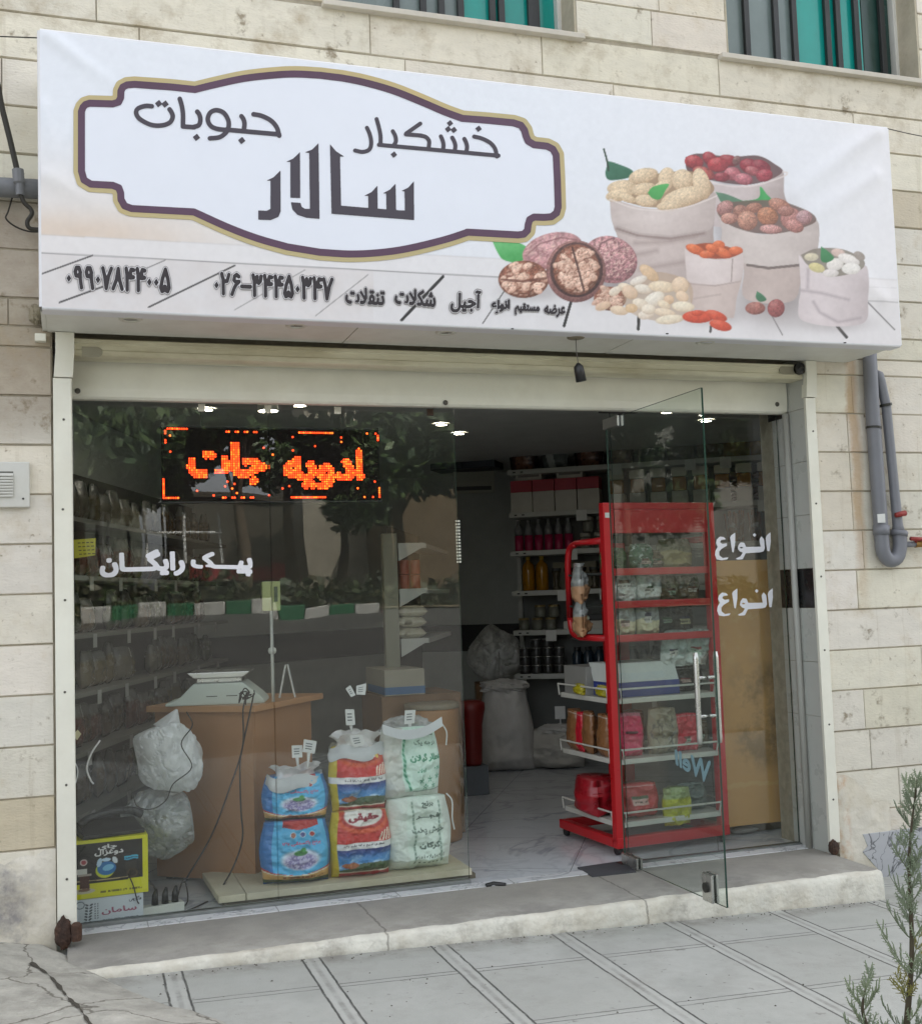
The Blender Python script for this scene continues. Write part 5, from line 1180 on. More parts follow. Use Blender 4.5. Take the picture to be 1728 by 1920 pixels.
MB().tube([wp(1692, 1021), wp(1714, 1020)], .018, 12).build('side_pipe', gp_, v2, smooth=True); MB().tube([wp(1714, 1020), wp(1745, 1018)], .022, 12).build('body', brass, v2, smooth=True)
MB().tube([wp(1706, 1010, YP-.03), wp(1730, 1011, YP-.03)], .012, 8).build('handle', redv, v2, smooth=True); MB().tube([wp(1716, 1020), wp(1716, 1010, YP-.03)], .008, 8).build('stem', redv, v2)
# left: conduit, cables
cdm = mat('conduit_grey', (112, 114, 118), rough=.5, var=.15); cab = mat('black_cable', (40, 37, 30), rough=.6, var=.2)
tag(MB().tube([wp(-160, 345, YW-.07), wp(20, 352, YW-.07), wp(96, 356, YW-.07)], .045, 16).build('conduit_pipe', cdm, None, smooth=True), 'thick grey horizontal conduit running behind the left end of the sign', 'pipe')
ec = thing('electric_cable', 'thick black cable looping down the left wall to a grey connector', 'cable', wp(36, 330, YW-.12))
MB().tube([wp(a, b, YW-.13) for a, b in arc([(-30, 80), (-6, 150), (4, 200), (20, 265), (34, 325)], 6)], .013, 8).build('upper_cable', cab, ec, smooth=True)
MB().tube([wp(a, b, YW-.13) for a, b in arc([(38, 362), (46, 380), (58, 392), (60, 402), (52, 415), (54, 426), (66, 430), (100, 430)], 6)], .010, 8).build('lower_cable', cab, ec, smooth=True)
MB().tube([wp(34, 318, YW-.13), wp(36, 342, YW-.13), wp(37, 346, YW-.13), wp(38, 366, YW-.13)], [.026, .026, .018, .018], 10).build('connector', cdm, ec)
tag(MB().tube([wp(a, b, YW-.04) for a, b in arc([(26, 362), (16, 396), (12, 410), (30, 425), (56, 434), (80, 434)], 6)]+[], .004, 6).build('thin_cable', cab, None, smooth=True), 'thin dark cable drooping below the conduit at the left edge', 'cable')
tag(MB().tube([wp(-10, 68, YW-.2), wp(74, 71, YW-.3)], .003, 6).build('tie_wire', cab), 'taut thin wire tied to the top left corner of the sign', 'wire')
tag(MB().tube([wp(1662, 241, YS+.06), wp(1700, 250, -.4), wp(1760, 262, YW-.02)], .003, 6).build('tie_wire', cab), 'taut thin wire tied to the top right corner of the sign', 'wire')
# vent box with louvres
vb = thing('vent_box', 'white square louvred box fixed to the left wall at the photo edge', 'vent', wp(20, 908, YW))
a, b = vp(56, 866, YW-.03), vp(55, 951, YW-.03); xw = a[0]; 
MB().box(xw-.33, xw, YW-.035, YW+.008, b[2], a[2]).build('housing', alu, vb, bevel=.006)
MB().box(xw-.26, xw-.07, YW-.036, YW-.0345, b[2]+.05, a[2]-.045).build('opening', mat('vent_dark', (96, 96, 90)), vb)
for k in range(8):
    z = b[2]+.058+k*(a[2]-b[2]-.115)/7; MB().prism([(xw-.26, YW-.036, z-.006), (xw-.26, YW-.046, z-.010), (xw-.26, YW-.046, z-.006), (xw-.26, YW-.037, z+.004)], (.19, 0, 0)).build('louvre', alu, vb)
p = vp(44, 935, YW-.036); MB().lathe([(.005, 0), (.004, -.003)], tuple(p), 8, axis='y').build('screw', darksteel, vb)
# rusted bracket behind the left end of the sign
t = thing('old_bracket', 'corroded grey fitting on the wall just below the left end of the sign', 'bracket', wp(62, 590, YW))
v, f = crumple(vp(66, 590, YW-.03), (.03, .04, .05), 12, amp=.3, nu=20, nv=14); mk('lump', v, f, mat('old_metal'), t)
MB().box(vp(66, 600, YW)[0], vp(108, 600, YW)[0]-.05, YW-.04, YW+.005, vp(66, 642, YW)[2], vp(66, 628, YW)[2]).build('arm', white_m, t, bevel=.003)
# ---------------------------------------------------------------- inside, behind the left panes
wood = mat('counter_wood', (166, 122, 84), rough=.45, var=.14, vscale=3, stretch=(1, 1, .25), bump=.05)
woodt = mat('counter_top', (186, 140, 98), rough=.4, var=.1, vscale=3)
F0, F1, F2 = np.array([.447, .834]), np.array([.938, .459]), np.array([1.356, .951])
zc = vp(484, 1322, .459)[2]
ctr = thing('counter', 'brown wooden sales counter standing at an angle behind the left pane', 'counter', (.9, .75, 0))
def wallbox(a, b, inward, th, z0, z1):
    a, b = np.array(a), np.array(b); d = (b-a)/np.linalg.norm(b-a); n = np.array(inward)*th
    return MB().prism([(a[0], a[1], z0), (b[0], b[1], z0), (b[0]+n[0], b[1]+n[1], z0), (a[0]+n[0], a[1]+n[1], z0)], (0, 0, z1-z0))
d1 = (F1-F0)/np.linalg.norm(F1-F0); n1 = np.array([-d1[1], d1[0]]); d2 = (F2-F1)/np.linalg.norm(F2-F1); n2_ = np.array([-d2[1], d2[0]])
wallbox(F0, F1, n1, .02, .02, zc-.035).build('front_panel', wood, ctr, bevel=.002)
wallbox(F1+d2*.021, F2, n2_, .02, .02, zc-.035).build('side_panel', wood, ctr, bevel=.002)
F3 = F0+n1*.62; T = [F0-d1*.035-n1*.03, F1+d1*.02-n1*.03, F2+d2*.1-n2_*.03, F2+d2*.1+n2_*.35, F3+n1*.05-d1*.03]
T = [F0-d1*.035-n1*.03, F1+d1*.03-n1*.03, F2+d2*.10-n2_*.03, F2+d2*.10+n2_*.45, F0-d1*.035+n1*.5]
MB().prism([(p[0], p[1], zc-.034) for p in T], (0, 0, .034)).build('top', woodt, ctr, bevel=.003)
for p in (F0+d1*.05+n1*.05, F1-d1*.04+n1*.05): MB().lathe([(.02, .0), (.02, .02)], (p[0], p[1], 0), 10).build('foot', black, ctr)
# weighing scale with its pole display
sgm = mat('scale_body', (196, 206, 198), rough=.4, var=.06)
b0 = vp(405, 1304, .66); rzs = math.radians(-14); sc = thing('weighing_scale', 'pale digital weighing scale with steel tray on the counter', 'scale', (b0[0], .66, zc), rzs)
pr = [(-.275, 0), (-.275, .016), (-.235, .024), (-.19, .05), (-.15, .09), (-.12, .118), (.15, .118), (.185, .09), (.235, .05), (.265, .02), (.27, 0)]
MB().prism([(x, -.02, z) for x, z in pr], (0, .30, 0)).build('body', sgm, sc, local=True, bevel=.006)
MB().box(-.11, .14, .03, .24, .119, .146).build('neck', steel, sc, local=True, bevel=.004)
MB().prism([(-.12, -.0, .147), (.15, 0, .147), (.19, 0, .178), (-.16, 0, .178)], (0, .27, 0)).build('tray', steel, sc, local=True, bevel=.004)
for x in (-.02, .09): MB().box(x-.03, x+.03, -.0222, -.0201, .045, .049).build('slot', darksteel, sc, local=True)
tp = vp(512, 1290, .62); zt1 = vp(512, 1145, .62)[2]; zt2 = vp(514, 1090, .62)[2]; zk = vp(512, 1220, .62)[2]
MB().tube([(tp[0], .62, zc), (tp[0], .62, zt1)], .010, 10).build('pole', mat('white_plastic', (206, 208, 200), rough=.4), sc, smooth=True)
MB().lathe([(.004, -.022), (.02, -.014), (.024, 0), (.02, .014), (.004, .022)], (tp[0], .62, zk), 14).build('knob', mat('white_plastic'), sc, smooth=True)
MB().box(tp[0]-.052, tp[0]-.004, .60, .64, zt1, zt2).box(tp[0]-.003, tp[0]+.05, .60, .64, zt1, zt2).build('display', mat('display_case', (176, 182, 128), rough=.45), sc, bevel=.004)
MB().box(tp[0]+.014, tp[0]+.034, .597, .5995, zt1+.05, zt2-.03).build('display_window', mat('dark_window', (96, 104, 90), rough=.2), sc)
# acrylic stand on the counter
a = vp(540, 1297, .8); st_ = thing('sign_stand', 'small bent white card stand on the counter beside the scale', 'stand', tuple(a))
MB().tube([(a[0]-.05, .8, zc+.004), (a[0]-.012, .8, zc+.19), (a[0], .8, zc+.195), (a[0]+.04, .8, zc+.004)], .006, 6).build('frame', tape, st_)
# plastic bags hanging in front of the counter
def plastic(c, r, seed):
    """soft plastic bag: big flat facets with a few sharp creases"""
    nu, nv = 90, 60; T, P = np.meshgrid(np.linspace(0, 2*math.pi, nu, endpoint=False), np.linspace(.02, math.pi-.02, nv)); D = np.stack([np.cos(T)*np.sin(P), np.sin(T)*np.sin(P), np.cos(P)], -1)
    rn = np.random.default_rng(seed); N_ = rn.normal(size=(34, 3)); N_ /= np.linalg.norm(N_, axis=1)[:, None]; off = .80+.2*rn.random(34)
    q = np.clip(np.einsum('ijk,lk->ijl', D, N_), .08, None)/off; R = 1/((q**26).sum(-1))**(1/26)          # soft polytope: taut facets and creases
    a = vnoise(D*2.0+seed*5.3)-.5; e = np.abs(vnoise(D*4.5+seed*1.3+a[..., None]*4)-.5)*2; R = np.clip(R, .6, 1.25)*(1+.16*a-.07*np.clip(1-e*3.2, 0, 1)); V = np.array(c)+D*R[..., None]*np.array(r); f = [(j*nu+i, (j+1)*nu+i, (j+1)*nu+(i+1) % nu, j*nu+(i+1) % nu) for j in range(nv-1) for i in range(nu)]
    return V.reshape(-1, 3), f+[tuple(range(nu)), tuple((nv-1)*nu+nu-1-i for i in range(nu))]
filmw = film_mat('white_film', a=.9, white=(.92, .94, .95)); filmc = film_mat('clear_film', a=.42, white=(.7, .73, .74))
for (px, py, rx, ry, nm, fm, sd_) in ((320, 1420, .165, .205, 'bulging white plastic bag hanging against the front of the counter', filmw, 4), (300, 1540, .20, .20, 'translucent plastic bag full of bags hanging below the white one', filmc, 9)):
    c = vp(px, py, .36 if sd_ == 4 else .42); t = thing('plastic_bag', nm, 'plastic bag', tuple(c))
    v, f = plastic(c, (rx, .15, ry), sd_); mk('film', v, f, fm, t)
    if sd_ == 9:
        v, f = plastic(c+np.array([.03, 0, -.03]), (rx*.72, .11, ry*.72), 21); mk('stuffed_bags', v, f, film_mat('inner_film', a=.6, white=(.55, .6, .52)), t)
    else:
        v, f = plastic(c+np.array([.0, 0, -.0]), (rx*.84, .12, ry*.84), 31); mk('stuffed_bags', v, f, filmw, t)
        top = vp(332, 1330, .36); MB().tube([tuple(c+np.array([.0, 0, ry*.75])), tuple((c+np.array([.01, 0, ry*.95]))), tuple(top)], [.09, .045, .006], 12).build('gathered_neck', filmw, t)
cblk = mat('black_cord', (34, 30, 26), rough=.6)
def cord(label, pts, r=.004, y=.3, n='trailing_lead'):
    P = arc([tuple(vp(a[0], a[1], a[2] if len(a) > 2 else y)) for a in pts], 6); return tag(MB().tube(P, r, 6).build(n, cblk, None, smooth=True), label, 'cord')
cord('thin black cord looped over the two hanging plastic bags', [(350, 1335, .30), (361, 1360, .18), (340, 1395, .17), (360, 1438, .17), (325, 1470, .17), (312, 1500, .2), (285, 1517, .2), (258, 1512, .2), (250, 1490, .22)], .003)
cord('dark cord running diagonally from the counter top to the floor', [(466, 1296, .43), (456, 1330, .40), (455, 1400, .40), (430, 1480, .4), (395, 1570, .45), (345, 1655, .5)], .0045)
cord('dark cord hanging straight down the counter corner', [(476, 1300, .43), (470, 1330, .38), (455, 1400, .38), (450, 1440, .38), (452, 1520, .38), (455, 1570, .36), (440, 1620, .33), (412, 1672, .28)], .0045)
t = thing('cable_bunch', 'tangled bunch of thin black leads behind the scale on the counter edge', 'cable', tuple(vp(462, 1305, .5)))
for k in range(6):
    p = vp(462, 1306, .45); P = [p+np.array([random.uniform(-.016, .016), random.uniform(-.016, .016), random.uniform(-.012, .016)])*i for i in range(5)]; MB().tube(arc(P, 4), .0035, 5).build('lead', cblk, t)
# tea carton on a white carton
def printed_panel(name, w_, h_, paint, parent, M_, nu=90, nv=80, m=None):
    U, V_ = np.meshgrid(np.linspace(0, 1, nu), np.linspace(0, 1, nv)); c = paint(U, V_); P = np.stack([(U-.5)*w_, 0*U, V_*h_], -1).reshape(-1, 3)
    P = np.array([M_@Vector(p) for p in P]); return mk(name, P, grid_faces(nu, nv), m or mat('printed_card', (0, 0, 0), attr=True, rough=.42, var=.03), parent, cols=c.reshape(-1, 3), local=True)
cbx = mat('carton_white', (196, 202, 206), rough=.5, var=.05); ybx = mat('carton_yellow', (206, 206, 30), rough=.45, var=.05)
pb0 = gp(203, 1736, 0.0); pbx, pby = pb0[0], max(pb0[1], .025); wb, hb_ = .335, vp(203, 1681, pby)[2]
t = thing('white_carton', 'white cardboard carton with pink Persian word on the floor under the tea carton', 'carton', (pbx, pby, 0), math.radians(3))
MB().box(-wb/2, wb/2, .001, .24, .0, hb_).build('box', cbx, t, local=True, bevel=.002)
def paint_w(U, V):
    C_ = full(U, (200, 208, 214)); stamp(C_, U, V, 'سامان', .40, .92, .30, .62, (150, 70, 96), 1.2); stamp(C_, U, V, 'ماکارونی', .80, .98, .70, .92, (60, 56, 70), .8)
    put(C_, ((np.abs(V-.13) < .035) & (U > .42) & (U < .93))*(n2(U*90, V*9, 1, 2) > .42)*1., (50, 48, 60))
    for k in range(7):
        for s in (-1, 1): put(C_, ((U-.22-s*.03-.004*k+(V-.12-.11*k)*-s*.25)**2/.020**2+(V-.12-.11*k)**2/.045**2 < 1)*.9, (66, 70, 76))
        for s in (-1, 1): put(C_, ((U-.345-s*.02)**2/.010**2+(V-.25-.09*k)**2/.030**2 < 1)*.8, (76, 80, 86))
    r = np.hypot((U-.12)*2.3, (V-.8)); put(C_, (np.abs(r-.13) < .02)*1., (120, 126, 136)); return C_
printed_panel('printed_front', wb-.004, hb_-.004, paint_w, t, Matrix.Translation((0, -.0012, .002)), 110, 60)
wt, ht = .375, vp(203, 1572, pby)[2]-hb_
t = thing('tea_carton', 'yellow and black tea carton standing on the white carton', 'carton', (pbx+.005, pby-.004, hb_+.001), math.radians(3))
MB().box(-wt/2, wt/2, .001, .22, 0, ht).build('box', ybx, t, local=True, bevel=.002)
def paint_t(U, V):
    C_ = full(U, (208, 206, 34)); put(C_, ((U > .065) & (U < .935) & (V > .27) & (V < .945))*1., (26, 25, 26)); put(C_, ((U > .06) & (U < .75) & (V > .25) & (V < .27+.05*U))*1., (26, 25, 26))
    put(C_, (np.abs(V-.30-.06*(U-.5)**2*4*.3) < .008)*((U > .065) & (U < .8))*1., (176, 160, 120))
    stamp(C_, U, V, 'چای', .36, .62, .80, .92, (226, 226, 226), 1.6); stamp(C_, U, V, 'دوغزال', .32, .70, .70, .84, (226, 226, 226), 1.8)
    def el(cx, cy, rx, ry, c, a=0):
        x = U-cx; y = V-cy; ca, sa = math.cos(a), math.sin(a); put(C_, np.clip((1.08-np.hypot((x*ca+y*sa)/rx, (-x*sa+y*ca)/ry))*12, 0, 1), c)
    el(.46, .46, .115, .13, (196, 206, 40)); el(.48, .49, .115, .115, (34, 110, 172)); el(.5, .5, .07, .05, (120, 186, 220), .4); el(.39, .60, .03, .075, (176, 206, 226), -.2); el(.475, .64, .055, .03, (190, 216, 236)); el(.585, .62, .03, .06, (214, 222, 226), .3)
    put(C_, ((U > .70) & (U < .88) & (np.abs(V-.655-.008*np.sin(U*40)) < .014))*1., (70, 176, 206)); put(C_, ((U > .70) & (U < .88) & (np.abs(V-.615-.008*np.sin(U*40)) < .014))*1., (60, 160, 196))
    el(.195, .63, .045, .055, (206, 190, 186)); el(.195, .63, .03, .037, (160, 70, 80)); put(C_, ((U > .11) & (U < .24) & (V > .43) & (V < .52))*1., (206, 206, 200))
    put(C_, ((np.abs(U-.205) < .055+.03*np.abs(V-.28)*3) & (V > .17) & (V < .42))*1., (74, 36, 28)); put(C_, ((np.abs(U-.205) < .085) & (V > .39) & (V < .43))*1., (170, 160, 150)); el(.19, .13, .14, .045, (190, 184, 160)); el(.2, .15, .07, .025, (120, 90, 70))
    el(.80, .36, .07, .08, (70, 58, 44)); el(.80, .36, .045, .055, (36, 30, 26)); put(C_, ((U > .72) & (U < .86) & (V > .44) & (V < .56))*1., (48, 44, 42)); put(C_, ((np.abs(V-.085) < .018) & (U > .4) & (U < .92))*(n2(U*70, V*8, 1, 2) > .45)*1., (110, 106, 20)); return C_
printed_panel('printed_front', wt-.004, ht-.004, paint_t, t, Matrix.Translation((0, -.0012, .002)), 130, 110)
# telephone on the cartons
zt3 = hb_+ht+.002; t = thing('telephone', 'black desk telephone with curved handset on top of the tea carton', 'telephone', (pbx+.02, pby+.1, zt3), math.radians(12))
MB().prism([(-.15, -.08, 0), (.15, -.08, 0), (.15, .1, 0), (-.15, .1, 0)], (0, 0, .022)).build('base', black, t, local=True, bevel=.006)
MB().prism([(-.14, -.07, .023), (-.14, .09, .06), (-.14, .09, .023)], (.28, 0, 0)).build('keypad', mat('phone_grey', (60, 60, 60), rough=.35), t, local=True, bevel=.004)
P = arc([(-.15, 0, .055), (-.10, .0, .088), (0, .01, .105), (.10, .02, .1), (.16, .02, .075)], 6); MB().tube(P, [.016+.007*abs(i/(len(P)-1)-.5)*2 for i in range(len(P))], 10).build('handset', black, t, local=True, smooth=True)
# power strip and plugs
p = gp(300, 1717, 0); t = thing('power_strip', 'white multi-socket power strip with black plugs on the floor', 'power strip', (p[0], .10, 0), math.radians(12))
MB().box(-.11, .12, -.03, .035, 0, .045).build('body', mat('white_plastic'), t, local=True, bevel=.005)
for k in range(3):
    MB().tube([(-.02+.05*k, 0, .046), (-.02+.05*k, .0, .09), (-.02+.05*k+.01, .01, .12)], [.018, .015, .006], 10).build('plug', black, t, local=True, smooth=True)
cord('black lead curling from the power strip over the floor', [(330, 1690, .13), (345, 1650, .2), (352, 1690, .16), (330, 1712, .12), (355, 1706, .1), (390, 1690, .14)], .004)
cord('black lead rising behind the cartons from the power strip', [(296, 1690, .13), (290, 1665, .15), (282, 1655, .16), (270, 1640, .2)], .004)
cord('dark lead across the front of the tea carton', [(240, 1638, .018), (250, 1660, .016), (258, 1690, .016), (263, 1694, .05)], .003)
# low platform in the window
bdm = mat('platform_board', (206, 200, 178), rough=.6, var=.1, c2=(188, 180, 152))
a = gp(410, 1697, 0); t = thing('low_platform', 'low cream board platform under the rice sacks', 'platform', (1.4, .3, 0))
ya = .055; Pp = [(vp(410, 1690, ya)[0], ya), (2.03, ya-.005), (2.03, .62), (vp(410, 1690, ya)[0]-.02, .62)]
MB().prism([(x+.03, y+.03, 0) for x, y in Pp], (0, 0, .025)).build('plinth', mat('platform_dark', (110, 104, 90), rough=.8), t)
xm = vp(462, 1690, ya)[0]
MB().prism([(Pp[0][0], ya, .026), (xm-.002, ya, .026), (xm-.002, .62, .026), (Pp[3][0], .62, .026)], (0, 0, .034)).build('board', bdm, t, bevel=.002)
MB().prism([(xm+.002, ya, .026), (2.03, ya-.005, .026), (2.03, .62, .026), (xm+.002, .62, .026)], (0, 0, .034)).build('board', bdm, t, bevel=.002)
ZP = .0605
# ---- rice sacks
bagm = mat('printed_bag', (0, 0, 0), attr=True, rough=.32, var=.05, bump=.3, bscale=22)
def el(C_, U, V, cx, cy, rx, ry, c, k=10): put(C_, np.clip((1.04-np.hypot((U-cx)/rx, (V-cy)/ry))*k, 0, 1), c)
def paint_blue(U, V):
    n = n2(U*8, V*8, 1, 3); C_ = full(U, (80, 176, 222)); put(C_, sstep(V, .3, .8)*.25, (90, 180, 226)); put(C_, ((U < .16) | (U > .95))*.8, (44, 100, 170))
    put(C_, (V > .90-.03*np.cos((U-.55)*8))*((U > .3) & (U < .86)), (176, 44, 40))
    for i, c in enumerate(((150, 90, 66), (80, 90, 150), (170, 60, 56))): el(C_, U, V, .46+.14*i, .79, .045, .045, (206, 214, 220)); el(C_, U, V, .46+.14*i, .79, .035, .036, c)
    stamp(C_, U, V, 'برنج پاکستانی ۱۱۲۱', .30, .86, .60, .69, (196, 70, 100), 1.4)
    el(C_, U, V, .56, .40, .30, .17, (206, 218, 232), 4); el(C_, U, V, .56, .37, .24, .13, (132, 124, 170), 4)
    put(C_, (np.hypot((U-.56)/.24, (V-.37)/.13) < 1)*(n2(U*40, V*40, 1, 2) > .52)*.7, (206, 204, 226)); el(C_, U, V, .56, .50, .1, .045, (60, 130, 66), 5); el(C_, U, V, .6, .545, .04, .04, (70, 150, 70), 5)
    put(C_, (V < .26-.22*(U-.95)*(U-.1)*-.6-.07*np.sin(U*3.2))*1., (190, 50, 46)); put(C_, (V < .235-.07*np.sin(U*3.2))*1., (222, 214, 190)); put(C_, (V < .215-.07*np.sin(U*3.2))*1., (206, 164, 100)); put(C_, (V < .09)*1., (66, 84, 50)); put(C_, (V < .03)*1., (40, 90, 150))
    put(C_, (np.abs(V-.125) < .022)*((U > .3) & (U < .9))*(n2(U*60, V*9, 1, 2) > .45)*.8, (126, 70, 40)); return C_
def paint_red(U, V):
    C_ = full(U, (198, 48, 42)); put(C_, (V < .44)*1., (40, 52, 110)); g = np.clip((V-.14)/.26, 0, 1)
    put(C_, ((V < .40) & (V > .1))*1., (60, 130, 190)); put(C_, ((V < .40) & (V > .1))*np.clip(n2(U*7, V*16, 1, 4)*3-1.5, 0, 1)*(g < .8), (226, 236, 244)); put(C_, ((V < .44) & (V > .1))*sstep(V, .28, .42)*.8, (36, 60, 130))
    put(C_, (V < .17+.07*np.sin(U*4-1.2))*1., (62, 84, 48)); put(C_, (np.hypot((U-.30)/.14, (V-.20)/.04) < 1)*1., (150, 84, 40)); put(C_, ((V < .25) & (V > .19))*(np.abs(U-.33) < .10-(V-.19)*1.2)*1., (160, 96, 50))
    put(C_, (V < .075)*1., (176, 40, 40)); put(C_, (np.abs(V-.085) < .01)*1., (220, 214, 200)); put(C_, ((V > .44) & (V < .535))*1., (226, 226, 226)); stamp(C_, U, V, 'عطری برنج دانه بلند ۱۱۲۱', .2, .86, .465, .51, (60, 60, 70), 1)
    el(C_, U, V, .55, .90, .46, .24, (210, 84, 40), 8); el(C_, U, V, .55, .92, .40, .19, (178, 46, 40), 10); el(C_, U, V, .55, .95, .36, .18, (232, 228, 222), 10); stamp(C_, U, V, 'حقیقی', .26, .84, .82, .98, (150, 40, 60), 3)
    for k in range(4): put(C_, (np.abs(U-.80-.05*k-(V-.6)*.35) < .014)*((V > .545) & (V < .68+.02*k))*1., (236, 220, 200))
    put(C_, (U < .11)*1., (196, 176, 40)); return C_
def paint_red_top(U, V):
    C_ = paint_red(U, V); put(C_, ((V > .44) & (V < .535))*1., (226, 226, 226)); stamp(C_, U, V, 'BEST LONG GRAIN 1121 RICE', .25, .9, .468, .508, (40, 40, 50), .6, False)
    put(C_, ((V > .80) & (U > .28) & (U < .86) & (V < .87))*(n2(U*24, V*24, 1, 2) > .4), (206, 176, 50)); return C_
GREY_G = (110, 132, 118)
def paint_white(U, V):
    n = n2(U*60, V*60, 1, 2); C_ = full(U, (214, 224, 214))+(n[..., None]-.5)*14; put(C_, ((U > .3) & (U < .84) & (V > .06))*.6, (218, 236, 224))
    for s, c0 in ((-1, .32), (1, .86)):
        x = c0+s*(-.03-.10*np.sin(V*3.1)*.6); put(C_, np.clip((.022-np.abs(U-x))*60, 0, 1)*((V > .1) & (V < .95))*(.5+.5*(np.sin(V*110) > -.3)), (120, 146, 130))
    for t_, a, b, c_, d_, k in (('برنج', .50, .72, .84, .95, 2), ('فجـــر', .42, .80, .68, .79, 2), ('خوش پخت', .36, .84, .48, .60, 1.8), ('گرگان', .46, .78, .28, .40, 2), ('اعلاء اعلاء اعلاء', .38, .84, .17, .23, 1)): stamp(C_, U, V, t_, a, b, c_, d_, (84, 104, 92), k)
    for k in range(5): el(C_, U, V, .46+.07*k, .11, .018, .014, (96, 124, 108))
    return C_
def star(C_, U, V, cx, cy, r, c):
    a = np.arctan2(V-cy, (U-cx)); q = np.hypot(U-cx, V-cy)/r; put(C_, np.clip((.55+.45*np.cos(5*(a-math.pi/2))-q)*6, 0, 1), c)
def paint_white_top(U, V):
    n = n2(U*60, V*60, 1, 2); C_ = full(U, (204, 208, 200))+(n[..., None]-.5)*14; put(C_, ((U > .32) & (V > .12) & (U < .97))*.9, (208, 236, 222)); G_ = (40, 140, 100)
    x = .36+.16*np.clip(.4-V, 0, 1)**1.4*2; put(C_, np.clip((.03-np.abs(U-x))*50, 0, 1)*((V > .12) & (V < .93))*(.4+.6*(np.sin(V*90+U*60) > -.2)), G_)
    for t_, a, b, c_, d_, k, cc in (('ممتاز', .5, .92, .86, .93, 1.4, (110, 140, 124)), ('درجه یک', .54, .92, .72, .82, 1.8, (90, 120, 104)), ('عطار گیلان', .44, 1.0, .50, .64, 2, G_), ('اعلاء', .52, .70, .36, .43, 1.5, G_), ('اعلاء', .84, 1.0, .38, .45, 1.5, G_)): stamp(C_, U, V, t_, a, b, c_, d_, cc, k)
    for cx, cy in ((.60, .26), (.76, .27), (.92, .29), (.68, .17), (.83, .18)): star(C_, U, V, cx, cy, .05, G_)
    put(C_, np.clip((.008-np.abs(V-.12-.03*(U-.6)**2))*200, 0, 1)*((U > .45)), (110, 130, 118)); return C_
lin_m = mat('liner_plastic', (196, 200, 202), rough=.45, var=.08, bump=.5, bscale=18)
def liner(t, c, rx, ry, h, seed, fl=1.15):
    """open ruffled mouth of an inner bag"""
    n, m_ = 46, 12; V = []
    for j in range(m_):
        k = j/(m_-1); r = 1-.35*math.sin(k*2.4)+.25*k*k
        for i in range(n):
            a = 2*math.pi*i/n; w_ = 1+.07*math.sin(5*a+seed+k*2)*k+.05*math.sin(9*a+seed*2+k)*k+.05*math.sin(17*a+3*k)-.12*k*max(0, math.sin(2*a+seed))
            V.append((c[0]+rx*r*w_*math.cos(a), c[1]+ry*r*w_*math.sin(a), c[2]+h*k*(.86+.14*math.sin(2*a+seed))+.008*math.sin(7*a+seed)*k))
    f = [(j*n+i, j*n+(i+1) % n, (j+1)*n+(i+1) % n, (j+1)*n+i) for j in range(m_-1) for i in range(n)]
    mk('liner', V, f, filmw, t, smooth=True)
    V2 = []; n_ = 40                        # the folded-over white cuff
    for j in range(5):
        for i in range(n_):
            a = 2*math.pi*i/n_; rr = 1.06+.04*math.sin(7*a+seed)+(.05 if j in (2, 3) else 0); V2.append((c[0]+rx*rr*math.cos(a)*1.02, c[1]+ry*rr*math.sin(a)*1.1, c[2]+.03-.018*j+.012*math.sin(4*a+seed)))
    mk('cuff', V2, [(j*n_+i, j*n_+(i+1) % n_, (j+1)*n_+(i+1) % n_, (j+1)*n_+i) for j in range(4) for i in range(n_)], lin_m, t, smooth=True)
def sack(label, pxc, y, z0, w_, h_, d, paint, seed, rz=0, lean=0, top=.7, nu=84, nv=96, m=bagm, name='rice_sack', cat='rice sack', wr=.017, rx=0):
    x = vp(pxc, 1560, y)[0]; t = thing(name, label, cat, (x, y+d*.42, z0), rz)
    V, f, c = pillow(w_, h_, d, paint, nu, nv, top=top, seed=seed, lean=lean, wr=wr); V = xf(V, rx=rx); V[:, 2] -= V[:, 2].min()
    mk('sack', V, f, m, t, cols=c, smooth=True, local=True); return t, x
t, x = sack('blue rice sack with bowl picture standing upright on the platform', 558, .11, ZP, .355, .322, .20, paint_blue, 1, math.radians(-6))
t, x = sack('shorter blue rice sack with ruffled white liner, set on another blue sack', 560, .14, ZP+.312, .335, .235, .20, paint_blue, 2, math.radians(-10), lean=.03)
liner(t, (x+.0, .235, ZP+.312+.205), .135, .075, .085, 1)
t, x = sack('red and blue rice sack with mountain picture standing on the platform', 680, .10, ZP, .325, .345, .20, paint_red, 3, math.radians(-3))
t, x = sack('red and blue rice sack with English words, opened with white liner', 680, .13, ZP+.335, .30, .345, .19, paint_red_top, 4, math.radians(-3), lean=.03)
liner(t, (x, .23, ZP+.335+.315), .135, .075, .105, 4)
wv = mat('woven_white', (0, 0, 0), attr=True, rough=.6, var=.05, bump=.3, bscale=150)
t, x = sack('white woven rice sack with grey green lettering standing on the platform', 790, .12, ZP, .365, .385, .22, paint_white, 5, math.radians(0), m=wv, wr=.02)
t, x = sack('open white woven rice sack with bright green lettering on top', 779, .15, ZP+.37, .335, .385, .20, paint_white_top, 6, math.radians(3), lean=.02, m=wv, wr=.022, top=.8)
zr = ZP+.37+.37; a_ = [(x-.17, .14, zr+.025), (x-.06, .125, zr-.01), (x+.06, .125, zr+.0), (x+.165, .14, zr+.045)]
P1 = arc(a_, 6); mb = MB()
for i in range(len(P1)-1): mb.quad(P1[i]+np.array([0, -.012, -.03]), P1[i+1]+np.array([0, -.012, -.03]), P1[i+1]+np.array([0, .0, .02]), P1[i]+np.array([0, .0, .02])); mb.quad(P1[i]+np.array([0, 0, .02]), P1[i+1]+np.array([0, 0, .02]), P1[i+1]+np.array([0, .03, -.02]), P1[i]+np.array([0, .03, -.02]))
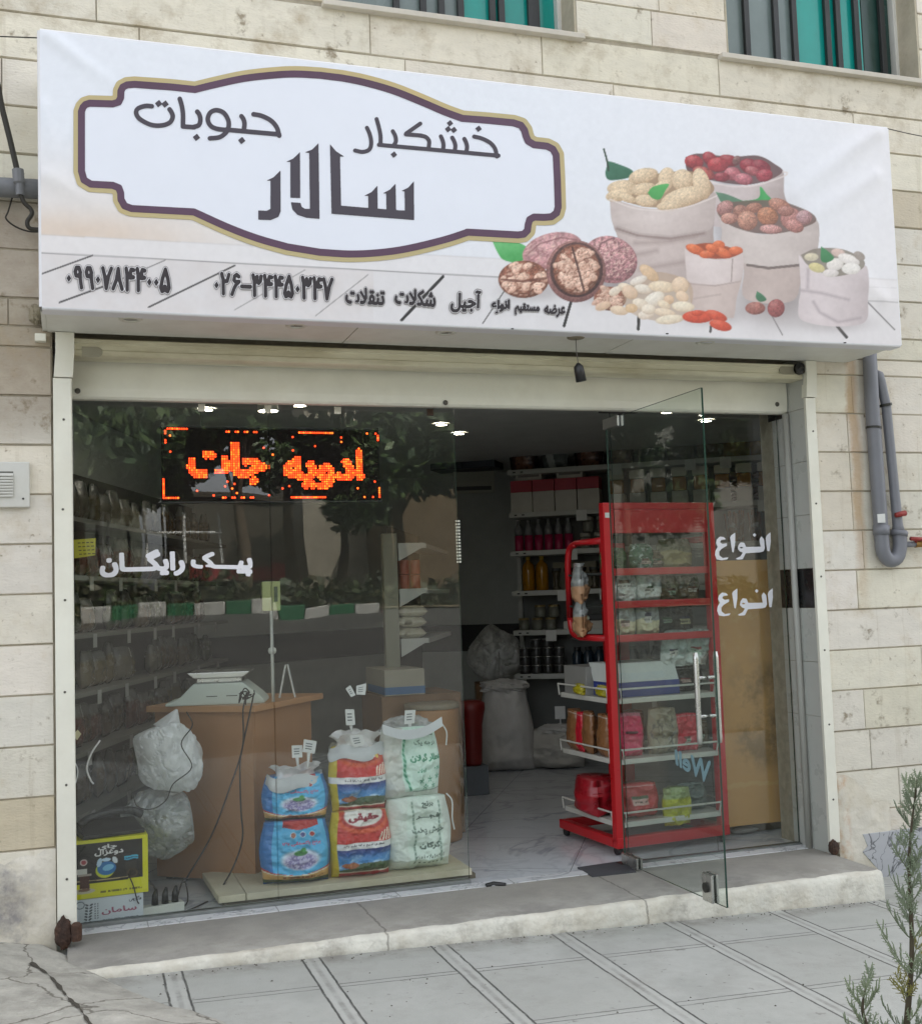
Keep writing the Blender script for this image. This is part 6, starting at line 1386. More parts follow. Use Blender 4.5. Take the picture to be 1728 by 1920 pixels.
mb.build('hem', lin_m, t, smooth=True); mk('inner_liner', *crumple((x+.0, .27, zr+.0), (.17, .06, .07), 44, amp=.3, nu=36, nv=20)[:2], filmc, t)
P = arc([(x+.165, .15, zr+.03), (x+.19, .14, zr-.02), (x+.185, .14, zr-.09)], 5); MB().tube(P, .004, 5).build('drawstring', tape, t)
P = arc([(x+.18, .15, ZP+.39), (x+.205, .13, ZP+.35), (x+.2, .12, ZP+.26), (x+.21, .12, ZP+.2)], 5); MB().tube(P, .004, 5).build('seam_thread', tape, t)
# price cards
card = mat('card_white', (210, 212, 210), rough=.6); cink = mat('card_ink', (110, 116, 118), rough=.7)
def price_card(label, pts, y, stick=None):
    q = [np.array(vp(a, b, y)) for a, b in pts]; t = thing('price_card', label, 'price card', tuple(q[0]))
    MB().prism([tuple(p) for p in q], (0, .0012, 0)).build('card', card, t)
    for r in (.25, .45, .65):
        a = q[0]*(1-r)+q[3]*r; b = q[1]*(1-r)+q[2]*r; l = a*.82+b*.18; k = a*.3+b*.7; dz = (q[3]-q[0])*.05; o = np.array([0, -.0009, 0]); MB().quad(tuple(l+o), tuple(k+o), tuple(k+dz*1.6+o), tuple(l+dz*1.6+o)).build('writing', cink, t)
    if stick is not None: MB().tube([tuple(vp(*stick[0], y+.001)), tuple(vp(*stick[1], y+.001))], [.010, .004], 6).build('stick', card, t)
price_card('larger white price card stuck in the blue sack mouth', [(570, 1386), (594, 1390), (590, 1413), (567, 1410)], .19, ((579, 1412), (577, 1440)))
price_card('greyer price card left of the larger one in the blue sack mouth', [(547, 1398), (567, 1397), (567, 1420), (548, 1421)], .2, ((557, 1420), (559, 1440)))
price_card('small upright price card behind the red sack liner', [(647, 1330), (664, 1330), (666, 1359), (649, 1360)], .26, ((658, 1360), (660, 1372)))
price_card('tilted price card lying on the red sack liner', [(655, 1379), (678, 1377), (684, 1396), (663, 1402)], .135)
price_card('white price card on a stick above the white woven sack', [(759, 1332), (779, 1331), (777, 1356), (758, 1358)], .2, ((768, 1357), (770, 1376)))
price_card('narrow tilted white card taped to the pane, left of a pair', [(648, 1291), (657, 1285), (667, 1303), (658, 1307)], .0105)
price_card('squarer white card taped to the pane, right of a pair', [(668, 1286), (687, 1281), (685, 1303), (668, 1302)], .0105)

# ---------------------------------------------------------------- shelving
shm = mat('shelf_metal', (176, 178, 172), rough=.45, var=.06); tagm = mat('shelf_tag', (206, 208, 204), rough=.6)
packm = mat('clear_pack', (0, 0, 0), attr=True, rough=.25, var=.06, bump=.25, bscale=25)
def packet_mesh(w_, h_, d, paint, seed, nu=14, nv=16, top=.35): return pillow(w_, h_, d, paint, nu, nv, top=top, seed=seed, wr=.006)
def flat(c, c2=None, top=None, nz_=30):
    def f(U, V):
        C_ = full(U, c)
        if c2 is not None: put(C_, n2(U*nz_*.2+c[0], V*nz_*.2+c[1], 1, 3)*.9, c2)
        if top is not None: put(C_, sstep(V, top[0]-.03, top[0]+.03), top[1])
        return C_
    return f
class Proto: pass
def proto_packet(name, label, cat, group, w_, h_, d, paint, seed, loc, rz=0, m=None, **k):
    t = thing(name, label, cat, tuple(loc), rz, group); V, f, c = packet_mesh(w_, h_, d, paint, seed, **k); mk('pack', V, f, m or packm, t, cols=c, smooth=True, local=True); return t
# left wall shelving with packets
ld = np.array([math.sin(math.radians(20)), math.cos(math.radians(20))]); ln = np.array([ld[1], -ld[0]]); L0 = np.array([-.27, .45])
lsh = thing('wall_shelf', 'long shelf unit of spice packets along the inner left wall', 'shelf', (0, 1.8, 0))
levels = [.42, .74, 1.05, 1.36, 1.67, 1.98]
for z in levels:
    a, b = L0, L0+ld*3.6; MB().prism([(a[0], a[1], z), (b[0], b[1], z), (b[0]+ln[0]*.28, b[1]+ln[1]*.28, z), (a[0]+ln[0]*.28, a[1]+ln[1]*.28, z)], (0, 0, .025)).build('shelf_board', mat('wall_shelf_board', (112, 112, 104), rough=.6), lsh)
MB().prism([(L0[0], L0[1], .02), (L0[0]+ld[0]*3.6, L0[1]+ld[1]*3.6, .02), (L0[0]+ld[0]*3.6-.03, L0[1]+ld[1]*3.6, .02), (L0[0]-.03, L0[1], .02)], (0, 0, 2.3)).build('back_panel', mat('shelf_back', (70, 68, 62), rough=.7), lsh)
rnd = random.Random(3)
for z in levels[:-1]:
    for k in range(6):
        s = .35+.55*k+rnd.uniform(-.1, .1); p = L0+ld*s+ln*.285; q = p+ld*.06
        MB().prism([(p[0], p[1], z-.055), (q[0], q[1], z-.055), (q[0], q[1], z+.02), (p[0], p[1], z+.02)], (ln[0]*.002, ln[1]*.002, 0)).build('price_tag', mat('dull_tag', (150, 152, 146), rough=.6), lsh)
kinds = [((96, 80, 54), (70, 54, 34)), ((78, 62, 40), (52, 40, 28)), ((110, 102, 78), (84, 74, 52)), ((68, 74, 46), (46, 52, 32)), ((90, 54, 38), (66, 34, 26)), ((112, 108, 96), (90, 84, 70))]
kn = ['tan', 'dark brown', 'grey straw', 'olive green', 'rust red', 'dull grey']; tier = ['lowest', 'second', 'third', 'fourth', 'fifth', 'top']
for li, z in enumerate(levels):
    protos = {}
    for k in range(16):
        if rnd.random() < .06: continue
        ki = (li+(3 if rnd.random() < .4 else 0)+(1 if k > 9 else 0)) % 6; s = .12+.21*k+rnd.uniform(-.03, .03); p = L0+ld*s+ln*(.15+rnd.uniform(-.03, .03)); rz = -math.radians(20)+math.pi/2+rnd.uniform(-.3, .3)
        if ki not in protos: protos[ki] = proto_packet('spice_packet', '%s packet among the mixed packets on the %s tier of the left wall shelf' % (kn[ki], tier[li]), 'packet', '%s packets on the %s tier of the left wall shelf' % (kn[ki], tier[li]), .19, .235, .09, flat(*kinds[ki], top=(.72, (104, 104, 98))), ki+40, (p[0], p[1], z+.026), rz)
        else: dup(protos[ki], (p[0], p[1], z+.026), rz, scale=(1, 1, rnd.uniform(.8, 1.08)))
# gondola seen end-on
G0 = vp(738, 1200, 1.5); g0 = np.array([G0[0], 1.5]); gd_ = np.array([math.sin(math.radians(24)), math.cos(math.radians(24))]); gn = np.array([gd_[1], -gd_[0]])
gon = thing('gondola_shelf', 'grey shelf unit seen end-on with white triangular brackets, behind the rice sacks', 'shelf', (g0[0], 1.5, 0))
MB().prism([tuple(vp(725, 1260, 1.5)*np.array([1, 1, 0])+np.array([0, 0, .0])), tuple(vp(751, 1260, 1.5)*np.array([1, 1, 0])), tuple(vp(751, 1260, 1.5)*np.array([1, 1, 0])+np.array([0, .05, 0])), tuple(vp(725, 1260, 1.5)*np.array([1, 1, 0])+np.array([0, .05, 0]))], (0, 0, 1.95)).build('upright', mat('upright_metal', (128, 128, 112), rough=.5, var=.1), gon)
e0 = np.array([vp(752, 1200, 1.5)[0], 1.52])
for i, py in enumerate((1028, 1114, 1208)):
    z = vp(752, py, 1.5)[2]; MB().prism([(e0[0], 1.5, z-.085), (e0[0], 1.5, z+.035), (e0[0]+.19, 1.5, z+.035), (e0[0]+.19, 1.5, z+.015)], (0, .012, 0)).build('bracket', shm, gon)
    a = e0; b = e0+gd_*1.4; MB().prism([(a[0], a[1], z), (a[0]+.2, a[1], z), (b[0]+.2, b[1], z), (b[0], b[1], z)], (0, 0, .03)).build('shelf_board', shm, gon)
MB().prism([(e0[0]-.06, 1.56, .1), (e0[0]+gd_[0]*1.4-.06, 1.56+gd_[1]*1.4, .1), (e0[0]+gd_[0]*1.4-.03, 1.56+gd_[1]*1.4, .1), (e0[0]-.03, 1.56, .1)], (0, 0, 1.9)).build('back_panel', mat('shelf_back'), gon)
canm = mat('orange_can', (150, 70, 44), rough=.35, var=.2, vscale=9)
z = vp(752, 1114, 1.5)[2]+.031; pc = None
for k in range(3):
    for j in range(2):
        p = (e0[0]+.055+.075*j, 1.57+.12*k, z)
        for h_ in (0, .10):
            if pc is None:
                pc = thing('food_can', 'orange labelled can stacked two high on the gondola shelf', 'can', p, 0, 'orange cans on the gondola'); MB().lathe([(.034, 0), (.036, .004), (.036, .092), (.034, .097)], (0, 0, 0), 14).build('can', canm, pc, local=True, smooth=True); MB().lathe([(.033, .0972), (.030, .0985)], (0, 0, 0), 14).build('lid', steel, pc, local=True)
            else: dup(pc, (p[0], p[1], z+h_))
z = vp(752, 1208, 1.5)[2]+.031
for k, (dx, dz, lb) in enumerate(((.085, 0, 'lowest'), (.09, .075, 'middle'), (.10, .145, 'topmost'))):
    t = thing('noodle_pack', 'pale noodle pack, %s of the pile on the gondola' % lb, 'packet', (e0[0]+dx, 1.62, z+dz)); V, f, c = packet_mesh(.22, .17, .08, flat((196, 192, 170), (160, 156, 136)), 60+k, top=.6); V = xf(V, rx=math.radians(-86)); V[:, 1] -= V[:, 1].mean(); V[:, 2] -= V[:, 2].min(); mk('pack', V, f, packm, t, cols=c, smooth=True, local=True)
a = vp(722, 1306, 1.25); b = vp(797, 1306, 1.25); z1_, z2_ = a[2], vp(722, 1257, 1.25)[2]
t = thing('striped_carton', 'grey white carton with a blue stripe resting beside the gondola end', 'carton', (a[0], 1.25, z1_)); MB().box(a[0], b[0], 1.25, 1.75, z1_, z2_).build('box', mat('carton_grey', (150, 146, 130), rough=.6), t, bevel=.003); MB().box(a[0]-.001, b[0]+.001, 1.248, 1.7, z1_+.008, z1_+.055).build('stripe', mat('blue_stripe', (60, 100, 140), rough=.5), t)
p = vp(822, 1325, 1.0); t = thing('fibre_drum', 'round brown fibreboard drum with metal lid behind the white sack', 'drum', (p[0], 1.15, 0)); zt4 = vp(822, 1322, 1.0)[2]
MB().lathe([(.165, .0), (.17, .02), (.17, zt4-.05), (.165, zt4-.03)], (p[0], 1.15, 0), 28).build('body', mat('fibreboard', (156, 116, 74), rough=.55, var=.12), t, smooth=True); MB().lathe([(.17, zt4-.03), (.174, zt4-.025), (.174, zt4), (.16, zt4+.004)], (p[0], 1.15, 0), 28).build('lid', mat('old_metal'), t, smooth=True)
MB().box(p[0]-.19, p[0]+.19, .98, .984, 0, .31).build('label_sheet', mat('fibreboard'), t) if False else None
MB().box(a[0]-.02, vp(860, 1310, 1.3)[0], 1.26, 1.8, 0.0, z1_-.002).build('stock_crates', mat('crate_brown', (120, 92, 64), rough=.7, var=.25), None); tag(bpy.data.objects['stock_crates'], 'brown cardboard crate under the striped carton', 'carton'); bpy.data.objects['stock_crates'].name = 'stock_carton'
# ---------------------------------------------------------------- seen through the doorway: back shelving, sacks, red rack
Sd = np.array([math.cos(math.radians(34)), -math.sin(math.radians(34))]); Sn = np.array([-Sd[1], Sd[0]])     # along the shelf, into the wall
S0 = np.array([vp(955, 1000, 3.9)[0], 3.9]); SL = 2.45; srz = -math.radians(34)
zsh = [vp(955, py, 3.9)[2] for py in (882, 962, 1034, 1109, 1183, 1265)]
def S(s, d=0.0): p = S0+Sd*s+Sn*d; return p
bsh = thing('back_shelf', 'white metal grocery shelving with six tiers at the back of the shop', 'shelf', (S0[0]+1, S0[1]-.6, 0))
SD = .36
for z in zsh:
    a, b = S(0), S(SL); c, d = S(SL, SD), S(0, SD)
    MB().prism([(a[0], a[1], z-.045), (b[0], b[1], z-.045), (c[0], c[1], z-.045), (d[0], d[1], z-.045)], (0, 0, .045)).build('shelf_board', shm, bsh, bevel=.002)
    for s in (.05, .12): p = S(s, -.002); q = S(s+.025, -.002); MB().prism([(p[0], p[1], z-.03), (q[0], q[1], z-.03), (q[0], q[1], z-.018), (p[0], p[1], z-.018)], (Sn[0]*.001, Sn[1]*.001, 0)).build('slot', black, bsh)
for s in (0, 1.2, SL-.04):
    p = S(s, SD+.005); MB().box(p[0]-.02, p[0]+.02, p[1]-.02, p[1]+.02, 0, zsh[0]+.35, rz=srz).build('upright', shm, bsh)
a, b = S(0, SD+.03), S(SL, SD+.03); MB().prism([(a[0], a[1], .15), (b[0], b[1], .15), (b[0]+Sn[0]*.01, b[1]+Sn[1]*.01, .15), (a[0]+Sn[0]*.01, a[1]+Sn[1]*.01, .15)], (0, 0, zsh[0]+.3)).build('back_panel', mat('back_panel_grey', (112, 114, 110), rough=.6), bsh)
for s, i, k in ((.62, 1, 0), (.52, 2, 0), (.85, 2, 1), (.42, 3, 0), (.8, 3, 0), (.3, 4, 0), (.75, 5, 0), (.48, 5, 0), (.95, 0, 0), (1.9, 0, 0), (1.6, 0, 1), (2.2, 1, 0)):
    p = S(s, -.004); q = S(s+.095, -.004); z = zsh[i]; MB().prism([(p[0], p[1], z-.10), (q[0], q[1], z-.10), (q[0], q[1], z-.005), (p[0], p[1], z-.005)], (Sn[0]*.001, Sn[1]*.001, 0)).build('price_tag', tagm, bsh)
def pos(s, i, d=.12): p = S(s, d); return (p[0], p[1], zsh[i]+.001)
# top tier: big pouches
def pouch(label, s, i, w_, h_, paint, seed, d=.12, grp=None): return proto_packet('pouch', label, 'pouch', grp, w_, h_, .12, paint, seed, pos(s, i, d), srz, top=.5, nu=30, nv=36)
def p_wal(U, V):
    C_ = full(U, (58, 36, 34)); put(C_, ((V > .72) & (V < .95) & (U > .25) & (U < .8))*1., (130, 40, 48)); put(C_, (n2(U*6, V*6, 1, 3) > .5)*((V < .6) & (U > .15) & (U < .85))*.7, (140, 100, 76)); put(C_, ((U < .12) | (U > .9))*.7, (30, 24, 24)); return C_
pouch('dark brown nut pouch at the left end of the top tier', .13, 0, .26, .40, p_wal, 201)
pouch('grey translucent pouch with white splash between two dark pouches', .42, 0, .25, .36, lambda U, V: (lambda C_: (put(C_, (np.abs(U-.3-V*-.3-.15) < .13)*((V < .8)), (170, 174, 172)), C_)[1])(full(U, (92, 98, 98))), 202)
pouch('dark pouch with red label right of the grey one on the top tier', .74, 0, .27, .42, p_wal, 203)
pouch('second dark nut pouch standing behind the rack on the top tier', 1.02, 0, .25, .38, p_wal, 204)
for k in range(3): pouch(['green grey pouch', 'olive pouch', 'brown green pouch'][k]+' on the top tier seen through the door glass', 1.30+.26*k, 0, .24, .34, flat([(84, 104, 86), (110, 110, 74), (106, 90, 66)][k], [(60, 70, 60), (80, 70, 40), (70, 60, 40)][k]), 205+k)
for k in range(2): pouch(['yellow flecked snack bag left', 'yellow flecked snack bag right'][k]+' on the top tier behind the narrow pane', 2.04+.24*k, 0, .24, .36, flat((120, 104, 70), (176, 140, 60), top=(.6, (110, 108, 98))), 210+k)
# second tier: red and white cartons, jars of honey
redc = mat('carton_red', (160, 36, 56), rough=.5); whc = mat('carton_pale', (186, 184, 176), rough=.5)
pc = None
for k in range(4):
    p = pos(.115+.205*k, 1, .13)
    if pc is None:
        pc = thing('tea_box', 'red topped white box in the row of four on the second tier', 'box', p, srz, 'red and white boxes on the second tier'); MB().box(-.098, .098, -.1, .1, 0, .185).build('base', whc, pc, local=True, bevel=.002); MB().box(-.0985, .0985, -.1005, .1, .186, .292).build('lid', redc, pc, local=True, bevel=.002)
    else: dup(pc, p)
for k in range(2):
    p = pos(.18+.38*k, 1, .17); t = thing('flat_box', ['pale flat box lying on the red boxes, left one', 'pale flat box lying on the red boxes, right one'][k], 'box', (p[0], p[1], zsh[1]+.295), srz); MB().box(-.12, .12, -.1, .1, 0, .10).build('box', whc, t, local=True, bevel=.003); MB().box(-.1, .1, -.1015, -.1, .03, .07).build('band', mat('box_band', (120, 116, 112)), t, local=True)
hon = mat('honey', (170, 116, 30), rough=.12, var=.2); jarlid = mat('jar_lid', (150, 148, 138), rough=.4); jarg = mat('jar_label', (196, 192, 176), rough=.5)
pc = None
for k in range(8):
    p = pos(.985+.185*k, 1, .1)
    if pc is None:
        pc = thing('honey_jar', 'amber honey jar with pale cap in the row on the second tier', 'jar', p, srz, 'honey jars on the second tier')
        MB().box(-.07, .07, -.07, .07, 0, .12).build('carton', whc, pc, local=True, bevel=.004); MB().box(-.062, .062, -.062, .062, .121, .25).build('jar', hon, pc, local=True, bevel=.02); MB().box(-.068, .068, -.068, .068, .251, .33).build('cap', jarg, pc, local=True, bevel=.008)
    else: dup(pc, p)
# packs on the second tier, behind the narrow pane, and sticks in jars below
pc = None
for k in range(2):
    for j in range(3):
        p = pos(2.02+.24*k, 1, .12); z = zsh[1]+.001+.09*j
        if pc is None:
            pc = thing('wrapped_pack', 'shiny dark red wrapped pack in two piles behind the narrow pane', 'packet', (p[0], p[1], z), srz, 'wrapped packs on the second tier'); V, f, c = packet_mesh(.215, .16, .085, flat((96, 56, 50), (60, 40, 40)), 220, top=.7); V = xf(V, rx=math.radians(-88)); V[:, 1] -= V[:, 1].mean(); V[:, 2] -= V[:, 2].min(); mk('pack', V, f, mat('shiny_wrap', (0, 0, 0), attr=True, rough=.12, var=.1, bump=.5, bscale=22), pc, cols=c, smooth=True, local=True)
        else: dup(pc, (p[0], p[1], z))
stick = mat('cinnamon', (120, 80, 54), rough=.6, var=.2); pc = None
for k in range(3):
    p = pos(2.0+.2*k, 2, .1)
    if pc is None:
        pc = thing('cinnamon_bundle', 'clear bundle of upright cinnamon sticks on the third tier', 'bundle', p, srz, 'cinnamon bundles on the third tier'); mb = MB()
        for j in range(26):
            a = random.uniform(0, 6.28); r = .07*math.sqrt(random.random()); mb.tube([(r*math.cos(a), r*math.sin(a), .004), (r*math.cos(a)*1.25+random.uniform(-.015, .015), r*math.sin(a)*1.25, .25+random.uniform(-.02, .03))], .007, 5)
        mb.build('sticks', stick, pc, local=True); mk('wrap', *crumple((0, 0, .13), (.092, .092, .135), 51, amp=.12, nu=24, nv=16)[:2], film_mat('thin_wrap', a=.2), pc, local=True)
    else: dup(pc, p)
# third tier: magenta bottles and small jars
mag = mat('magenta_label', (150, 24, 70), rough=.35); pcl = mat('clear_bottle', (110, 112, 112), rough=.15, var=.1); pc = None
for k in range(6):
    p = pos(.07+.092*k, 2, .07)
    if pc is None:
        pc = thing('slim_bottle', 'slim bottle with magenta label in the row of six on the third tier', 'bottle', p, srz, 'magenta bottles on the third tier'); MB().lathe([(.036, .14), (.036, .20), (.02, .235), (.014, .255)], (0, 0, 0), 12).build('bottle', pcl, pc, local=True, smooth=True); MB().lathe([(.038, 0), (.04, .005), (.04, .139)], (0, 0, 0), 12).build('label_sleeve', mag, pc, local=True, smooth=True); MB().lathe([(.016, .256), (.016, .285)], (0, 0, 0), 10).build('cap', pcl, pc, local=True)
    else: dup(pc, p)
jarc = mat('jar_grey', (112, 114, 104), rough=.2, var=.25, vscale=12); pc = None
for k in range(4):
    for j in range(2):
        p = pos(.68+.125*k+.03*j, 2, .08); z = zsh[2]+.001+.145*j
        if pc is None:
            pc = thing('small_jar', 'small grey jar with pale lid stacked two high on the third tier', 'jar', (p[0], p[1], z), srz, 'small jars on the third tier'); MB().lathe([(.045, 0), (.05, .008), (.05, .09), (.042, .105)], (0, 0, 0), 14).build('jar', jarc, pc, local=True, smooth=True); MB().lathe([(.046, .1052), (.047, .11), (.047, .135), (.043, .138)], (0, 0, 0), 14).build('lid', jarlid, pc, local=True, smooth=True)
        else: dup(pc, (p[0], p[1], z))
# fourth tier: oil bottles and glasses
oil = mat('oil', (150, 104, 20), rough=.1, var=.2); pc = None
for k in range(2):
    p = pos(.14+.125*k, 3, .1); t = thing('oil_bottle', ['tall golden oil bottle at the shelf end, left one', 'tall golden oil bottle beside the shelf end, right one'][k], 'bottle', p, srz); MB().lathe([(.05, 0), (.058, .01), (.058, .2), (.05, .235), (.02, .265), (.016, .28)], (0, 0, 0), 16).build('bottle', oil, t, local=True, smooth=True); MB().lathe([(.02, .281), (.02, .31)], (0, 0, 0), 12).build('cap', mat('yellow_cap', (170, 140, 40)), t, local=True)
pc = None
for k in range(4):
    p = pos(.40+.115*k, 3, .08)
    if pc is None:
        pc = thing('spice_jar', 'dark waisted jar with silver foot in the row on the fourth tier', 'jar', p, srz, 'waisted jars on the fourth tier'); MB().lathe([(.036, 0), (.036, .02), (.02, .04), (.028, .12), (.042, .17)], (0, 0, 0), 14).build('jar', mat('dark_jar', (72, 66, 52), rough=.2, var=.3), pc, local=True, smooth=True); MB().lathe([(.045, .1705), (.045, .195)], (0, 0, 0), 14).build('lid', barm, pc, local=True)
    else: dup(pc, p)
t = thing('shelf_box', 'pale box behind the waisted jars on the fourth tier', 'box', pos(.55, 3, .24), srz); MB().box(-.2, .2, -.06, .06, 0, .25).build('box', mat('box_dull', (120, 116, 96), rough=.6), t, local=True, bevel=.003)
# fifth tier: tins, black tray
pc = None
for k in range(3):
    for j in range(2 if k else 1):
        p = pos(.085+.125*k+(.03 if j else 0), 4, .08); z = zsh[4]+.001+.115*j
        if pc is None:
            pc = thing('tin', 'small grey tin with dull gold lid on the fifth tier', 'tin', (p[0], p[1], z), srz, 'tins on the fifth tier'); MB().lathe([(.045, 0), (.048, .004), (.048, .09)], (0, 0, 0), 14).build('tin', jarc, pc, local=True, smooth=True); MB().lathe([(.049, .0905), (.049, .108), (.04, .11)], (0, 0, 0), 14).build('lid', mat('dull_gold', (140, 124, 84), rough=.4, metal=.4), pc, local=True)
        else: dup(pc, (p[0], p[1], z))
t = thing('crate', 'low dark tray of goods on the fifth tier', 'tray', pos(.66, 4, .12), srz); MB().box(-.2, .2, -.1, .1, 0, .07).build('tray', whc, t, local=True, bevel=.003); MB().box(-.19, .19, -.09, .09, .071, .13).build('goods', barm, t, local=True, bevel=.01)
# sixth tier: stacked black cans, dark blue bottles
bcan = mat('black_can', (52, 52, 50), rough=.3, var=.3, vscale=14); pc = None
for k in range(4):
    for j in range(4):
        if j == 3 and k not in (1, 2): continue
        p = pos(.085+.105*k, 5, .07); z = zsh[5]+.001+.078*j
        if pc is None:
            pc = thing('fish_can', 'flat black can with bright rim in the stacked block on the lowest tier', 'can', (p[0], p[1], z), srz, 'stacked black cans on the lowest tier'); MB().lathe([(.049, 0), (.05, .004), (.05, .064), (.048, .068)], (0, 0, 0), 16).build('can', bcan, pc, local=True, smooth=True); MB().lathe([(.046, .0682), (.05, .071), (.05, .0765), (.046, .077)], (0, 0, 0), 16).build('rim', steel, pc, local=True, smooth=True)
        else: dup(pc, (p[0], p[1], z))
dblue = mat('dark_blue_bottle', (40, 52, 64), rough=.2, var=.25); pc = None
for k in range(8):
    for j in range(2):
        p = pos(.56+.10*k, 5, .07+.1*j); z = zsh[5]+.001
        if pc is None:
            pc = thing('dark_bottle', 'dark blue grey bottle in the double row on the lowest tier', 'bottle', (p[0], p[1], z), srz, 'dark bottles on the lowest tier'); MB().lathe([(.04, 0), (.043, .005), (.043, .16), (.025, .19), (.02, .2)], (0, 0, 0), 14).build('bottle', dblue, pc, local=True, smooth=True); MB().lathe([(.024, .2005), (.024, .23)], (0, 0, 0), 12).build('cap', bcan, pc, local=True)
        else: dup(pc, (p[0], p[1], z+(0.0 if j == 0 else .0)))
# sacks on the floor
sackm = mat('sack_cloth', (0, 0, 0), attr=True, rough=.75, var=.08, bump=.3, bscale=120)
t = thing('flour_sack', 'tall pale grain sack tied at the top, left of the back shelves', 'sack', (vp(948, 1400, 3.6)[0], 3.6, 0), -.3)
V, f, c = pillow(.52, .70, .42, flat((206, 204, 200), (186, 184, 180)), 40, 44, top=.55, seed=301, flare=-.2, wr=.02); mk('sack', V, f, sackm, t, cols=c, smooth=True, local=True)
mk('gathered_top', *crumple((0, 0, .72), (.22, .16, .07), 61, amp=.3, nu=36, nv=20)[:2], mat('sack_top', (196, 194, 190), rough=.7, bump=.4), t, local=True)
t = thing('flour_sack', 'squat slumped grain sack with a price card under the back shelves', 'sack', (vp(1042, 1390, 3.5)[0], 3.5, 0), -.4)
V, f, c = pillow(.50, .34, .34, flat((190, 188, 180), (170, 166, 158)), 36, 30, top=.6, seed=302, wr=.03); mk('sack', V, f, sackm, t, cols=c, smooth=True, local=True)
mk('rolled_mouth', *crumple((.02, 0, .33), (.20, .14, .05), 62, amp=.25, nu=32, nv=16)[:2], mat('sack_top'), t, local=True)
MB().box(-.0, .09, -.02, -.017, .42, .53).build('price_card', card, t, local=True); MB().tube([(.045, -.016, .43), (.045, 0, .34)], .006, 6).build('card_stick', card, t, local=True)
t = thing('heaped_bags', 'clear bag of goods with pinkish label resting behind the tall sack', 'plastic bag', (vp(930, 1240, 4.1)[0], 4.1, 0), -.3)
mk('film', *plastic((0, 0, .98), (.26, .2, .27), 71)[:2], film_mat('grey_film', a=.6, white=(.7, .71, .69)), t, local=True); MB().box(-.2, .2, -.16, .2, 0, .72).build('base_carton', mat('crate_brown'), t, local=True, bevel=.01); MB().box(-.12, .1, -.166, -.161, .55, .70).build('pink_label', mat('pinkish', (136, 84, 84)), t, local=True)
t = thing('red_bin', 'red and orange plastic bin just inside the doorway on the left', 'bin', (vp(884, 1380, 2.6)[0], 2.6, 0), 0)
MB().lathe([(.07, .0), (.075, .02), (.085, .30), (.10, .38), (.11, .42), (.11, .47), (.08, .49)], (0, 0, .22), 18).build('tub', mat('bin_red', (120, 32, 28), rough=.4, var=.15), t, local=True, smooth=True); MB().box(-.10, .10, -.08, .08, 0, .219).build('stand', mat('stand_grey', (110, 116, 122), rough=.5), t, local=True, bevel=.004)
# poster and dark cabinet high on the back wall
p = vp(888, 902, 4.6); t = thing('poster', 'small pale poster with a dark band on the rear wall beyond the doorway', 'poster', tuple(p), -.25)
MB().box(-.2, .2, 0, .008, -.12, .14).build('sheet', mat('poster_grey', (150, 152, 140), rough=.6), t, local=True)
MB().box(-.17, .17, -.003, -.001, -.09, -.05).build('dark_band', barm, t, local=True)
t = thing('wall_cabinet', 'dark cabinet on the rear wall left of the top tier', 'cabinet', (vp(878, 850, 4.3)[0], 4.35, vp(905, 878, 4.3)[2]), srz)
MB().box(-.35, .28, -.05, .3, 0, .36).build('carcass', mat('cabinet_dark', (44, 50, 58), rough=.5), t, local=True, bevel=.006); MB().box(-.34, -.04, -.066, -.052, .01, .35).build('door', mat('cabinet_door', (52, 58, 66), rough=.45), t, local=True, bevel=.004); MB().box(-.03, .27, -.066, -.052, .01, .35).build('door', mat('cabinet_door'), t, local=True, bevel=.004)
t = thing('slatted_grille', 'white slatted grille hung inside the doorway edge', 'grille', (vp(859, 1010, .35)[0], .35, vp(859, 1055, .35)[2]))
for k in range(14): MB().box(-.013, .013, 0, .01, .018*k, .018*k+.010).build('slat', white_m, t, local=True)
# floor things
dm = mat('door_mat', (70, 70, 74), rough=.95, bump=.4, bscale=200); q = [tuple(gp(a, b, .0)) for a, b in ((1082, 1628), (1165, 1616), (1192, 1636), (1110, 1645))]; tag(MB().prism(q, (0, 0, .006)).build('door_mat', dm), 'small dark grey mat on the marble at the door hinge', 'mat')
P = [tuple(gp(a, b, .008)) for a, b in ((911, 1660), (925, 1657), (948, 1658))]; tag(MB().tube(P, [.010, .013, .008], 8).build('door_stop', black), 'small black wedge lying on the threshold of the doorway', 'door stop')

# ---- red rack
R0 = np.array([2.95, .17]); rz_r = math.radians(4); rr = np.array([math.cos(rz_r), math.sin(rz_r)]); rd = np.array([-rr[1], rr[0]])
RW = .77; RDp = .72
zr_ = lambda py: vp(1140, py, .17)[2]
red = mat('rack_red', (182, 26, 34), rough=.32, var=.07, vscale=3); wirem = mat('rack_white', (196, 196, 188), rough=.4); dkb = mat('rack_board', (50, 54, 50), rough=.6)
rk = thing('display_rack', 'red metal display rack on castors standing just inside the open door', 'rack', (R0[0], R0[1], 0), rz_r)
ztop = zr_(942)
def bx(x0, x1, y0, y1, z0, z1): return MB().box(x0, x1, y0, y1, z0, z1)
pw = .058
L = dict(local=True, bevel=.006)
bx(0, pw, 0, .05, .07, ztop).build('post', red, rk, **L); bx(RW-pw, RW, 0, .05, .07, ztop).build('post', red, rk, **L)
bx(pw, RW-pw, .004, .03, zr_(1000), ztop-.04).build('header_panel', red, rk, **L); bx(pw, RW-pw, 0, .05, ztop-.04, ztop).build('top_bar', red, rk, **L)
bx(.012, .04, -.002, 0, ztop-.09, ztop-.06).build('logo_plate', tape, rk, local=True)
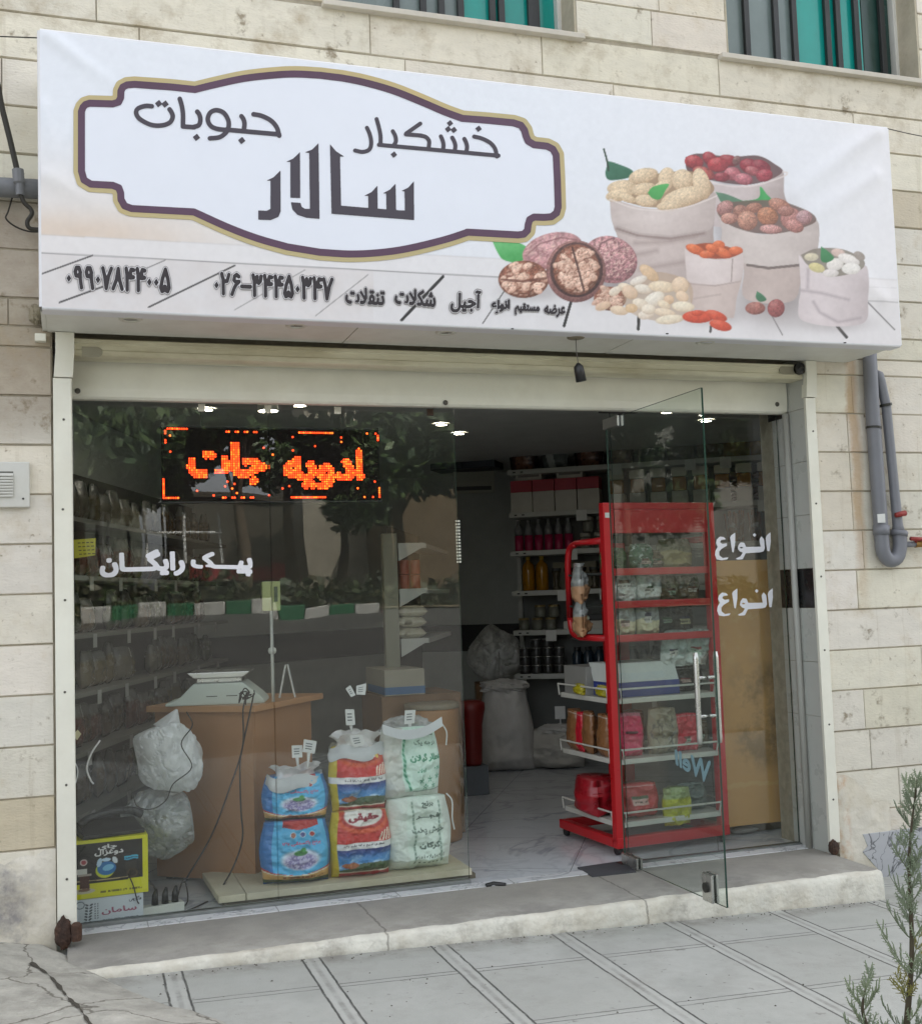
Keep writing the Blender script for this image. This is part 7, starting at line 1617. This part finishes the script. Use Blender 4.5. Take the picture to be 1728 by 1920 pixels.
for py in (1070, 1132, 1196):
    z = zr_(py); bx(pw, RW-pw, .0, .04, z-.03, z+.012).build('shelf_bar', red, rk, **L); bx(.02, RW-.02, .045, .5, z-.02, z-.008).build('shelf_board', dkb, rk, local=True)
for x in (.03, RW-.03):
    za_, zb2 = zr_(1012), zr_(1198); P = [(x, .05, za_)]+[(x, .40, za_)]+[tuple(q) for q in arc([(x, .40, za_), (x, .49, za_-.03), (x, .52, za_-.12)], 4)]+[(x, .52, zb2+.12)]+[tuple(q) for q in arc([(x, .52, zb2+.12), (x, .49, zb2+.03), (x, .40, zb2)], 4)]+[(x, .05, zb2)]
    MB().tube(P, .02, 10).build('side_loop', red, rk, local=True, smooth=True)
bx(0, RW, -.004, .05, .045, .105).build('base_bar', red, rk, **L)
for x in (0, RW-.05): bx(x, x+.05, .051, RDp, .045, .10).build('base_bar', red, rk, **L)
bx(.05, RW-.05, RDp-.05, RDp, .045, .10).build('base_bar', red, rk, **L)
for x in (.03, RW-.03):
    for y in (.05, RDp-.04): MB().lathe([(.025, -.012), (.027, -.008), (.027, .008), (.025, .012)], (x, y, .027), 14, axis='x').build('castor', black, rk, local=True)
bx(.3, RW-.3, .56, .60, .1, zr_(1010)).build('rear_post', red, rk, **L)
tz = [zr_(1322), zr_(1437), zr_(1556)]
for z in tz:
    b = thing; tr_ = MB().prism([(.055, -.0, z), (RW-.055, 0, z), (RW-.02, .04, z), (RW-.02, RDp-.05, z), (.02, RDp-.05, z), (.02, .04, z)], (0, 0, .03)).build('tray', wirem, rk, local=True, bevel=.004)
    zt2_ = z+.085; P = [(.0, RDp-.06, zt2_), (.0, .05, zt2_), (.06, -.012, zt2_), (RW-.06, -.012, zt2_), (RW, .05, zt2_), (RW, RDp-.06, zt2_)]
    MB().tube(P, .006, 6).build('guard_wire', wirem, tr_, local=True); 
    for q in P: MB().tube([q, (q[0]*.97+.01, q[1]+.006, z+.016)], .005, 6).build('guard_strut', wirem, tr_, local=True)
def rp(x, y, z): q = R0+rr*x+rd*y; return (q[0], q[1], z)
pclear = mat('poly_bag', (0, 0, 0), attr=True, rough=.15, var=.08, bump=.35, bscale=28)
def sticker(paint, seed):
    r_ = random.Random(seed); u0, v0 = r_.uniform(.22, .4), r_.uniform(.2, .45); w0, h0 = r_.uniform(.28, .42), r_.uniform(.16, .3); c = r_.choice([(206, 204, 196), (196, 190, 150), (170, 190, 170), (206, 180, 170)]); d = r_.choice([(120, 40, 40), (50, 80, 50), (60, 60, 80), (90, 60, 40)])
    def f(U, V):
        C_ = np.array(paint(U, V)); m_ = ((U > u0) & (U < u0+w0) & (V > v0) & (V < v0+h0))*1.; put(C_, m_*.9, c); put(C_, m_*((V-v0)/h0 > .62), d); put(C_, m_*((np.abs((V-v0)/h0-.3) < .1))*(n2(U*50, V*6, 1, 2) > .45)*.8, (70, 70, 70)); put(C_, (np.abs(V-.93) < .012)*.6, (225, 225, 220)); return C_
    return f
def rbag(label, x, y, z, w_, h_, d, paint, seed, rz=0, name='pouch', cat='pouch', rx=0, m=None, top=.35):
    t = thing(name, label, cat, rp(x, y, z), rz_r+rz); V, f, c = pillow(w_, h_, d, sticker(paint, seed) if seed not in (401, 404, 434, 436, 440, 442, 443) else paint, 44, 48, top=top, seed=seed, wr=.02); V = xf(V, rx=rx); V[:, 2] -= V[:, 2].min(); mk('pack', V, f, m or pclear, t, cols=c, smooth=True, local=True); return t
zA, zB, zC = zr_(1070), zr_(1132), zr_(1196); powder = lambda c, f=.55, g=(150, 156, 154): flat(g, (120, 126, 124), top=None) if 0 else (lambda U, V: (lambda C_: (put(C_, sstep(f-V+.05*np.sin(U*6), 0, .05), c), C_)[1])(full(U, g)+(n2(U*9, V*9, 1, 3)[..., None]-.5)*70))
rbag('dark green leafy bag on the upper rack shelf, left', .14, .15, zA, .17, .14, .10, flat((40, 70, 40), (90, 120, 60)), 401)
rbag('green packet with pale labels on the upper rack shelf', .32, .13, zA, .18, .16, .09, lambda U, V: (lambda C_: (put(C_, (n2(U*9, V*9, 1, 2) > .62)*1., (176, 190, 184)), C_)[1])(full(U, (46, 96, 66))), 402, .2)
rbag('roll of brown herbs on the upper rack shelf', .43, .16, zA, .12, .12, .10, flat((112, 96, 66), (70, 60, 40)), 403)
rbag('large clear bag of straw coloured herbs on the upper rack shelf', .58, .17, zA, .24, .19, .14, powder((156, 144, 100), .6, (120, 118, 92)), 404)
for k in range(2): rbag(['clear bag half full of white powder behind the rack post', 'clear bag half full of white powder right of the other'][k], .17+.17*k, .10, zB, .17, .19, .10, powder((214, 216, 212)), 405+k)
for k in range(2): rbag(['clear bag of brown spice on the middle shelf, left', 'clear bag of brown spice on the middle shelf, right'][k], .49+.15*k, .13, zB, .15, .17, .10, powder((110, 92, 70), .45, (104, 98, 86)), 407+k)
rbag('clear bag of peach coloured powder at the left end of the middle shelf', .0, .33, zB, .18, .25, .10, powder((190, 150, 116), .45), 409, 1.2); rbag('clear bag of peach coloured powder at the left end of the lower shelf', .0, .33, zC, .17, .23, .10, powder((180, 142, 106), .55), 410, 1.2)
for k in range(2): rbag(['clear bag of cream powder, left on the lower shelf', 'clear bag of cream powder, right on the lower shelf'][k], .155+.165*k, .09, zC, .155, .20, .09, powder((206, 200, 168), .5), 411+k)
rbag('dark packet in the middle of the lower shelf', .47, .15, zC, .16, .19, .09, flat((50, 56, 52), (70, 62, 54)), 413); rbag('dull brown packet at the right of the lower shelf', .61, .16, zC, .15, .19, .09, flat((76, 70, 58), (56, 54, 48)), 414)
# clear bags of white powder lying on the cartons, third tray goods
T0 = tz[0]+.031
t = thing('book_box', 'white carton with blue base band on the highest white tray', 'box', rp(.33, .11, T0), rz_r); MB().box(-.27, .17, -.06, .2, 0, .085).build('base', mat('box_blue', (44, 60, 130), rough=.5), t, local=True, bevel=.003); MB().prism([(-.27, -.055, .0855), (.17, -.055, .0855), (.17, .2, .0855), (-.27, .2, .0855)], (0, .05, .11)).build('lid', mat('lid_white', (200, 206, 202), rough=.5), t, local=True, bevel=.003)
for k in range(2): rbag(['yellow packet lying at the left of the highest tray', 'second yellow packet behind the rack post on the highest tray'][k], .03+.03*k, .42-.22*k, T0, .16, .07, .09, flat((190, 180, 40), (130, 120, 30)), 420+k, 1.3, rx=0)
t = thing('grey_carton', 'grey open carton at the left rear of the highest tray', 'box', rp(.12, .45, T0), rz_r); MB().box(-.1, .12, -.12, .16, .0, .17).build('box', mat('grey_board', (136, 136, 132), rough=.6), t, local=True, bevel=.003)
for k in range(2): rbag(['dark wrapped pack stacked at the right of the highest tray', 'dark pack beneath the slanting bags on the highest tray'][k], .58+.08*k, .16+.03*k, T0, .17, .15, .12, flat((62, 58, 52), (40, 40, 38)), 424+k)
for k in range(2): rbag(['clear bag of white powder slumped at the rack right, left one', 'clear bag of white powder slumped by the right post'][k], .50+.15*k, .12, T0+.152, .17, .235, .09, powder((208, 214, 210), .42, (150, 164, 158)), 426+k, -.15, rx=.35)
T1 = tz[1]+.031
for k in range(3): rbag(['brown paper bag at the left rear of the middle tray', 'brown paper bag next to a pink pouch at the rack side', 'brown paper bag just behind the rack post'][k], .05, .56-.19*k+(.0 if k else 0), T1, .17, .25, .09, flat((140, 98, 62), (120, 84, 54)), 430+k, 1.35, 'paper_bag', 'paper bag', m=bagm, top=.6)
rbag('narrow bright red pouch between brown paper bags', .045, .455, T1, .10, .24, .07, flat((200, 30, 50), (170, 24, 44)), 433, 1.35, m=bagm, top=.6)
def p_pink(U, V):
    C_ = full(U, (206, 34, 92)); put(C_, (np.abs(V-.55-.2*(U-.5)**2*2) < .03)*(np.abs(U-.5) < .2), (60, 20, 40)); put(C_, (np.abs(V-.33) < .01)*1., (150, 24, 66)); put(C_, (V > .92)*.8, (190, 140, 150)); return C_
rbag('bright pink pouch behind the glass seam on the middle tray', .155, .09, T1, .19, .255, .10, p_pink, 434, m=bagm, top=.55); rbag('dark red packet tucked behind the bright pink pouch', .25, .19, T1, .15, .26, .09, flat((110, 24, 34), (80, 20, 30)), 435, m=bagm)
rbag('grey patterned pouch with drawing in the middle of the tray', .39, .09, T1, .20, .27, .10, lambda U, V: (lambda C_: (put(C_, (np.abs(n2(U*6, V*6, 1, 2)-.5) < .04)*((V < .75)), (90, 90, 84)), C_)[1])(full(U, (150, 142, 122))), 436, m=bagm, top=.6)
rbag('salmon pink pouch right of the patterned one', .555, .10, T1, .18, .225, .09, flat((206, 62, 74), (190, 50, 66)), 437, m=bagm, top=.6); rbag('pale brown crumpled packet at the right of the middle tray', .68, .16, T1, .15, .17, .10, flat((140, 124, 98), (90, 80, 64)), 438)
T2 = tz[2]+.031
rbag('large red wrapped pack at the left of the lowest tray', .06, .36, T2, .34, .22, .26, flat((160, 26, 38), (130, 20, 32)), 440, 1.2, m=bagm, top=.8); rbag('shiny red pack in clear wrap at the front of the lowest tray', .21, .11, T2, .26, .20, .16, flat((170, 40, 46), (190, 90, 90)), 441, m=pclear, top=.8)
rbag('lime yellow pouch tied in the middle hanging over the lowest tray', .44, .05, T2-.06, .19, .22, .11, flat((196, 196, 44), (170, 176, 40), top=(.72, (150, 166, 110))), 442, .05, m=bagm, top=.8); rbag('clear empty looking bag right of the lime pouch', .60, .14, T2, .2, .16, .13, flat((92, 104, 98), (130, 140, 136)), 443)

# cardboard sheet behind the narrow pane and a dim corner box
cb = mat('cardboard_sheet', (204, 160, 98), rough=.6, var=.08, vscale=2, bump=.15, bscale=10)
stain(cb, (120, 96, 50), lambda N, L, X, Y, Z, n: math_node(N, L, 'MULTIPLY', math_node(N, L, 'MULTIPLY', math_node(N, L, 'SUBTRACT', n, .42), 6.0), math_node(N, L, 'MULTIPLY', band(N, L, Z, .5, .95, .15), band(N, L, X, 3.95, 5, .15))), .75)
stain(cb, (206, 170, 110), lambda N, L, X, Y, Z, n: math_node(N, L, 'LESS_THAN', math_node(N, L, 'ABSOLUTE', math_node(N, L, 'SUBTRACT', math_node(N, L, 'ADD', Z, math_node(N, L, 'MULTIPLY', n, .12)), .36)), .012), .8)
stain(cb, (214, 184, 128), lambda N, L, X, Y, Z, n: math_node(N, L, 'MULTIPLY', math_node(N, L, 'MULTIPLY', math_node(N, L, 'SUBTRACT', n, .52), 8.0), band(N, L, Z, 1.1, 1.5, .1)), .6)
q = [vp(1322, 1052, .34), vp(1449, 1042, .34), vp(1477, 1543, .34), vp(1330, 1560, .34)]
x0, x1 = q[0][0], q[2][0]; zt5, zb5 = q[0][2], max(.06, q[2][2]); t = thing('cardboard_sheet', 'tall brown cardboard sheet standing behind the narrow right pane', 'cardboard', ((x0+x1)/2, .34, zb5))
nu, nv = 30, 40; U, V = np.meshgrid(np.linspace(0, 1, nu), np.linspace(0, 1, nv)); Pz = np.stack([x0+(x1-x0)*U, .34+.012*np.sin(U*3.1)+.006*np.sin(V*9)-.04*V*0, zb5+(zt5-zb5)*V], -1); mk('sheet', Pz.reshape(-1, 3), grid_faces(nu, nv), cb, t, smooth=True); mk('back_face', (Pz+np.array([0, .006, 0])).reshape(-1, 3), grid_faces(nu, nv)[:, ::-1], cb, t)
MB().box(x0-.02, x1+.3, .42, .9, 0, .055).build('skid', mat('platform_dark'), t)
t = thing('paper_scrap', 'crumpled pale paper scrap under the cardboard sheet', 'paper', tuple(gp(1400, 1556, .01))); mk('paper', *crumple(gp(1395, 1556, .02), (.10, .05, .02), 81, amp=.2, nu=20, nv=12)[:2], mat('grey_board'), t)
# ceiling downlights inside (lit)
lit = mat('lamp_glow', (255, 250, 240), emit=(255, 244, 226), estr=15, rough=.5); lr = mat('lamp_rim')
for i, (px, py) in enumerate([(388, 767), (562, 759), (827, 795), (860, 812), (1250, 772), (1323, 788)]):
    p = gp(px, py, 2.776); t = thing('ceiling_light', 'small round lit ceiling lamp inside the shop, '+['first from the left', 'above the LED sign', 'nearer one left of the doorway', 'further one left of the doorway', 'behind the open door top', 'behind the narrow pane'][i], 'ceiling light', (p[0], p[1], 2.776)); MB().lathe([(.055, .002), (.055, -.006), (.04, -.008)], tuple(p), 20, cap=False).build('rim', lr, t, smooth=True); MB().lathe([(.039, -.006), (.039, -.004)], tuple(p), 20).build('lens', lit, t)
p = gp(503, 771, 2.70); t = thing('ceiling_light', 'larger white lit ceiling lamp seen at the pane clip above the LED sign', 'ceiling light', (p[0], p[1], 2.7)); MB().lathe([(.06, .06), (.065, .02), (.06, .0)], tuple(p), 22, cap=False).build('housing', lr, t, smooth=True); MB().lathe([(.059, .002), (.059, .004)], tuple(p), 22).build('lens', lit, t)
# ---------------------------------------------------------------- the other side of the street (mirrored in the panes) and the young cypress by the pavement
def mir(px, py, y): p = vp(px, py, y); return np.array([p[0], -y, p[2]])     # what the panes mirror at a pixel stands at -y
bark = mat('bark', (92, 78, 62), rough=.9, var=.3, vscale=9, bump=.8, bscale=30)
leafm = mat('leaf_green', (0, 0, 0), attr=True, rough=.55, var=.1)
def leaf_cloud(cs, n, size, seed, cols, flat_=0.0):
    """n small leaf quads scattered through clumps cs = [(centre, radius)]"""
    r = np.random.default_rng(seed); w_ = np.array([c[1]**2 for c in cs]); k = r.choice(len(cs), n, p=w_/w_.sum()); C_ = np.array([c[0] for c in cs])[k]; R_ = np.array([c[1] for c in cs])[k]
    d = r.normal(size=(n, 3)); d /= np.linalg.norm(d, axis=1)[:, None]; P = C_+d*(R_*r.random(n)**.45)[:, None]*np.array([1, 1, .8])
    a = r.normal(size=(n, 3)); a /= np.linalg.norm(a, axis=1)[:, None]; b = np.cross(a, r.normal(size=(n, 3))); b /= np.linalg.norm(b, axis=1)[:, None]; s = size*(.6+.8*r.random(n))[:, None]
    V = np.stack([P-a*s, P+b*s*.55, P+a*s, P-b*s*.55], 1).reshape(-1, 3); F_ = np.arange(4*n).reshape(n, 4)
    ci = r.integers(0, len(cols), n); cc = np.array(cols, float)[ci]+r.normal(size=(n, 1))*8+((k % 5)*5-10)[:, None]; return V, F_, np.repeat(np.clip(cc, 5, 250), 4, 0)
def tree(label, x, y, z, h, r, seed, cols=((62, 84, 44), (78, 98, 50), (50, 72, 42)), n=5200, group='street trees across the road', lean=0.0):
    rn = random.Random(seed); t = thing('street_tree', label, 'tree', (x, y, z), 0, group); mb = MB(); ht = h*.36
    tr_ = arc([(x, y, z-.2), (x+.05+lean*.3, y, z+ht*.5), (x+lean*.6, y+.05, z+ht), (x+lean, y, z+h*.75)], 5); mb.tube(tr_, [.17-.12*i/(len(tr_)-1) for i in range(len(tr_))], 10); cs = []
    for i in range(9):
        a = i*2.4+rn.random(); e = np.array([x+lean+r*.75*math.cos(a)*rn.uniform(.5, 1), y+r*.75*math.sin(a)*rn.uniform(.5, 1), z+h*rn.uniform(.34, .95)]); s = np.array(tr_[rn.randint(8, len(tr_)-1)]); P = arc([s, (s+e)/2+np.array([0, 0, .2]), e], 4); mb.tube(P, [.06-.045*k/(len(P)-1) for k in range(len(P))], 6); cs.append((e, r*rn.uniform(.36, .55))); cs.append(((s+e)/2+np.array([0, 0, .3]), r*.3))
    mb.build('trunk', bark, t, smooth=True); V, F_, c = leaf_cloud(cs, n, .13, seed, cols); mk('crown', V, F_, leafm, t, cols=c)
YT = 17.0
def gz(x, y): return float(1.5+(-14.6-y)*.05-.03*x)
for i, (px, yy, h, r, n) in enumerate([(150, 17, 6.2, 2.2, 9000), (320, 19.5, 6.6, 2.2, 9000), (455, 17.5, 5.6, 1.5, 5000), (745, 18, 6.4, 1.9, 7000), (905, 17, 5.6, 1.8, 6000), (1180, 18, 6.6, 2.3, 8000), (1480, 19, 6.8, 2.3, 8000), (1850, 18, 6.4, 2.2, 5000), (-160, 18, 6.4, 2.2, 5000), (545, 21, 6.2, 1.6, 6000), (640, 23, 5.0, 1.5, 4000), (1010, 20, 6.4, 2.0, 6000), (1330, 20, 6.2, 2.0, 6000)]):
    x = vp(px, 1100, yy)[0]; tree('leafy street tree across the road, mirrored in the glass %s' % ['over the left pillar', 'behind the LED sign', 'slim, past the sign', 'left of the doorway', 'at the doorway', 'in the open door', 'in the narrow pane', 'beyond the right pillar', 'beyond the left pillar', 'below the LED sign', 'low, past the LED sign', 'further off at the doorway', 'between open door and narrow pane'][i], x, -yy, gz(x, -yy), h, r, 500+i, n=n)
# green and white painted kerb
kw, kg = mat('kerb_white', (176, 176, 170), rough=.7, var=.15, vscale=6), mat('kerb_green', (24, 96, 60), rough=.7, var=.2, vscale=6)
xk0 = vp(150, 1130, 14.4)[0]; xk1 = vp(640, 1120, 14.4)[0]; nk = 22; pk = {}
st0 = (xk1-xk0)/9.5
for k in range(0, 11):
    x = xk0+st0*k; z = 1.40-.03*x; w_ = k % 2; nm = ['white painted kerb stone across the road, mirrored in the panes', 'green painted kerb stone across the road, mirrored in the panes'][w_]
    if w_ not in pk:
        pk[w_] = thing('kerb_stone', nm, 'kerb', (x, -14.4, z), 0, ['white kerb stones', 'green kerb stones'][w_]); MB().box(0, st0-.01, -.12, .12, -.2, .24).build('stone', [kw, kg][w_], pk[w_], local=True, bevel=.03)
    else: dup(pk[w_], (x, -14.4+random.uniform(-.04, .04), z+random.uniform(-.05, .05)), random.uniform(-.03, .03))
# hedge bank, fence and a shop across
hd = thing('hedge', 'dark clipped hedge behind the painted kerb, mirrored in the glass', 'hedge', (3, -15.4, 1)); cs = [((x_, -15.5+random.uniform(-.2, .2), 1.72-.03*x_+random.uniform(-.1, .2)), .5) for x_ in np.arange(-9, 18, .45)]
V, F_, c = leaf_cloud(cs, 9000, .09, 77, ((46, 60, 34), (60, 72, 38), (72, 70, 44))); mk('foliage', V, F_, leafm, hd, cols=c)
fw = mat('fence_white', (206, 208, 206), rough=.5); fc = thing('railing', 'white metal railing across the road, mirrored in the left pane', 'railing', (-1, -18, 1.5))
for i, px in enumerate((138, 195, 205, 268, 345, 410)): p = mir(px, 975, 18.0); MB().tube([(p[0], -18, p[2]-.9), (p[0], -18, p[2]+.12)], .035, 8).build('post', fw, fc)
a, b = mir(136, 1003, 18.0), mir(415, 997, 18.0); MB().tube([a, b], .03, 8).build('rail', fw, fc); a, b = mir(195, 965, 18.0), mir(268, 965, 18.0); MB().tube([a, b], .035, 8).build('rail', fw, fc)
mat('far_glass', (50, 58, 62), rough=.1)
def facade(label, px0, px1, py0, y, col, ztop=None, seed=0, strip=None):
    a = mir(px0, 1100, y); b = mir(px1, 1100, y); zt = mir(px0, py0, y)[2]; t = thing('house', label, 'building', ((a[0]+b[0])/2, -y, 1)); m_ = mat('render_%d' % seed, col, rough=.85, var=.12, vscale=1, c2=tuple(int(q*.85) for q in col)); rn = random.Random(seed)
    MB().box(a[0], b[0], -y-6, -y, 0, zt).build('wall', m_, t); wn_ = max(2, int((b[0]-a[0])/1.7))
    for f_ in range(int((zt-3.6)/2.8)+1):
        for k in range(wn_):
            x = a[0]+(b[0]-a[0])*(k+.5)/wn_; z = 3.4+2.8*f_
            if z+1.4 > zt or seed != 6: continue
            w_ = MB().box(x-.5, x+.5, -y, -y+.05, z, z+1.25).build('window', alu, t); MB().box(x-.44, x+.44, -y+.051, -y+.06, z+.06, z+1.19).build('pane', mat('far_glass', (50, 58, 62), rough=.1), w_)
    if strip: MB().box(a[0]+.05, b[0]-.05, -y, -y+.3, 2.2, 2.55).build('fascia', strip, t); MB().box(a[0]+.2, b[0]-.2, -y, -y+.02, .9, 2.2).build('shopfront', mat('far_glass'), t)
    MB().box(a[0]-.1, b[0]+.1, -y-6.1, -y+.12, zt, zt+.15).build('parapet', m_, t)
facade('tall pale concrete building across the road, mirrored beside the LED sign', 575, 705, 640, 30, (160, 154, 138), seed=1)
facade('low brown shop with red and white fascia across the road', 350, 560, 940, 26, (86, 80, 68), seed=2, strip=mat('fascia_red', (170, 60, 64), rough=.5))
facade('ochre brick building across the road, mirrored left of the doorway', 735, 1000, 900, 27, (112, 96, 72), seed=3)
facade('grey apartment building across the road, mirrored in the open door', 1080, 1500, 760, 34, (120, 118, 112), seed=4)
facade('grey building at the far left across the road', -500, 260, 860, 36, (84, 88, 78), seed=5)
facade('cream building across the road beyond the right pillar', 1550, 2300, 640, 33, (176, 166, 140), seed=6)
for i, px in enumerate((165, 215, 262, 330)):
    p = mir(px, 900, 19.5); t = thing('street_banner', ['dull green banner', 'grey green banner', 'dark banner', 'pale olive banner'][i]+' hanging across the road, mirrored in the left pane', 'banner', tuple(p)); MB().box(p[0]-.28, p[0]+.28, p[1]-.02, p[1], p[2]-.55, p[2]+.55).build('cloth', mat('banner_%d' % i, [(110, 124, 92), (120, 124, 110), (70, 84, 62), (136, 140, 96)][i], rough=.8, var=.25, vscale=4), t); MB().tube([(p[0]-.3, p[1]+.02, p[2]-2.2), (p[0]-.3, p[1]+.02, p[2]+.7)], .03, 6).build('pole', barm, t)

# young cypress at the right edge, on this side of the pavement
cym = mat('cypress_green', (0, 0, 0), attr=True, rough=.6, var=.1)
def cypress(label, base, top, spread, seed, nb):
    rn = random.Random(seed); x, y, z = base; lx = top[0]-x; h = top[2]-z; t = thing('cypress_sapling', label, 'plant', base); V = []; Fc = []; Cs = []
    def seg(a, b, r0, r1, c):
        d = Vector(b)-Vector(a); 
        if d.length < 1e-5: return
        d.normalize(); u = d.orthogonal().normalized(); w_ = d.cross(u); k = len(V)
        for p, r in ((a, r0), (b, r1)):
            for i in range(3): q = Vector(p)+(u*math.cos(2.094*i)+w_*math.sin(2.094*i))*r; V.append(tuple(q)); Cs.append(c)
        for i in range(3): Fc.append((k+i, k+(i+1) % 3, k+3+(i+1) % 3, k+3+i))
    stem = arc([(x, y, z), (x+lx*.35+.012, y, z+h*.35), (x+lx*.7-.01, y+.01, z+h*.7), (x+lx, y, z+h)], 8); MB().tube(stem, [.012-.010*i/(len(stem)-1) for i in range(len(stem))], 7).build('stem', mat('sapling_stem', (70, 62, 46), rough=.8), t, smooth=True)
    for b in range(nb):
        f = (b+rn.random())/nb; f = f**.9; p0 = np.array(stem[min(int(f*(len(stem)-1)), len(stem)-1)]); az = b*2.39996+rn.uniform(-.4, .4); L_ = spread*(1-f**1.6*.85)*rn.uniform(.55, 1.1)+.03
        out = np.array([math.cos(az), math.sin(az), 0]); pts = [p0+out*L_*s**1.0*.75+np.array([0, 0, L_*1.05*s**1.3]) for s in np.linspace(0, 1, 7)]; g = rn.uniform(-12, 12); c0 = (104+g, 112+g, 88+g*.7); c1 = (126+g, 138+g, 112+g*.6)
        if rn.random() < .2: c1 = (126+g, 122+g, 66)
        for i in range(6): seg(pts[i], pts[i+1], .0032-.0004*i, .0029-.0004*i, c0)
        for i in range(1, 7):
            for sgn in (-1, 1):
                if rn.random() < .28: continue
                side = np.array([-out[1], out[0], 0])*sgn; l2 = L_*.42*(1-i/8)*rn.uniform(.6, 1.2)+.012; dirv = side*.7+out*.35+np.array([0, 0, .75]); dirv = dirv/np.linalg.norm(dirv)+np.array([rn.uniform(-.25, .25) for _ in range(3)]); q0 = np.array(pts[i]); n_ = 4
                for k in range(n_):
                    q1 = q0+dirv*l2/n_+np.array([0, 0, .002*k]); seg(q0, q1, .0026, .0022, c1)
                    for s3 in (-1, 1):
                        d3 = dirv*.8+np.cross(dirv, out)*s3*.8+np.array([rn.uniform(-.2, .2) for _ in range(3)]); d3 /= np.linalg.norm(d3); l3 = l2*.34*(1-k/6)*rn.uniform(.5, 1.2)+.005; seg(q1, q1+d3*l3, .0022, .0012, c1)
                    q0 = q1
    mk('foliage', V, np.array(Fc), cym, t, cols=np.array(Cs))
b = vp(1698, 2010, -2.45); tp_ = vp(1718, 1462, -2.45); b[2] = float(ground(b[0], b[1])); cypress('young feathery cypress sapling at the right edge of the pavement', (b[0], b[1], b[2]), tp_, .10, 901, 29)
b = vp(1640, 2000, -2.6); tp_ = vp(1622, 1848, -2.6); b[2] = float(ground(b[0], b[1])); cypress('smaller cypress shoot in front of the taller sapling', (b[0]-.02, b[1], b[2]), tp_, .075, 902, 9)
# loose grit and bits along the foot of the step
gm_ = mat('grit_bits', (92, 88, 78), rough=.95, var=.4, vscale=30); mb = MB(); rg = random.Random(11)
for k in range(230):
    if k < 130: x = rg.uniform(.3, 4.0); y = -.742-abs(rg.gauss(0, .03))
    else: x = rg.uniform(-.2, 4.6); y = rg.uniform(-2.4, -.8)
    z = float(ground(x, y)); r = rg.uniform(.002, .006); q = [(x+r*rg.uniform(.6, 1.3)*math.cos(a+k), y+r*rg.uniform(.6, 1.3)*math.sin(a+k)) for a in (0, 1.6, 3.1, 4.6)]
    mb.add([(p[0], p[1], z+.0005) for p in q]+[(x, y, z+r*.9)], [(0, 1, 4), (1, 2, 4), (2, 3, 4), (3, 0, 4)])
g_ = mb.build('grit', gm_); tag(g_, kind='stuff')
